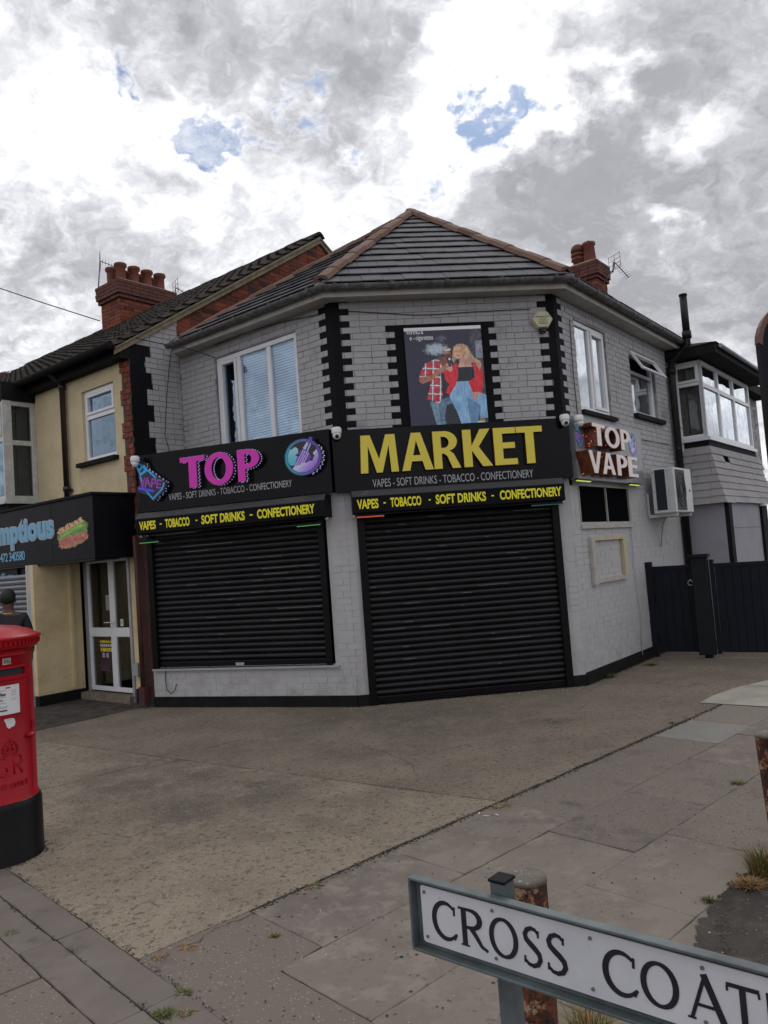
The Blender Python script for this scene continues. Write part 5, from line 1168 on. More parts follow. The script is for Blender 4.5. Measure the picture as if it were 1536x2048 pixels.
# roof slope with tiles
NR = Vector((*WR.t, 0)); 
ea = lambda s, d: WL.pt(s, 5.03-SL*d+.02, d)
S0, S1 = -3.0, WLo+.06
A = ea(S0, .28); B = ea(S1, .28); C_ = WR.pt(4.05, 7.66, .06); Dd_ = C_+Vector((*(UD*(S1-S0)), 0))
mb = MB(); mb.add([A, B, C_, Dd_], [(0, 1, 2, 3)]); q = WR.pt(8.4, 4.85, .06); mb.add([C_, q, q+Vector((*(UD*(S1-S0)), 0)), Dd_], [(0, 1, 2, 3)]); nr = mb.build('roof', 'oldtile', left)
# pantiles: rolls and steps, joined
mb = MB(); t_ = (B-A).normalized(); up_ = (Dd_-A).normalized(); nm_ = t_.cross(up_).normalized(); nm_ = nm_ if nm_.z > 0 else -nm_; Ls = (Dd_-A).length; rw = .27; tw = .235
for r_ in range(int(Ls/rw)+1):
    for k in range(int((B-A).length/tw)+1):
        u = (B-A).length-k*tw-tw; v = r_*rw; l_ = .045+rnd.uniform(-.006, .006); jz = rnd.uniform(-.008, .008)
        if u < -.2: continue
        f_ = lambda x, y, h: A+t_*x+up_*y+nm_*h
        y1 = min(v+rw*1.05, Ls)
        hs = [.0, .045, .05, .008, .0]; xs_ = [0, .25, .5, .8, 1.0]
        vs = [f_(u+tw*a_, v+jz, l_+h_) for a_, h_ in zip(xs_, hs)]+[f_(u+tw*a_, y1, .005+h_) for a_, h_ in zip(xs_, hs)]+[f_(u+tw*a_, v+jz, l_+h_-.03) for a_, h_ in zip(xs_, hs)]
        mb.add(vs, [(i, i+1, 6+i, 5+i) for i in range(4)]+[(10+i, 11+i, i+1, i) for i in range(4)])
mb.build('pantiles', 'oldtile', nr, kind='stuff')
ridge(C_+Vector((0, 0, .0)), Dd_, nr, m='oldtile', L=.42, wd=.12, rise=.08)
mb = MB(); vdir = (C_-B); n_ = Vector((*WR.n, 0))
b0 = WR.pt(-.24, ZG-.24*SL+.035, .012); b1 = WR.pt(4.05, 7.62, .012); b2 = WR.pt(8.3, 4.90, .012)
for p, q in ((b0, b1), (b1, b2)): mb.prism([p+Vector((0, 0, -.075)), q+Vector((0, 0, -.075)), q, p], n_*.03); mb.prism([p, q, q+Vector((0, 0, .05)), p+Vector((0, 0, .025))], n_*.05-Vector((0, 0, 0)))
mb.build('verge_board', 'barge', left)
mb = MB(); a_ = ea(S0, .24); mb.box(WL, S0, WLo+.02, ZE-.20, ZE-.03, .011, .16); mb.build('eaves_board', 'plinth', left)
mb = MB(); mb.tube([WL.pt(S0, 4.93, .30), WL.pt(WLo+.03, 4.93, .30)], .055, 10); mb.build('gutter', 'plinth', left)
mb = MB(); a_ = WR.pt(8.0, 0, 0); b_ = a_+Vector((*(UD*10.5), 0)); c_ = WL.pt(-2.9, 0, -.1)
for p, q in ((a_, b_), (b_, c_)): dd = (q-p).normalized(); n_ = Vector((-dd.y, dd.x, 0)); mb.prism([p, q, q+n_*.1, p+n_*.1], (0, 0, 4.9))
mb.box(WL, -2.9, WLo-.16, 2.56, 2.62, -7, -.16); mb.box(WL, WLo-2.6, WLo-.02, 0, 2.6, -1.4, -1.35)
mb.box(WL, WLo-2.5, d0x-.10, 0, 2.5, -.5, -.125)
mb.builds('rear_wall', 'dark', left)
# window, sill, downpipe
window(WL, *nw, left, [(0, 1, 0, .62, False), (0, 1, .62, 1, True)], fw=.06, rec=.03, gm='glass')
mb = MB(); mb.box(WL, nw[0]-.12, nw[1]+.05, nw[2]-.07, nw[2]-.01, -.05, .09); mb.build('window_sill', 'plinth', left)
bp_ = thing('brown_downpipe', 'dark brown rainwater pipe on the cream wall between bay and window', 'pipe', WL.pt(WL.hit(130, 860)[0], 2.9, .06))
sx = WL.hit(129, 860, .06)[0]; mb = MB(); mb.tube([WL.pt(sx, 2.8, .07), WL.pt(sx, 4.75, .07), WL.pt(sx, 4.86, .20), WL.pt(sx, 4.92, .28)], .042, 10); mb.build('pipe', 'brownp', bp_)
mb = MB(); mb.tube([WL.pt(sx, 3.12, .07), WL.pt(sx, 3.19, .07)], .055, 10); mb.tube([WL.pt(sx, 4.68, .07), WL.pt(sx, 4.76, .07)], .055, 10); mb.box(WL, sx, sx+.09, 3.11, 3.15, .02, .05); mb.builds('collar', 'brownp', bp_)
# upper bay window
bs = WL.hit(75, 900)[0]; bd = .52
WBs = Wall(WL.pt(bs, 0, 0), WL.pt(bs, 0, bd)); WBs.n = WL.t.copy()          # side cheek, faces the corner
WBs = Wall(WL.pt(bs, 0, bd), WL.pt(bs, 0, .011)); WBs.n = WL.t.copy()
WBf = Wall(WL.pt(bs-2.4, 0, bd), WL.pt(bs, 0, bd)); WBf.n = WL.n.copy()
bay = bpy.data.objects.new('bay_window', None); col.objects.link(bay); bay.parent = left
window(WBs, .0, WBs.len, 3.08, 4.66, bay, [(0, 1, 0, .58, False), (0, 1, .58, 1, False)], fw=.075, rec=.002, gm='glassn', fm='upvcd', room=False, name='side_light')
window(WBf, .0, 2.4, 3.08, 4.66, bay, [(0, .33, 0, .62, False), (0, .33, .62, 1, True), (.33, .66, 0, .62, False), (.66, 1, 0, .62, False), (.66, 1, .62, 1, True), (.33, .66, .62, 1, False)], fw=.08, rec=.002, gm='glass', fm='upvcd', room=False, name='front_light')
mb = MB(); mb.box(WL, bs-2.3, bs-.06, 3.1, 4.64, .012, .03); mb.build('room_backing', 'dark', bay)
mb = MB(); mb.box(WBs, .10, .22, 3.16, 4.6, -.12, -.10); mb.box(WBs, .26, .42, 3.16, 4.6, -.13, -.11); mb.builds('net_curtain', 'net', bay)
mb = MB(); mb.box(WL, bs-2.42, bs+.02, 4.66, 4.95, .012, bd+.03); mb.box(WL, bs-2.40, bs, 2.6, 3.03, .012, bd-.02); mb.builds('bay_panel', 'plinth', bay)
mb = MB(); mb.box(WL, bs-2.44, bs+.03, 3.03, 3.08, .011, bd+.05); mb.box(WBs, -.02, .0+.12, 3.08, 4.66, .001, .012); mb.builds('bay_sill', 'upvcd', bay)
# ground floor of the neighbour: projecting shopfront, return, door
FD = .65; gx = lambda x, y, d: WL.hit(x, y, d)[0]
fs = thing('sandwich_shop_sign', 'dark fascia sign with pale blue lettering and a sandwich picture, above the cream shopfront', 'sign', WL.pt(6.5, 2.0, FD))
fz = (2.03, 2.875); fe = WLo-.02
mb = MB(); mb.box(WL, -2, fe, *fz, .02, FD); mb.build('fascia_box', 'signm', fs, bevel=.006)
mb = MB(); mb.box(WL, -2, fe+.02, fz[1]+.001, fz[1]+.035, .012, FD+.03); mb.build('top_flashing', 'plinth', fs)
mb = MB(); mb.box(WL, gx(104, 1090, FD)-.005, gx(104, 1090, FD)+.005, fz[0], fz[1]-.02, FD, FD+.003); mb.box(WL, -2, fe, fz[0]-.02, fz[0]-.001, .3, FD+.01); mb.builds('panel_joint', 'guide', fs)
v, f = text_verts('Scrumptious', .03, .05); v1, _ = text_verts('Scru', .03, .05); wv_ = (v[:, 0].max()-v[:, 0].min()); fr0 = (v1[:, 0].max()-v1[:, 0].min()+.03)/wv_
xe, xm_ = gx(108, 1060, FD), gx(-4, 1060, FD); x0_ = xe-(xe-xm_)/(1-fr0); za = WL.hit(45, 1037, FD)[1]; zb = WL.hit(32, 1099, FD)[1]
vo, fo = text_verts('Scrumptious', .075, .05); fit(WL, vo, fo, x0_-.02, xe+.02, zb-.015, za+.015, FD+.001, .006).build('letter_outline', 'silver', fs)
MT['blue'] = mat('pale_blue_lettering', (.16, .42, .62), .5); v, f = text_verts('Scrumptious', .04, .05); fit(WL, v, f, x0_, xe, zb, za, FD+.006, .006).build('lettering', 'blue', fs)
textpart(WL, '01472 340580', gx(-9, 1115, FD), gx(50, 1112, FD), WL.hit(30, 1122, FD)[1], WL.hit(30, 1104, FD)[1], FD+.001, .003, 'blue', fs, bold=.01, sp=.9)
def sand_fn(X, Y):
    n2 = vnoise(X, Y, 26); n1 = vnoise(X+99, Y, 12, 3); n3 = vnoise(X, Y+77, 60); rgb = np.zeros(X.shape+(3,)); al = np.zeros(X.shape, bool)
    def P(poly, c_, nz_): m = inpoly(X+(n2-.5)*26, Y+(n1-.5)*26, poly); rgb[m] = (np.array(c_)+((n1+n2)/2-.5)[..., None]*nz_)[m]; al[m] = True; return m
    P([(450, 770), (600, 720), (670, 720), (665, 760), (560, 810), (465, 818), (445, 790)], (150, 110, 60), 110)
    P([(440, 760), (520, 720), (660, 690), (672, 740), (600, 770), (500, 800), (455, 790)], (165, 80, 66), 150)
    P([(430, 700), (500, 660), (640, 610), (668, 640), (665, 700), (600, 715), (500, 730), (440, 762)], (80, 120, 26), 150)
    P([(435, 690), (470, 650), (632, 590), (640, 625), (560, 655), (450, 705)], (186, 150, 96), 60)
    st = (np.abs(((X-Y*.4) % 42)-21) < 7) & inpoly(X, Y, [(438, 690), (470, 650), (632, 590), (638, 618), (560, 645), (450, 700)]); rgb[st] = (140, 96, 50)
    P([(455, 715), (560, 665), (650, 640), (655, 655), (560, 690), (460, 735)], (120, 160, 40), 120)
    return rgb, al
cx4 = lambda x, y: (x/3.79, 880+y/3.79)
a, z1 = WL.hit(*cx4(425, 700), FD); b, z0 = WL.hit(*cx4(680, 700), FD); zA = WL.hit(146, 1036, FD)[1]; zB = WL.hit(146, 1097, FD)[1]
# picture axes follow the slanted board: shear back with the board's own slope
def sand_sh(X, Y): return sand_fn(X, Y)
print_grid(WL, a, b, zB, zA, FD+.002, 425, 680, 585, 822, lambda X, Y: sand_fn(X, Y-(X-552)*(.04)), 56, 'sandwich_picture', 'print', fs, gain=1.3)
# lower board 'buffets'
lb_ = R4(WL, FD-.04, -60, 1140, 36, 1174); mb = MB(); mb.box(WL, -2, lb_[1], 1.78, 2.005, .3, FD-.04); mb.box(WL, lb_[1]+.004, gx(72, 1150, FD-.04), 1.80, 2.005, .3, FD-.07); mb.builds('lower_board', 'signm', fs)
textpart(WL, 'buffets', gx(-12, 1160, FD-.04), gx(28, 1160, FD-.04), 1.84, 1.955, FD-.0395, .003, 'blue', fs, bold=.01, sp=.9)
# walls
gfd = .72
F0 = Vector((-5.05, 11.05)); WF = Wall(F0+UD*6, F0); WE = Wall(F0, F0+e_*.70); WE.n = -UD
lw = MB(); sF = WF.len
lw.box(WE, 0, .70, .17, 2.03, -.25, -.0); lw.build('shopfront_return_wall', 'creams', left)
mb = MB(); mb.box(WE, -.01, .71, 0, .17, -.24, .012); mb.box(WL, WLo-.22, WLo-.13, 0, .22, -.1, .022); mb.builds('plinth', 'plinth', left)
mb = MB(); mb.box(WF, sF-.10, sF-.0, .17, 2.03, -.1, .015); mb.box(WE, .50, .54, .2, 2.03, .0, .05); mb.builds('corner_pilaster', 'creams', left)
mb = MB(); mb.box(WF, sF-.20, sF-.105, 0, 2.03, -.1, .01); mb.build('shutter_rail', 'alu', left)
MT['gshut'] = mat('grey_galvanised_shutter', (.20, .215, .24), .5, (.15, .16, .18), 3.)
rs2 = bpy.data.objects.new('grey_roller_shutter', None); col.objects.link(rs2); rs2.parent = left
mb = MB(); mb.prof(WF, 0, sF-.205, [(-.05, 0), (-.035, .008), (-.02, .035), (-.035, .062), (-.05, .070), (-.06, .035)]); s0 = mb.build('slat', 'gshut', rs2)
for i in range(1, 26): c = s0.copy(); col.objects.link(c); c.location = s0.location+Vector((0, 0, .0735*i))
# door
d0, d1_ = gx(178, 1260, -.03), gx(264, 1260, -.03); dm = gx(226, 1260, -.03); dz = (.14, 2.06)
door = bpy.data.objects.new('double_door', None); col.objects.link(door); door.parent = left
poster_px = None
for (p, q) in ((d0, dm), (dm+.004, d1_)):
    mb = MB(); bars(mb, WL, p, q, dz[0], dz[1], .065, -.08, -.03); mb.box(WL, p+.065, q-.065, .92, 1.05, -.08, -.031); lf = mb.build('door_leaf', 'upvc', door, bevel=.005)
    mb = MB(); mb.box(WL, p+.065, q-.065, dz[0]+.065, .92, -.06, -.054); mb.box(WL, p+.065, q-.065, 1.05, dz[1]-.065, -.06, -.054); mb.build('pane', 'glassd', lf)
    mb = MB(); hx_ = q-.03 if p == d0 else p+.03; mb.box(WL, hx_-.012, hx_+.012, 1.05, 1.17, -.03, -.02); mb.tube([WL.pt(hx_, 1.13, -.02), WL.pt(hx_, 1.13, .02), WL.pt(hx_+(-.11 if p == d0 else .11), 1.13, .02)], .009, 6); mb.build('handle', 'upvc', lf)
mb = MB(); mb.box(WL, d0-.07, d0-.004, .12, 2.1, -.1, -.02); mb.box(WL, d1_+.004, d1_+.06, .10, 2.1, -.1, .01); mb.box(WL, d0-.07, d1_+.06, dz[1]+.004, 2.12, -.1, -.02); mb.box(WL, d1_+.062, d1_+.085, .02, 2.1, -.1, .03); mb.build('door_frame', 'alu', door)
mb = MB(); mb.box(WL, d0-.1, d1_+.1, 0, 2.2, -1.0, -.98); mb.build('room_backing', 'dark', door)
mb = MB(); mb.box(WL, d0-.12, d1_+.06, 0, .12, -.3, .10); mb.build('doorstep', 'conc', left)
mb = MB(); mb.box(WL, d1_+.09, WLo-.13, .17, 2.1, -.12, .01); mb.box(WL, d1_-1.2, d0-.075, .12, 2.1, -.12, -.03); mb.builds('door_pier', 'creams', left)
mb = MB(); mb.box(WL, WLo-.128, WLo-.0, .0, 2.1, -.12, .015); mb.build('door_pier', 'redpaint', left)
def dp_fn(X, Y):
    n = vnoise(X*10, Y*10, 7); rgb = np.zeros(X.shape+(3,)); rgb[:] = (46, 30, 44)
    rgb += (vnoise(X*9, Y*9, 5, 3)[..., None]-.5)*np.array((150, 60, 120)); 
    for y, c_ in ((.08, (190, 170, 30)), (.2, (190, 180, 190)), (.33, (200, 180, 30))):
        m = (np.abs(Y-y) < .045) & ((np.sin(X*38+y*70)+n*1.2) > -.1); rgb[m] = c_
    m = (np.abs(Y-.5) < .06) & (np.abs(np.abs(X-.4)-.16) < .1); rgb[m] = (150, 140, 160)
    return rgb, np.ones(X.shape, bool)
a, b = gx(199, 1320, -.03), gx(224, 1320, -.03); dp = print_grid(WL, a, b, .42, .88, -.052, 0, 1, 0, 1, dp_fn, 26, 'door_poster', 'print', door)
mb = MB(); a, b = gx(210, 1233, -.03), gx(220, 1233, -.03); mb.box(WL, a, b, 1.30, 1.52, -.0535, -.052); mb.build('paper_notice', 'greyink', door)
mb = MB(); a, b = gx(239, 1267, -.03), gx(245, 1267, -.03); mb.box(WL, a, b, 1.07, 1.17, -.0535, -.051); mb.build('door_sticker', 'card', door)
mb = MB(); mb.tube([WL.pt((a+b)/2+.022*math.cos(R(t)), 1.125+.022*math.sin(R(t)), -.050) for t in range(0, 361, 30)], .004, 4); MT['redp'] = mat('red_print', (.5, .02, .03), .5); mb.build('sticker_ring', 'redp', door)
mb = MB(); a = gx(279, 1348, .02); mb.box(WL, a-.06, a+.05, .40, .58, .012, .08)
eb = mb.build('meter_box', 'alu', None, bevel=.008); tag(eb, 'small grey electrical box low on the cream pier right of the white doors', 'box')
# old square rainwater shoe
oh = thing('rusty_drain_shoe', 'dark rusty drain shoe at the foot of the red pier between the two shops', 'pipe', WA.pt(.05, 0, .1))
mb = MB(); mb.box(WA, .02, .11, .06, .3, .03, .13); mb.tube([WA.pt(.06, .3, .08), WA.pt(.05, 2.3, .08)], .03, 8); mb.build('shoe', 'redpaint', oh)

# ------------------------------------------------------------------ annex on the right with tile hanging
PB = K2+DD*4.56; annex = thing('side_annex', 'grey annex with white oriel window, tile hung skirt and rendered ground floor behind the gate', 'building', (PB.x, PB.y, 0))
no = WD.n
q = Vector((PB.x, PB.y)); Pc = q+no*.50; Pg = q+no*.74
AF = Wall(q, Pc); AF.n = -DD; AS = Wall(Pc, t=DD); AS.n = no.copy(); aL = 3.35
mb = MB(); mb.box(WD, 4.57, 4.56+aL, 0, 4.9, -.15, .02); mb.box(WD, 4.56+aL, 11, 0, 4.9, -.15, 0); mb.build('wall', 'mort', annex)
ab = []; bricks(WD, 4.56+aL, 11, 2.2, 4.85, [], lambda s, t, z, i: [(s, t, 'grey')], ab); place_bricks(ab, annex, 0, {'grey': 'brick'})
window(AF, .0, .50, 3.40, 4.72, annex, [(0, 1, 0, .70, False), (0, 1, .70, 1, True)], fw=.055, rec=0, gm='glassn', room=False)
window(AS, .0, aL, 3.40, 4.72, annex, [(0, .31, 0, .68, False), (.31, .63, 0, .68, False), (.63, 1, 0, .68, False), (0, .31, .68, 1, False), (.31, .63, .68, 1, False), (.63, 1, .68, 1, False)], fw=.07, rec=0, gm='glassr', room=False)
mb = MB(); mb.box(WD, 4.64, 4.5+aL, 3.42, 4.70, .022, .04); mb.box(AS, .1, aL-.1, 3.42, 4.7, -.30, -.29); mb.build('room_backing', 'room', annex)
mb = MB(); k = 0
while k < 9: mb.box(AF, .06+k*.045, .10+k*.045, 3.46, 4.68, -.13-.02*(k % 2), -.12); k += 1
mb.build('curtain', 'curtain', annex)
mb = MB(); mb.box(AF, -.03, .56, 3.34, 3.40, -.5, .05); mb.box(AS, -.053, aL+.03, 3.342, 3.402, -.5, .048); mb.build('window_sill', 'upvc', annex)
mb = MB(); mb.box(AF, .0, .51, 3.23, 3.338, -.4, .02); mb.box(AS, -.018, aL, 3.232, 3.337, -.4, .018); mb.build('sill_band', 'plinth', annex)
# tile hanging: rows flaring outward
th = bpy.data.objects.new('tile_hanging', None); col.objects.link(th); th.parent = annex
rows = 8; zt_, zb_ = 3.24, 2.27
for r_ in range(rows):
    f0_, f1_ = r_/rows, (r_+1)/rows; za, zb = zt_+(zb_-zt_)*f0_, zt_+(zb_-zt_)*f1_-.01
    ofs = lambda f: .03+.24*f**1.25
    o0, o1 = ofs(f0_)-.004, ofs(f1_)+.016
    # side facing the street (along AF), from wall to corner
    x = -.05
    while x < .5+o1:
        w_ = .30+rnd.uniform(-.06, .06); xe_ = x+w_
        e0, e1 = min(xe_, .5+o0), min(xe_, .5+o1)
        if xe_ > .5+o0: e0, e1 = .5+o0, .5+o1; xe_ = 9
        dz_ = rnd.uniform(-.004, .004)
        mb = MB(); mb.hexa([AF.pt(x+.002, zb+dz_, o1-.018), AF.pt(e1-.002, zb+dz_, o1-.018), AF.pt(e1-.002, zb+dz_, o1), AF.pt(x+.002, zb+dz_, o1), AF.pt(x+.002, za, o0-.018), AF.pt(e0-.002, za, o0-.018), AF.pt(e0-.002, za, o0), AF.pt(x+.002, za, o0)]); mb.build('hung_tile', 'hung', th); x = xe_
    x = 0; first = True
    while x < aL:
        w_ = .34+rnd.uniform(-.05, .05)
        if r_ == 0 and 3 <= 1: pass
        xs0, xs1 = (-o0, -o1) if first else (x, x)
        dz_ = rnd.uniform(-.006, .006); 
        if r_ == 1 and .5 < x < .9: x += w_; first = False; continue
        mb = MB(); mb.hexa([AS.pt(xs1+.002, zb+dz_, o1-.018), AS.pt(x+w_-.002, zb+dz_, o1-.018), AS.pt(x+w_-.002, zb+dz_, o1), AS.pt(xs1+.002, zb+dz_, o1), AS.pt(xs0+.002, za, o0-.018), AS.pt(x+w_-.002, za, o0-.018), AS.pt(x+w_-.002, za, o0), AS.pt(xs0+.002, za, o0)]); mb.build('hung_tile', 'hung', th); x += w_; first = False
mb = MB(); mb.prism([v3(q+no*.0, 2.3), v3(Pc+no*.20-DD*.2, 2.3), v3(Pc+no*.20+DD*aL, 2.3), v3(q+DD*aL, 2.3)], (0, 0, .03)); mb.prism([v3(q, 2.3), v3(Pc, 2.3), v3(Pc+DD*aL, 2.3), v3(q+DD*aL, 2.3)], (0, 0, .93)); mb.build('skirt_backing', 'tileside', annex)
GF = Wall(q, Pg); GF.n = -DD; GS = Wall(Pg, t=DD); GS.n = no.copy()
mb = MB(); mb.box(GF, .0, .69, 0, 2.3, -.4, .15); mb.box(GS, .12, 2.55, 0, 2.3, -.4, -.02); mb.build('rendered_wall', 'render', annex)
mb = MB(); mb.box(GS, -.14, .05, 0, 2.3, -.06, .02); mb.box(GS, 2.2, 2.6, 0, 2.28, -.05, .03); mb.builds('corner_post', 'plinth', annex)
mb = MB(); mb.box(GS, .06, 2.2, 1.84, 1.85, -.02, -.012); mb.build('panel_joint', 'greyink', annex)
mb = MB(); mb.box(GS, 2.16, 2.35, 2.22, 2.25, .0, .1); mb.build('bracket', 'upvc', annex)
# low roof over the oriel
mb = MB(); A1 = q-DD*.25+no*-.1; A2 = q+no*.82-DD*.25; A3 = A2+DD*(aL+.6); A4 = A1+DD*(aL+.6)
mb.add([v3(p, z) for z in (4.74, 4.90) for p in (A1, A2, A3, A4)], [(0, 1, 2, 3), (4, 7, 6, 5), (0, 4, 5, 1), (1, 5, 6, 2), (2, 6, 7, 3), (3, 7, 4, 0)]); mb.build('oriel_eaves', 'plinth', annex)
mb = MB(); mb.add([v3(A1, 4.902)+Vector((0, 0, 0)), v3(A2+no*.03-DD*.03, 4.902), v3(A3+no*.03, 4.902), v3(A4, 4.902), v3(A1+DD*.5, 5.12), v3(A4, 5.12)], [(0, 1, 4), (1, 2, 5, 4), (2, 3, 5)]); mb.build('oriel_roof', 'oldtile', annex)
mb = MB(); mb.tube([v3(A2+no*.05+DD*.15, 4.86), v3(A3+no*.05, 4.86)], .035, 8); mb.build('gutter', 'alu', annex)
mb = MB(); mb.box(WD, 4.56+aL+.3, 11, 4.85, 5.05, -.1, .25); mb.build('eaves', 'plinth', annex)

# ------------------------------------------------------------------ gate
g0 = WD.pt(2.46, 0, .0); gd = Vector((.82, -.57)).normalized(); WG = Wall(g0, t=gd)
gt = thing('driveway_gate', 'dark navy double timber gate with a capped post cover where the leaves meet', 'gate', g0)
def gx2(x, y, d=0): return WG.hit(x, y, d)
top1 = WG.hit(1340, 1127)[1]; xa = gx2(1299, 1230)[0]; xb = gx2(1398, 1230)[0]; xc = gx2(1466, 1230)[0]
ztop = gx2(1350, 1131)[1]; print('gate', xa, xb, xc, ztop, gx2(1300, 1318)[1], gx2(1500, 1318)[1])
def leaf(a0, a1, par):
    mb = MB(); n = int(round((a1-a0)/.115)); w_ = (a1-a0)/n; m0 = MB(); m0.box(WG, .003, w_-.004, .09, ztop-.06, -.018, .002); s = None
    base = None
    for i in range(n):
        if base is None: m0 = MB(); m0.box(WG, a0+.0015, a0+w_-.0015, .09, ztop-.05, -.018, .002); base = m0.build('gate_board', 'gate', par, bevel=.003)
        else: c = base.copy(); col.objects.link(c); c.location = base.location+Vector((*(gd*w_*i+WG.n*rnd.uniform(-.002, .002)), 0))
    mb = MB(); mb.box(WG, a0, a1, .2, .32, -.05, -.019); mb.box(WG, a0, a1, .8, .92, -.05, -.019); mb.box(WG, a0, a1, ztop-.25, ztop-.12, -.05, -.019); mb.box(WG, a0, a1, .1, ztop-.06, -.024, -.0195); mb.build('ledge', 'gate', par)
    mb = MB(); mb.box(WG, a0, a1, ztop-.049, ztop, -.03, .014); mb.build('top_rail', 'gate', par)
l1 = bpy.data.objects.new('gate_leaf', None); col.objects.link(l1); l1.parent = gt; leaf(xa+.11, xb+.02, l1)
l2 = bpy.data.objects.new('gate_leaf', None); col.objects.link(l2); l2.parent = gt; leaf(xb+.27, xb+.27+1.7, l2)
mb = MB(); mb.box(WG, xa, xa+.10, 0.0, ztop+.07, -.05, .05); mb.build('hinge_post', 'gate', gt, bevel=.006)
mb = MB(); mb.box(WG, xb-.02, xb+.20, .06, ztop+.10, .004, .12); mb.build('meeting_post', 'gatep', gt, bevel=.006)
mb = MB(); mb.box(WG, xb-.045, xb+.225, ztop+.10, ztop+.145, -.01, .15); mb.build('post_cap', 'gatep', gt, bevel=.006)
mb = MB(); mb.box(WG, xb+.215, xb+.265, .07, ztop+.06, -.02, .05); mb.build('closing_stile', 'gate', gt)
mb = MB(); mb.lathe(WG.pt(xb+.10, 0.01, .05), [(.05, 0), (.06, .03), (.04, .06)], 12); mb.build('drop_foot', 'guide', gt)
mb = MB(); mb.tube([WG.pt(xb-.07+.035*math.cos(R(t)), 1.08+.035*math.sin(R(t)), .02) for t in range(0, 361, 30)], .007, 6); mb.ball(WG.pt(xb-.07, 1.12, .01), .018, 8); mb.build('ring_latch', 'alu', gt)

# ------------------------------------------------------------------ aerials and wires
def aerial(base, top, boom_dir, lab, n=8, el=.22, L=.7, pan=True):
    base, top = Vector(base), Vector(top); t = thing('tv_aerial', lab, 'aerial', base); mb = MB(); mb.tube([base, top], .014, 6); mb.build('mast', 'steel', t)
    d = Vector(boom_dir).normalized(); mb = MB(); mb.tube([top, top+d*L], .011, 5); mb.build('boom', 'steel', t); sd = d.cross(Vector((0, 0, 1))).normalized(); mb = MB()
    for i in range(n): c = top+d*(L*(.1+.88*i/(n-1))); w_ = el*(1-.03*i); mb.tube([c-sd*w_, c+sd*w_], .005, 4)
    mb.build('elements', 'steel', t)
    mb = MB(); c = top
    for k in (-.16, -.05, .05, .16): mb.tube([c-sd*.2+Vector((0, 0, k)), c+sd*.2+Vector((0, 0, k))], .006, 4)
    for k in (-.2, 0, .2): mb.tube([c+sd*k+Vector((0, 0, -.17)), c+sd*k+Vector((0, 0, .17))], .006, 4)
    mb.build('reflector', 'steel', t); return t
aerial(at(196, 590, 17.2), at(200, 522, 17.2), (.9, .35, -.35), 'thin tv aerial on a mast at the left side of the big red chimney', L=.55, el=.16)
aerial(at(351, 605, 18.2), at(351, 575, 18.2), (.8, .5, -.45), 'tv aerial just right of the big red chimney', L=.75, el=.10)
b_ = at(1208, 568, 17.4); t_ = aerial(at(1226, 545, 17.4), at(1229, 524, 17.4), (.75, .3, -.75), 'tv aerial on a cranked arm beside the right hand chimney', L=.5, el=.14)
mb = MB(); mb.tube([at(1206, 568, 17.4), at(1220, 549, 17.4), at(1226, 540, 17.4), at(1227, 524, 17.4)], .016, 6); mb.build('cranked_arm', 'steel', t_)
def wire(pts, lab, r=.012, m='wire', W=None):
    mb = MB(); mb.tube(pts, r, 5); tag(mb.build('cable', m, None), lab, 'cable')
wire([at(-20, 570, 16), at(90, 607, 16.4), at(200, 642, 17)], 'overhead cable running from upper left down to the red chimney')
wire([at(5, 746, 24), at(60, 732, 20), at(120, 722, 18)], 'upper of two thin wires beside the distant chimney', .01)
wire([at(5, 758, 24), at(60, 748, 20), at(100, 742, 18)], 'lower of two thin wires beside the distant chimney', .01)
p = lambda x, y, d=.03: wpx(WR, x, y, d)
wire([wpx(WR, 272, 676, .04), wpx(WR, 310, 685, .05), wpx(WU, 376, 697, .3), wpx(WU, 430, 715, .06)], 'black cable crossing the painted gable under the gutter end', .006)
wire([wpx(WR, 345, 680, .03), wpx(WR, 338, 740, .03), wpx(WR, 333, 800, .03), wpx(WR, 330, 870, .03), wpx(WR, 345, 925, .03)], 'black cable hanging down the painted gable return wall', .005)
wire([wpx(WU, 430, 690, .02), wpx(WU, 500, 662, .02), wpx(WU, 560, 645, .02), wpx(WU, 640, 628, .02)], 'thin cable along the wall above the three-light window', .005)
wire([wpx(WC, 693, 622, .015), wpx(WC, 830, 630, .012), wpx(WC, 870, 629, .012), wpx(WC, 940, 624, .012), wpx(WC, 1060, 618, .012)], 'thin cable across the wall above the poster', .005)
wire([wpx(WD, 1139, 640, .02), wpx(WD, 1146, 740, .02), wpx(WD, 1155, 830, .02)], 'vertical cable clipped left of the tall side window', .006)
wire([wpx(WD, 1259, 1010, .02), wpx(WD, 1263, 1070, .02), wpx(WD, 1268, 1130, .02), wpx(WD, 1282, 1230, .02), wpx(WD, 1285, 1310, .02)], 'vertical pale cable down the side wall right of the empty frame', .006, 'mortl')
wire([wpx(WL, 288, 1060+0, .06), wpx(WL, 288, 1140, .06), wpx(WL, 289, 1250, .06), wpx(WL, 290, 1330, .06)], 'black cable down the cream pier beside the red brickwork', .006)
wire([wpx(WA, 331, 1335, .02), wpx(WA, 331, 1360, .02), wpx(WA, 334, 1380, .03), wpx(WA, 343, 1388, .04), wpx(WA, 350, 1380, .03), wpx(WA, 353, 1368, .02)], 'black cable looping under the shorter shutter', .006)
wire([wpx(WD, 1284, 880, .02), wpx(WD, 1310, 884, .03), wpx(WD, 1338, 889, .02)], 'cable crossing the side wall above the air conditioner', .006)

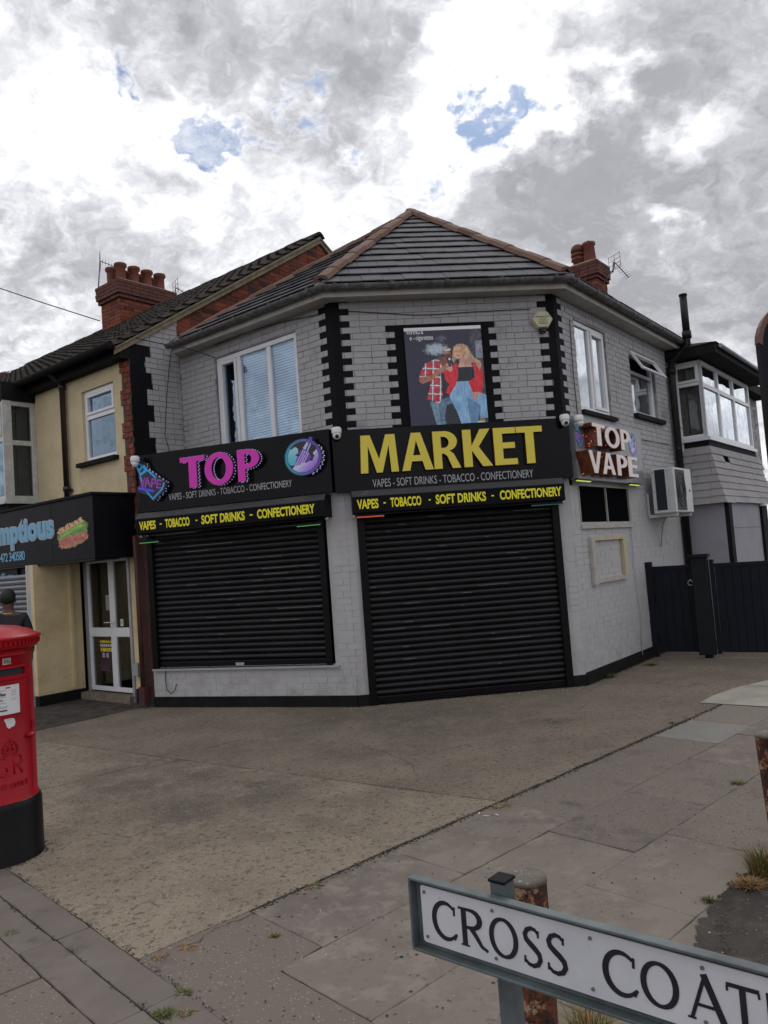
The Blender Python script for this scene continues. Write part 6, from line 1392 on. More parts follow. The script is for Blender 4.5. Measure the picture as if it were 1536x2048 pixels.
# ------------------------------------------------------------------ post box
PC = Vector((-2.655, 5.12, 0)); pb = thing('post_box', 'red cylindrical pillar post box with black base on the concrete forecourt', 'post box', PC)
tocam = math.atan2(-PC.y, -PC.x); FA = tocam+R(21.5)            # azimuth its front faces
def cyl(a, z, r): return Vector((PC.x+r*math.cos(FA+a), PC.y+r*math.sin(FA+a), z))
mb = MB(); mb.lathe(PC, [(.283, 0), (.283, .015), (.277, .03), (.276, .36), (.268, .385), (.262, .392)], 64); mb.build('base', 'pbblk', pb)
rb = .252
# body with aperture: lathe split around the slot
mb = MB(); prof = [(.262, .392), (.258, .405), (rb, .415), (rb, 1.19), (rb+.001, 1.302), (rb+.012, 1.307), (rb+.012, 1.318), (rb+.003, 1.323), (rb-.002, 1.330), (rb+.010, 1.340), (.272, 1.346)]
mb.lathe(PC, prof, 72, cap=False); mb.build('body', 'pbred', pb)
mb = MB(); mb.lathe(PC, [(.26, 1.345), (.285, 1.35), (.292, 1.358), (.300, 1.40), (.313, 1.412), (.313, 1.422), (.290, 1.432), (.24, 1.462), (.16, 1.488), (.08, 1.50), (.002, 1.504)], 72); cp = mb.build('cap', 'pbred', pb)
mb = MB()
for i in range(64):
    a = 2*math.pi*i/64; u = Vector((math.cos(a), math.sin(a), 0)); tn = Vector((-u.y, u.x, 0)); c = PC+u*.294+Vector((0, 0, 1.385)); 
    mb.hexa([c-tn*.008+Vector((0, 0, -.014)), c+tn*.008+Vector((0, 0, -.014)), c+tn*.008+u*.010+Vector((0, 0, -.014)), c-tn*.008+u*.010+Vector((0, 0, -.014)), c-tn*.008+Vector((0, 0, .014)), c+tn*.008+Vector((0, 0, .014)), c+tn*.008+u*.012+Vector((0, 0, .014)), c-tn*.008+u*.012+Vector((0, 0, .014))])
mb.build('dentil_ring', 'pbred', cp)
def cpatch(a0, a1, z0, z1, r0, r1, n=12, mb=None):
    mb = mb or MB(); vs = []
    for i in range(n+1):
        a = a0+(a1-a0)*i/n; vs += [cyl(a, z0, r0), cyl(a, z0, r1), cyl(a, z1, r1), cyl(a, z1, r0)]
    fs_ = [(0, 1, 2, 3), tuple(4*n+i for i in (3, 2, 1, 0))]
    for i in range(n):
        k = 4*i; fs_ += [(k+1, k+5, k+6, k+2), (k, k+3, k+7, k+4), (k+3, k+2, k+6, k+7), (k, k+4, k+5, k+1)]
    mb.add(vs, fs_, smooth=False); return mb
cpatch(-.48, .46, 1.185, 1.228, rb-.02, rb+.0015).build('posting_slot', 'ink', pb)
m_ = cpatch(-.52, .50, 1.230, 1.243, rb-.02, rb+.020); cpatch(-.52, .50, 1.160, 1.183, rb-.02, rb+.012, mb=m_); cpatch(-.52, -.485, 1.183, 1.231, rb-.02, rb+.014, 2, m_); cpatch(.465, .50, 1.183, 1.231, rb-.02, rb+.014, 2, m_); m_.build('slot_hood', 'pbred', pb)
cpatch(-.10, .10, 1.256, 1.296, rb-.01, rb+.006, 4).build('collection_tab', 'enamel', pb)
m_ = MB(); 
for a in (-.06, -.02, .02, .06): cpatch(a-.006, a+.006, 1.264, 1.288, rb, rb+.0075, 1, m_)
m_.build('tab_figures', 'ink', pb)
m_ = cpatch(-.36, .32, .938, 1.132, rb-.01, rb+.004); cpatch(-.38, .34, 1.132, 1.145, rb-.01, rb+.012, mb=m_); cpatch(-.38, .34, .925, .938, rb-.01, rb+.012, mb=m_); m_.build('plate_holder', 'pbred', pb)
cpatch(-.33, .29, .944, 1.126, rb, rb+.0065).build('collection_plate', 'paper', pb)
def ctext(s, a0, a1, z0, z1, r, m, par, name='lettering', bold=0., th=.0015):
    v, f = text_verts(s, bold, .05); mn, mx2 = v.min(0), v.max(0); mb = MB()
    mb.add([cyl(a0+(x-mn[0])/(mx2[0]-mn[0])*(a1-a0), z0+(y-mn[1])/(mx2[1]-mn[1])*(z1-z0), r+(zz_-mn[2])/(mx2[2]-mn[2])*th) for x, y, zz_ in v], f); return mb.build(name, m, par)
rp = rb+.0066
ctext('9.00am', -.28, -.06, 1.062, 1.084, rp, 'ink', pb, bold=.02); ctext('7.00am', -.28, -.12, 1.030, 1.045, rp, 'greyink', pb, bold=.02)
m_ = MB()
for z in (1.094, 1.052, 1.016, .994, .986): cpatch(-.28, -.05 if z != .994 else .0, z, z+.003, rp, rp+.0006, 4, m_)
for z in (1.09, 1.08, 1.07, 1.06, 1.04, 1.03): cpatch(.07, .21, z, z+.0025, rp, rp+.0006, 4, m_)
m_.build('small_print', 'greyink', pb); cpatch(-.28, -.04, .966, .975, rp, rp+.0006, 4).build('bold_line', 'ink', pb)
cpatch(-.06, .06, 1.106, 1.114, rp, rp+.0006, 4).build('red_oval', 'redp', pb)
pts = [(-.12, .910), (-.10, .918), (.08, .918), (.14, .910), (.16, .885), (.13, .865), (.06, .862), (.0, .853), (-.06, .866), (-.08, .89)]
mb = MB(); mb.add([cyl(a, z, rb+.0008) for a, z in pts]+[cyl(a, z, rb+.0018) for a, z in pts], [tuple(range(len(pts)))[::-1], tuple(range(len(pts), 2*len(pts)))]+[(i, (i+1) % len(pts), len(pts)+(i+1) % len(pts), len(pts)+i) for i in range(len(pts))]); mb.build('torn_sticker', 'card', pb)
# door outline, lock, hinge handle
m_ = MB()
for a in (-.66, .66): cpatch(a-.004, a+.004, .45, 1.15, rb-.001, rb+.0012, 1, m_)
m_.builds('door_joint', 'ink', pb)
cpatch(.70, .86, .815, .872, rb, rb+.008, 4).build('lock_plate', 'pbred', pb); cpatch(.76, .79, .84, .862, rb, rb+.0085, 1).build('keyhole', 'ink', pb)
mb = MB(); mb.ball(cyl(.54, .785, rb+.012), .022, 12, (1.7, 1.2, .75)); mb.ball(cyl(.62, .790, rb+.010), .014, 10, (1.4, 1, .8)); mb.build('door_handle', 'pbred', pb)
# embossed crown, cipher, words
def emb(strokes, w_, h_=.004, name='embossed_crown'):
    mb = MB()
    for st in strokes: mb.tube([cyl(a, z, rb+.001) for a, z in st], w_, 6)
    return mb.build(name, 'pbred', pb)
A_ = lambda cx, cz, rx, rz, a0, a1, n=8: [(cx+rx*math.cos(R(a0+(a1-a0)*i/n)), cz+rz*math.sin(R(a0+(a1-a0)*i/n))) for i in range(n+1)]
CZ = .745
cz_ = lambda st: [[(a, CZ+(z-.53)) for a, z in q] for q in st]
emb(cz_([A_(0, .51, .19, .055, 200, -20, 12), [(-.17, .487), (.17, .487)], [(-.17, .475), (.17, .475)], A_(0, .50, .07, .05, 180, 0), [(0, .55), (0, .585)], [(-.03, .572), (.03, .572)], A_(-.1, .51, .06, .035, 180, 0), A_(.1, .51, .06, .035, 180, 0), [(-.12, .50), (-.1, .51)], [(.1, .50), (.12, .51)], [(0, .50), (.02, .51)]]), .0042)
def carve(glyph, cx, cz, sx_, sz_):
    P_ = {'G': [A_(0, .5, .45, .5, 45, 325, 18), [(.38, .22), (.38, .45), (.18, .45)]], 'R': [[(-.3, 0), (-.3, 1)], [(-.3, 1), (.1, 1)]+A_(.1, .75, .25, .25, 90, -90)+[(-.3, .5)], [(.02, .5), (.42, 0)]]}[glyph]
    return [[(cx+x*sx_, cz+z*sz_) for x, z in st] for st in P_]
emb(carve('G', -.20, .565, .26, .118)+carve('R', .17, .565, .30, .118), .0055, name='embossed_cipher')
ctext('POST OFFICE', -.46, .46, .485, .515, rb-.001, 'pbred', pb, 'embossed_words', th=.006)

# ------------------------------------------------------------------ street name sign and bollards
zt_ = .90; P0 = G(814, 1754, zt_); P1 = G(1536, 1946, zt_); WS = Wall((P0.x, P0.y), (P1.x, P1.y)); SLn = 1.52
sg = thing('street_name_sign', 'white street name plate with black serif letters in a grey steel frame', 'sign', WS.pt(.3, 0, -.05))
zb_ = WS.hit(824, 1899)[1]; fd = .028
mb = MB(); t_ = .007
mb.box(WS, 0, SLn, zt_-t_, zt_, -fd, 0); mb.box(WS, 0, SLn, zb_, zb_+t_, -fd, 0); mb.box(WS, 0, t_, zb_+t_, zt_-t_, -fd, 0); mb.box(WS, SLn-t_, SLn, zb_+t_, zt_-t_, -fd, 0); mb.box(WS, t_, SLn-t_, zb_+t_, zt_-t_, -fd, -fd+.003)
mb.build('frame', 'galv', sg, bevel=.0015)
pl0 = .028; pz0, pz1 = zb_+.022, zt_-.020
pp = []
for cx0, cz0, a0 in ((pl0+.008, pz0+.008, 180), (SLn-pl0-.008, pz0+.008, 270), (SLn-pl0-.008, pz1-.008, 0), (pl0+.008, pz1-.008, 90)):
    for k in range(5): a = R(a0+90*k/4); pp.append(WS.pt(cx0+.008*math.cos(a), cz0+.008*math.sin(a), -.021))
mb = MB(); mb.prism(pp, (*(WS.n*.003), 0)); mb.build('name_plate', 'signwhite', sg)
def stroke(mb, pts, ws, W, x0, z0, sx_, sz_, d, th_):
    n = len(pts); L_, R_ = [], []
    for i in range(n):
        p = pts[i]; a = pts[max(i-1, 0)]; b = pts[min(i+1, n-1)]; dx, dy = b[0]-a[0], b[1]-a[1]; l_ = math.hypot(dx, dy) or 1; nx_, ny_ = -dy/l_, dx/l_; w_ = ws(i/(n-1))/2*1.16
        L_.append((p[0]+nx_*w_, p[1]+ny_*w_)); R_.append((p[0]-nx_*w_, p[1]-ny_*w_))
    for i in range(n-1):
        q = [L_[i], L_[i+1], R_[i+1], R_[i]]; mb.prism([W.pt(x0+x*sx_, z0+y*sz_, d) for x, y in q], (*(W.n*th_), 0))
con = lambda w_: (lambda t: w_)
def sglyph(ch):
    if ch == 'C': return [(arc(.46, .5, .40, .48, 48, 318, 24), lambda t: .055+.075*math.sin(math.pi*t)), ([(.75, .70), (.76, .93)], con(.05)), ([(.72, .06), (.80, .22)], con(.06))], .80
    if ch == 'O': return [(arc(.46, .5, .40, .47, 0, 360, 36), lambda t: .07+.06*abs(math.cos(2*math.pi*t)))], .92
    if ch == 'R': return [([(.14, .0), (.14, 1)], con(.115)), ([(.14, .97)]+arc(.33, .74, .25, .23, 90, -90, 12)+[(.14, .50)], lambda t: .06+.06*math.sin(math.pi*t)), ([(.32, .52), (.48, .3), (.60, .1), (.76, .02)], lambda t: .11-.05*t), ([(.03, .02), (.26, .02)], con(.035)), ([(.0, .975), (.14, .975)], con(.05))], .78
    if ch == 'S': return [([(.50, .86), (.42, .94), (.30, .96), (.17, .90), (.10, .78), (.13, .66), (.25, .56), (.38, .47), (.50, .36), (.53, .22), (.45, .09), (.30, .03), (.16, .05), (.06, .14)], lambda t: .055+.075*math.sin(math.pi*t)), ([(.50, .76), (.515, .93)], con(.045)), ([(.05, .07), (.06, .24)], con(.045))], .60
    if ch == 'A': return [([(.08, .0), (.42, 1)], con(.065)), ([(.39, 1.02), (.76, .0)], con(.12)), ([(.20, .34), (.62, .34)], con(.055)), ([(.0, .02), (.17, .02)], con(.035)), ([(.64, .02), (.86, .02)], con(.035))], .86
    if ch == 'T': return [([(.36, .0), (.36, .97)], con(.12)), ([(.02, .955), (.72, .955)], con(.075)), ([(.035, .93), (.03, .82)], con(.04)), ([(.705, .93), (.71, .82)], con(.04)), ([(.24, .02), (.48, .02)], con(.035))], .74
    if ch == 'E': return [([(.12, .0), (.12, 1)], con(.12)), ([(.12, .96), (.52, .96)], con(.065)), ([(.12, .52), (.46, .52)], con(.06)), ([(.12, .04), (.56, .04)], con(.07)), ([(.51, .95), (.52, .84)], con(.04)), ([(.55, .05), (.57, .17)], con(.04))], .60
    if ch == 'D': return [([(.12, .0), (.12, 1)], con(.12)), ([(.12, .96), (.3, .96)]+arc(.32, .5, .44, .46, 90, -90, 18)+[(.12, .04)], lambda t: .06+.07*math.sin(math.pi*t))], .82
sxp = lambda X, Y: (780+X*.4922, 1700+Y*.4922)
ls = [('C', 175, 268, 285), ('R', 283, 395, 310), ('O', 407, 518, 355), ('S', 540, 617, 390), ('S', 635, 720, 420), ('C', 868, 1000, 500), ('O', 1022, 1170, 540), ('A', 1205, 1375, 595)]
cap0 = WS.hit(*sxp(222, 360), -.018)[1]; cap1 = WS.hit(*sxp(222, 212), -.018)[1]; print('sign', zb_, cap0, cap1, pz0, pz1)
items = [(ch, WS.hit(*sxp(x0, y), -.018)[0], WS.hit(*sxp(x1, y), -.018)[0]) for ch, x0, x1, y in ls]
x = items[-1][2]-.004
for ch in 'TES ROAD':
    if ch == ' ': x += .06; continue
    g_, w_ = sglyph(ch); wd_ = w_*(cap1-cap0)*.95; items.append((ch, x, x+wd_)); x += wd_+.006
for ch, a, b in items:
    g_, w_ = sglyph(ch); mb = MB(); sx_ = (b-a)/w_
    for k, (p_, ws_) in enumerate(g_):
        # adjoining pieces of a stroke share edges; separate strokes sit a hair apart in depth
        stroke(mb, p_, ws_, WS, a, cap0, sx_, cap1-cap0, -.0178+k*.00012, .0016)
    mb.build('letter', 'signink', sg, label='letter '+ch)
mb = MB()
for X, Y in ((139, 170), (155, 350), (415, 246), (433, 440), (813, 358), (826, 565), (1269, 478), (1285, 700)):
    s_, z_ = WS.hit(*sxp(X, Y), -.018); c = WS.pt(s_, z_, -.018); mb.tube([c, c+Vector((*(WS.n*.003), 0))], .0042, 12)
mb.builds('screw', 'screw', sg)
for xx in (.262, 1.2):
    mb = MB(); mb.box(WS, xx-.022, xx+.022, -.05, zt_+.026, -.080, -.032); p_ = mb.build('post', 'galv', sg, bevel=.003)
    mb = MB(); mb.box(WS, xx-.025, xx+.025, zt_+.026, zt_+.034, -.083, -.029); mb.build('post_cap', 'adf', p_, bevel=.002)
def bollard(x, y, r, h, lab, lean=(0, 0)):
    t = thing('rusty_bollard', lab, 'bollard', (x, y, 0), 'rusty steel bollards along the verge'); mb = MB(); c = Vector((x, y, 0)); 
    k = 28
    for i in range(0, 1): pass
    mb.lathe(c, [(r*1.0, -.02), (r, h*.3), (r*1.01, h*.6), (r, h-.02), (r*.985, h)], k, cap=False); o = mb.build('post', 'rust', t)
    mb = MB(); mb.lathe(c, [(r*1.03, h-.014), (r*1.05, h-.006), (r*1.03, h), (r*.6, h+.004), (.001, h+.005)], k); mb.build('top_cap', 'rustcap', t)
    if lean != (0, 0): t.rotation_euler = (lean[0], lean[1], 0)
q = G(1053, 1752, .74); bollard(q.x, q.y, .060, .74, 'rusty bollard standing directly behind the street name sign')
q = G(1548, 1462, .70); bollard(q.x, q.y, .062, .70, 'leaning rusty bollard with peeling white paint at the right edge', (R(2), R(-4)))

# ------------------------------------------------------------------ bus shelter panel at the right edge
sh_ = thing('shelter_panel', 'tall dark glazed shelter panel with rounded brown edged corner at the right edge', 'panel', (2.1, 3.0, 0))
WX = Wall((1.520, 3.0), t=(math.cos(R(-8)), math.sin(R(-8)))); 
def rrect(x0, x1, z0, z1, r): 
    o = []
    for cx0, cz0, a0 in ((x0+r, z0+r, 180), (x1-r, z0+r, 270), (x1-r, z1-r, 0), (x0+r, z1-r, 90)): o += [(cx0+r*math.cos(R(a0+90*k/8)), cz0+r*math.sin(R(a0+90*k/8))) for k in range(9)]
    return o
zt2 = 2.655; O_ = rrect(0, 1.2, .35, zt2, .17); I_ = rrect(.012, 1.188, .362, zt2-.012, .158); J_ = rrect(.085, 1.115, .45, zt2-.10, .06)
def ringm(W, Aa, Bb, d0, d1):
    mb = MB(); n = len(Aa); vs = [W.pt(x, z, d0) for x, z in Aa]+[W.pt(x, z, d0) for x, z in Bb]+[W.pt(x, z, d1) for x, z in Aa]+[W.pt(x, z, d1) for x, z in Bb]
    f = []
    for i in range(n): j = (i+1) % n; f += [(i, j, n+j, n+i), (2*n+i, 3*n+i, 3*n+j, 2*n+j), (i, 2*n+i, 2*n+j, j), (n+i, n+j, 3*n+j, 3*n+i)]
    mb.add(vs, f); return mb
ringm(WX, O_, I_, -.045, .002).build('edge_trim', 'adf', sh_)
k_ = O_[27:36]; k2_ = [(x+.010*(.17-x)/.17, z-.010*max(0, (z-(zt2-.17))/.17)) for x, z in k_]; mb = MB(); nk = len(k_); vs = [WX.pt(x-.003, z+.003, -.046) for x, z in k_]+[WX.pt(x+.012, z-.010, -.046) for x, z in k_]+[WX.pt(x-.003, z+.003, .004) for x, z in k_]+[WX.pt(x+.012, z-.010, .004) for x, z in k_]
mb.add(vs, [f for i in range(nk-1) for f in ((i, i+1, 2*nk+i+1, 2*nk+i), (2*nk+i, 2*nk+i+1, 3*nk+i+1, 3*nk+i), (nk+i, 3*nk+i, 3*nk+i+1, nk+i+1))]); mb.build('corner_trim', 'adr', sh_); ringm(WX, [(x*1.0, z) for x, z in I_], J_, -.04, -.004).build('frame', 'adf', sh_)
mb = MB(); mb.prism([WX.pt(x, z, -.03) for x, z in J_], (*(-WX.n*.006), 0)); mb.build('glass_panel', 'glassr', sh_); mb = MB(); mb.prism([WX.pt(x, z, -.07) for x, z in J_], (*(-WX.n*.03), 0)); mb.build('display_back', mat('faded_green_display', (.08, .11, .12), .5), sh_)
mb = MB(); mb.box(WX, .5, .7, -.02, .352, -.11, -.03); mb.build('leg', 'adf', sh_)

# ------------------------------------------------------------------ person seen from behind
px_, py_ = -4.80, 9.75
pn = thing('person', 'person in a dark top seen from behind, beyond the red post box', 'person', (px_, py_, 0))
fw_ = Vector((-.45, .89, 0)).normalized(); rt_ = Vector((fw_.y, -fw_.x, 0)); S_ = .955
def B(r_, f_, z_): return (Vector((px_, py_, 0))+rt_*r_+fw_*f_+Vector((0, 0, z_)))*1.0 if False else Vector((px_, py_, 0))+(rt_*r_+fw_*f_+Vector((0, 0, z_)))*S_
def skin(name, joints, edges, root, m, par, sub=2, fine=False):
    me = bpy.data.meshes.new(name); off = wl(par); ks = list(joints); me.from_pydata([tuple(B(*joints[k][0])-off) for k in ks], [(ks.index(a), ks.index(b)) for a, b in edges], []); o = bpy.data.objects.new(name, me); col.objects.link(o)
    md = o.modifiers.new('s', 'SKIN'); md.use_smooth_shade = True; sd = me.skin_vertices[0].data
    for i, k in enumerate(ks): r = joints[k][1]; sd[i].radius = (r*S_, r*S_) if not isinstance(r, tuple) else (r[0]*S_, r[1]*S_); sd[i].use_root = (k == root)
    o.modifiers.new('d', 'SUBSURF').levels = sub; o.modifiers['d'].render_levels = sub
    dg = bpy.context.evaluated_depsgraph_get(); dg.update(); m2 = bpy.data.meshes.new_from_object(o.evaluated_get(dg)); bpy.data.objects.remove(o); m2.name = name
    o2 = bpy.data.objects.new(name, m2); col.objects.link(o2); o2.parent = par; m2.materials.clear(); m2.materials.append(MT[m]); return o2
J = {'pel': ((0, 0, .98), .135), 'sp': ((0, .0, 1.15), .125), 'ch': ((0, -.01, 1.33), .15), 'nk': ((0, 0, 1.49), .058), 'hd0': ((0, .015, 1.57), .075), 'hd1': ((0, .025, 1.66), .092), 'hd2': ((0, .02, 1.72), .07)}
E_ = [('pel', 'sp'), ('sp', 'ch'), ('ch', 'nk'), ('nk', 'hd0'), ('hd0', 'hd1'), ('hd1', 'hd2')]
for s, n_ in ((-1, 'l'), (1, 'r')):
    J.update({n_+'sh': ((s*.18, -.01, 1.42), .062), n_+'el': ((s*.25, -.02, 1.13), .042), n_+'wr': ((s*.25, .07, .90), .028), n_+'pm': ((s*.245, .085, .83), (.022, .036)), n_+'hp': ((s*.09, 0, .93), .088), n_+'kn': ((s*.11, .01, .52), .058), n_+'an': ((s*.12, -.02, .10), .038), n_+'ft': ((s*.14, .13, .035), .032)})
    E_ += [('ch', n_+'sh'), (n_+'sh', n_+'el'), (n_+'el', n_+'wr'), (n_+'wr', n_+'pm'), ('pel', n_+'hp'), (n_+'hp', n_+'kn'), (n_+'kn', n_+'an'), (n_+'an', n_+'ft')]
    for i, (dx, l_) in enumerate(((-.022, .07), (-.007, .082), (.008, .077), (.022, .062))):
        J[n_+'f%da' % i] = ((s*.245, .085+dx, .80), .0095); J[n_+'f%db' % i] = ((s*.24, .09+dx, .80-l_*.55), .0085); J[n_+'f%dc' % i] = ((s*.228, .095+dx, .80-l_), .007); E_ += [(n_+'pm', n_+'f%da' % i), (n_+'f%da' % i, n_+'f%db' % i), (n_+'f%db' % i, n_+'f%dc' % i)]
    J[n_+'t1'] = ((s*.235, .125, .845), .011); J[n_+'t2'] = ((s*.225, .14, .80), .009); E_ += [(n_+'pm', n_+'t1'), (n_+'t1', n_+'t2')]
skin('body', J, E_, 'pel', 'skin', pn)
mb = MB(); mb.ball(B(0, .0, 1.695), .100*S_, 20, (.98, 1.06, 1.12)); ha_ = mb.build('hair', 'hair', pn)
bm = bmesh.new(); bm.from_mesh(ha_.data); off = wl(pn); dl = [v for v in bm.verts if (v.co+off-B(0, 0, 1.655)).dot(fw_) > .03 and (v.co+off).z < 1.71*S_]; bmesh.ops.delete(bm, geom=dl, context='VERTS'); bm.to_mesh(ha_.data); bm.free()
mb = MB()
for s in (-1, 1): mb.ball(B(s*.088, .01, 1.645), .026*S_, 8, (.5, .8, 1.2))
mb.builds('ear', 'skin', pn); mb = MB(); mb.ball(B(0, .118, 1.64), .018, 8); mb.build('nose', 'skin', pn)
mb = MB(); [mb.ball(B(s*.032, .10, 1.665), .013, 8) for s in (-1, 1)]; mb.builds('eye', 'hair', pn); mb = MB(); mb.tube([B(-.02, .105, 1.60), B(.02, .105, 1.60)], .006, 6); mb.build('mouth', 'redpaint', pn)
skin('shirt', {'a': ((0, 0, .95), .155), 'b': ((0, 0, 1.15), .148), 'c': ((0, -.01, 1.34), .172), 'n': ((0, 0, 1.47), .078), 'l': ((-.185, -.01, 1.41), .082), 'r': ((.185, -.01, 1.41), .082), 'l2': ((-.235, -.015, 1.22), .062), 'r2': ((.235, -.015, 1.22), .062), 'l3': ((-.255, .03, 1.02), .048), 'r3': ((.255, .03, 1.02), .048), 'l4': ((-.252, .065, .93), .042), 'r4': ((.252, .065, .93), .042)}, [('a', 'b'), ('b', 'c'), ('c', 'n'), ('c', 'l'), ('c', 'r'), ('l', 'l2'), ('r', 'r2'), ('l2', 'l3'), ('r2', 'r3'), ('l3', 'l4'), ('r3', 'r4')], 'a', 'shirt', pn)
skin('trousers', {'a': ((0, 0, 1.0), .15), 'l0': ((-.09, 0, .92), .105), 'r0': ((.09, 0, .92), .105), 'l1': ((-.11, .01, .52), .078), 'r1': ((.11, .01, .52), .078), 'l2': ((-.12, -.02, .08), .062), 'r2': ((.12, -.02, .08), .062)}, [('a', 'l0'), ('a', 'r0'), ('l0', 'l1'), ('r0', 'r1'), ('l1', 'l2'), ('r1', 'r2')], 'a', 'trouser', pn)
mb = MB()
for s in (-1, 1): mb.ball(B(s*.135, .06, .045), .05, 12, (1.1, 2.0, .9) if abs(fw_.y) > .5 else (2, 1.1, .9))
mb.builds('shoe', 'shoe', pn)
mb = MB(); mb.tube([B(-.075, -.045, 1.482), B(0, -.083, 1.478), B(.075, -.045, 1.482)], .004, 5); mb.build('neck_chain', 'gold', pn)

# ------------------------------------------------------------------ weeds, grass, litter
def tuft(x, y, n, h, spread, m, lab, name='weed', group='weeds in the paving joints', z=.02, wd=.004, m2=None, cat='weed'):
    rt = MB(); r2 = MB()
    for i in range(n):
        a = rnd.uniform(0, 2*math.pi); r0 = spread*rnd.random()**.7*.5; b = Vector((x+math.cos(a)*r0, y+math.sin(a)*r0, z-.01)); hh = h*rnd.uniform(.4, 1.05); ln = rnd.uniform(.2, 1.0)*spread; a2 = a+rnd.uniform(-.8, .8)
        w_ = Vector((-math.sin(a2), math.cos(a2), 0))*wd*rnd.uniform(.6, 1.3); p1 = b+Vector((math.cos(a2)*ln*.35, math.sin(a2)*ln*.35, hh*.6)); p2 = b+Vector((math.cos(a2)*ln, math.sin(a2)*ln, hh*rnd.uniform(.7, 1)))
        (r2 if (m2 and rnd.random() < .45) else rt).add([b-w_, b+w_, p1+w_*.8, p1-w_*.8, p2], [(0, 1, 2, 3), (3, 2, 4)])
    if m2:
        t = thing(name, lab, cat, (x, y, z), group); rt.build('green_blades', m, t); r2.build('dry_blades', m2, t)
    else:
        tag(rt.build(name, m, None), lab, cat, group)
def tp_(x, y, *a, **k): q = G(x, y, .02); tuft(q.x, q.y, *a, **k)
tp_(1530, 1748, 340, .17, .13, 'grass', 'large grass clump with dry orange base at the right edge, in the dark patch', name='grass_clump', group='grass clumps on the verge', m2='dry', wd=.0025, cat='grass')
tp_(1500, 1772, 260, .055, .085, 'dry', 'flattened orange dry grass at the left foot of the large clump', name='grass_clump', group='grass clumps on the verge', wd=.003, cat='grass')
tp_(1418, 1800, 60, .03, .04, 'grass', 'tiny green weed on the edge of the dark patch')
tp_(1180, 2075, 260, .13, .13, 'grass', 'grass tuft under the street name sign', name='grass_clump', group='grass clumps on the verge', m2='dry', wd=.002, cat='grass')
tp_(1475, 1566, 70, .03, .06, 'grass', 'green weed between slabs near the right bollard')
tp_(628, 1772, 60, .022, .06, 'grass', 'small weed on the forecourt edge line, left of centre', m2='dry')
tp_(768, 1710, 30, .018, .04, 'grass', 'tiny weed on the forecourt edge line at mid picture')
tp_(1000, 1612, 80, .02, .08, 'dry', 'dry weed and debris where forecourt joint meets the slabs', m2='grass')
tp_(1345, 1446, 40, .03, .05, 'grass', 'small weed beside the pale slab near the gate')
tp_(548, 1870, 50, .02, .03, 'grass', 'weed at the corner of the big stained slab', m2='dry')
tp_(375, 1893, 60, .015, .05, 'dry', 'dry straw-coloured tuft at the lower corner of the forecourt')
tp_(320, 1912, 40, .015, .04, 'dry', 'small brown tuft left of the straw-coloured one')
tp_(365, 1986, 60, .02, .04, 'grass', 'weed on the inner edging strip')
tp_(328, 2030, 120, .028, .05, 'grass', 'brightest green weed on the edging strips near the bottom edge')
tp_(372, 2026, 70, .022, .04, 'grass', 'olive weed right of the brightest green one', m2='dry')
tp_(134, 1926, 60, .015, .035, 'grass', 'weed in the gap between the edging strips', m2='dry')
tp_(22, 1866, 80, .018, .05, 'grass', 'weed in the edging gap at the left edge')
tp_(1215, 1355, 90, .07, .12, 'grass', 'straggly plant at the foot of the side wall plinth', name='wall_plant', group='plants at wall feet', wd=.008)
tp_(1300, 1330, 60, .05, .12, 'grass', 'small plant at the foot of the gate hinge post', name='wall_plant', group='plants at wall feet', wd=.007)
tp_(118, 1402, 120, .12, .16, 'grass', 'leafy weed at the foot of the cream return wall by the doorstep', name='wall_plant', group='plants at wall feet', wd=.012)
def scatter(name, fn, n, s0_, s1_, m, lab=None):
    mb = MB()
    for i in range(n):
        p = fn(); s = rnd.uniform(s0_, s1_); a = rnd.random()*3
        vs = [Vector((p.x+s*math.cos(a+k*math.pi/2+rnd.uniform(-.4, .4)), p.y+s*math.sin(a+k*math.pi/2+rnd.uniform(-.4, .4)), p.z)) for k in range(4)]; t = Vector((p.x, p.y, p.z+s*rnd.uniform(.3, .8)))
        mb.add(vs+[t], [(0, 1, 4), (1, 2, 4), (2, 3, 4), (3, 0, 4)])
    o = mb.build(name, m, None, kind='stuff'); return o
U_ = rnd.uniform
scatter('dark_grit', lambda: v3(gp(U_(-.5, 5.5), U_(0.02, 1.7)), .020), 420, .0015, .006, 'grit')
scatter('white_chippings', lambda: v3(gp(1.5+rnd.gauss(.2, .35), 1.95+abs(rnd.gauss(0, .16))), .020), 90, .0012, .0055, 'pebble')
scatter('pale_chippings', lambda: v3(gp(U_(-.4, 6), U_(-3, 1.7)), .021), 330, .0012, .004, 'pebble')
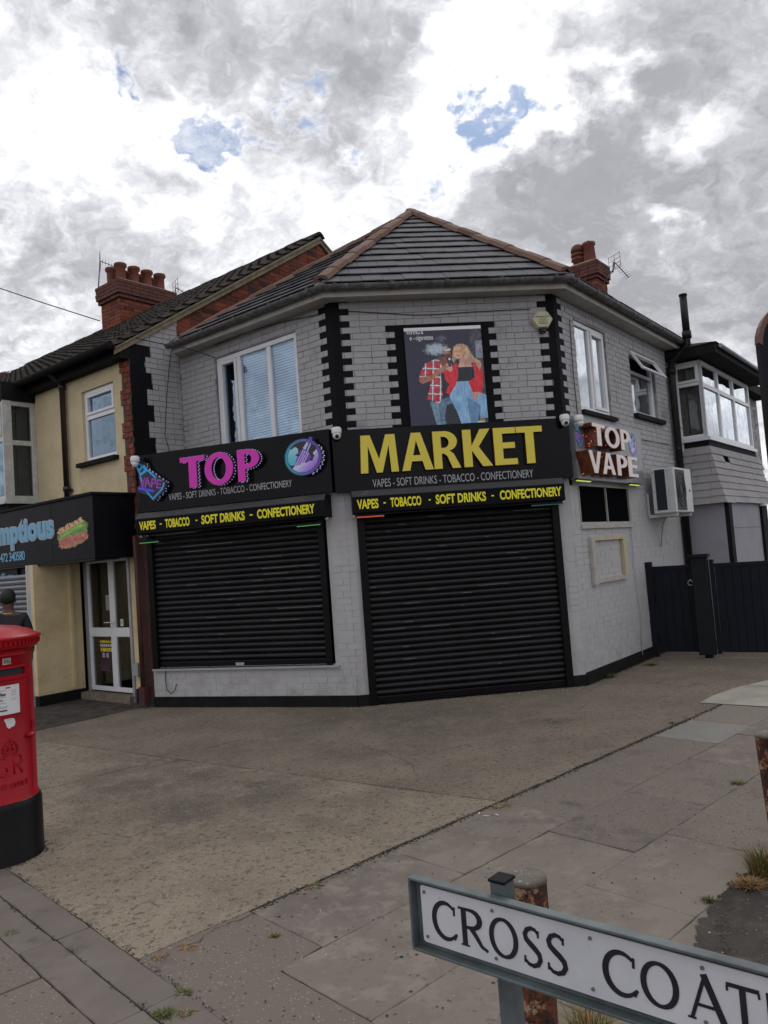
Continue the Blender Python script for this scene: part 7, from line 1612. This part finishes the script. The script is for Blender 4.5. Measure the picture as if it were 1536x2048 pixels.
scatter('joint_dirt', lambda: v3(gp(U_(0, 5.7), rnd.gauss(.012, .016)), .018), 1500, .002, .009, 'grit')
MT['soil_'] = mat('joint_soil', (.05, .04, .03), .95)
scatter('joint_moss', lambda: v3(gp(rnd.gauss(-.779, .009), (lambda q: q+.10*math.sin(q*9))(U_(-2, 3))), .0195), 420, .002, .008, 'soil_')
scatter('patch_edge_soil', lambda: (lambda t: v3(gp(.62+t*1.2, 1.76+.5*(1-t)**2+rnd.gauss(0, .02)), .021))(rnd.random()), 500, .002, .010, 'soil_')
scatter('kerb_foot_soil', lambda: v3(gp(-.595+rnd.gauss(0, .008), U_(-2.5, 1.2)), .0195), 300, .002, .007, 'soil_')
scatter('wall_foot_litter', lambda: v3((WC.o+WC.t*U_(-.3, 3))+WC.n*abs(rnd.gauss(.05, .12)), .02), 60, .002, .009, 'pebble')
for W_, a0_, a1_ in ((WC, 0, 2.8), (WA, 0, 3.1), (WD, 0, 2.5), (WE, 0, .7)):
    scatter('wall_foot_dirt', lambda: v3(W_.o+W_.t*U_(a0_, a1_)+W_.n*(.02+abs(rnd.gauss(0, .025))), .0195), 260, .002, .010, 'soil_')
scatter('post_box_foot_dirt', lambda: (lambda a, r: v3(Vector((PC.x+r*math.cos(a), PC.y+r*math.sin(a))), .0195))(U_(0, 6.28), .285+abs(rnd.gauss(0, .02))), 260, .002, .008, 'soil_')
# white scraps by the forecourt joint
for i, (x, y, lab) in enumerate([(958, 1627, 'left of three pale scraps of litter on the slab edge'), (972, 1632, 'middle of three pale scraps of litter on the slab edge'), (994, 1630, 'right of three pale scraps of litter on the slab edge')]):
    q = G(x, y, .022); mb = MB(); a = rnd.random()*3; l_ = .02; d = Vector((math.cos(a), math.sin(a), 0)); s = Vector((-d.y, d.x, 0)); mb.prism([q-d*l_-s*.003, q+d*l_*.6-s*.005, q+d*l_+s*.002, q-d*l_*.8+s*.004], (0, 0, .003)); tag(mb.build('litter_scrap', 'pebble', None), lab, 'litter', 'litter scraps by the joint')
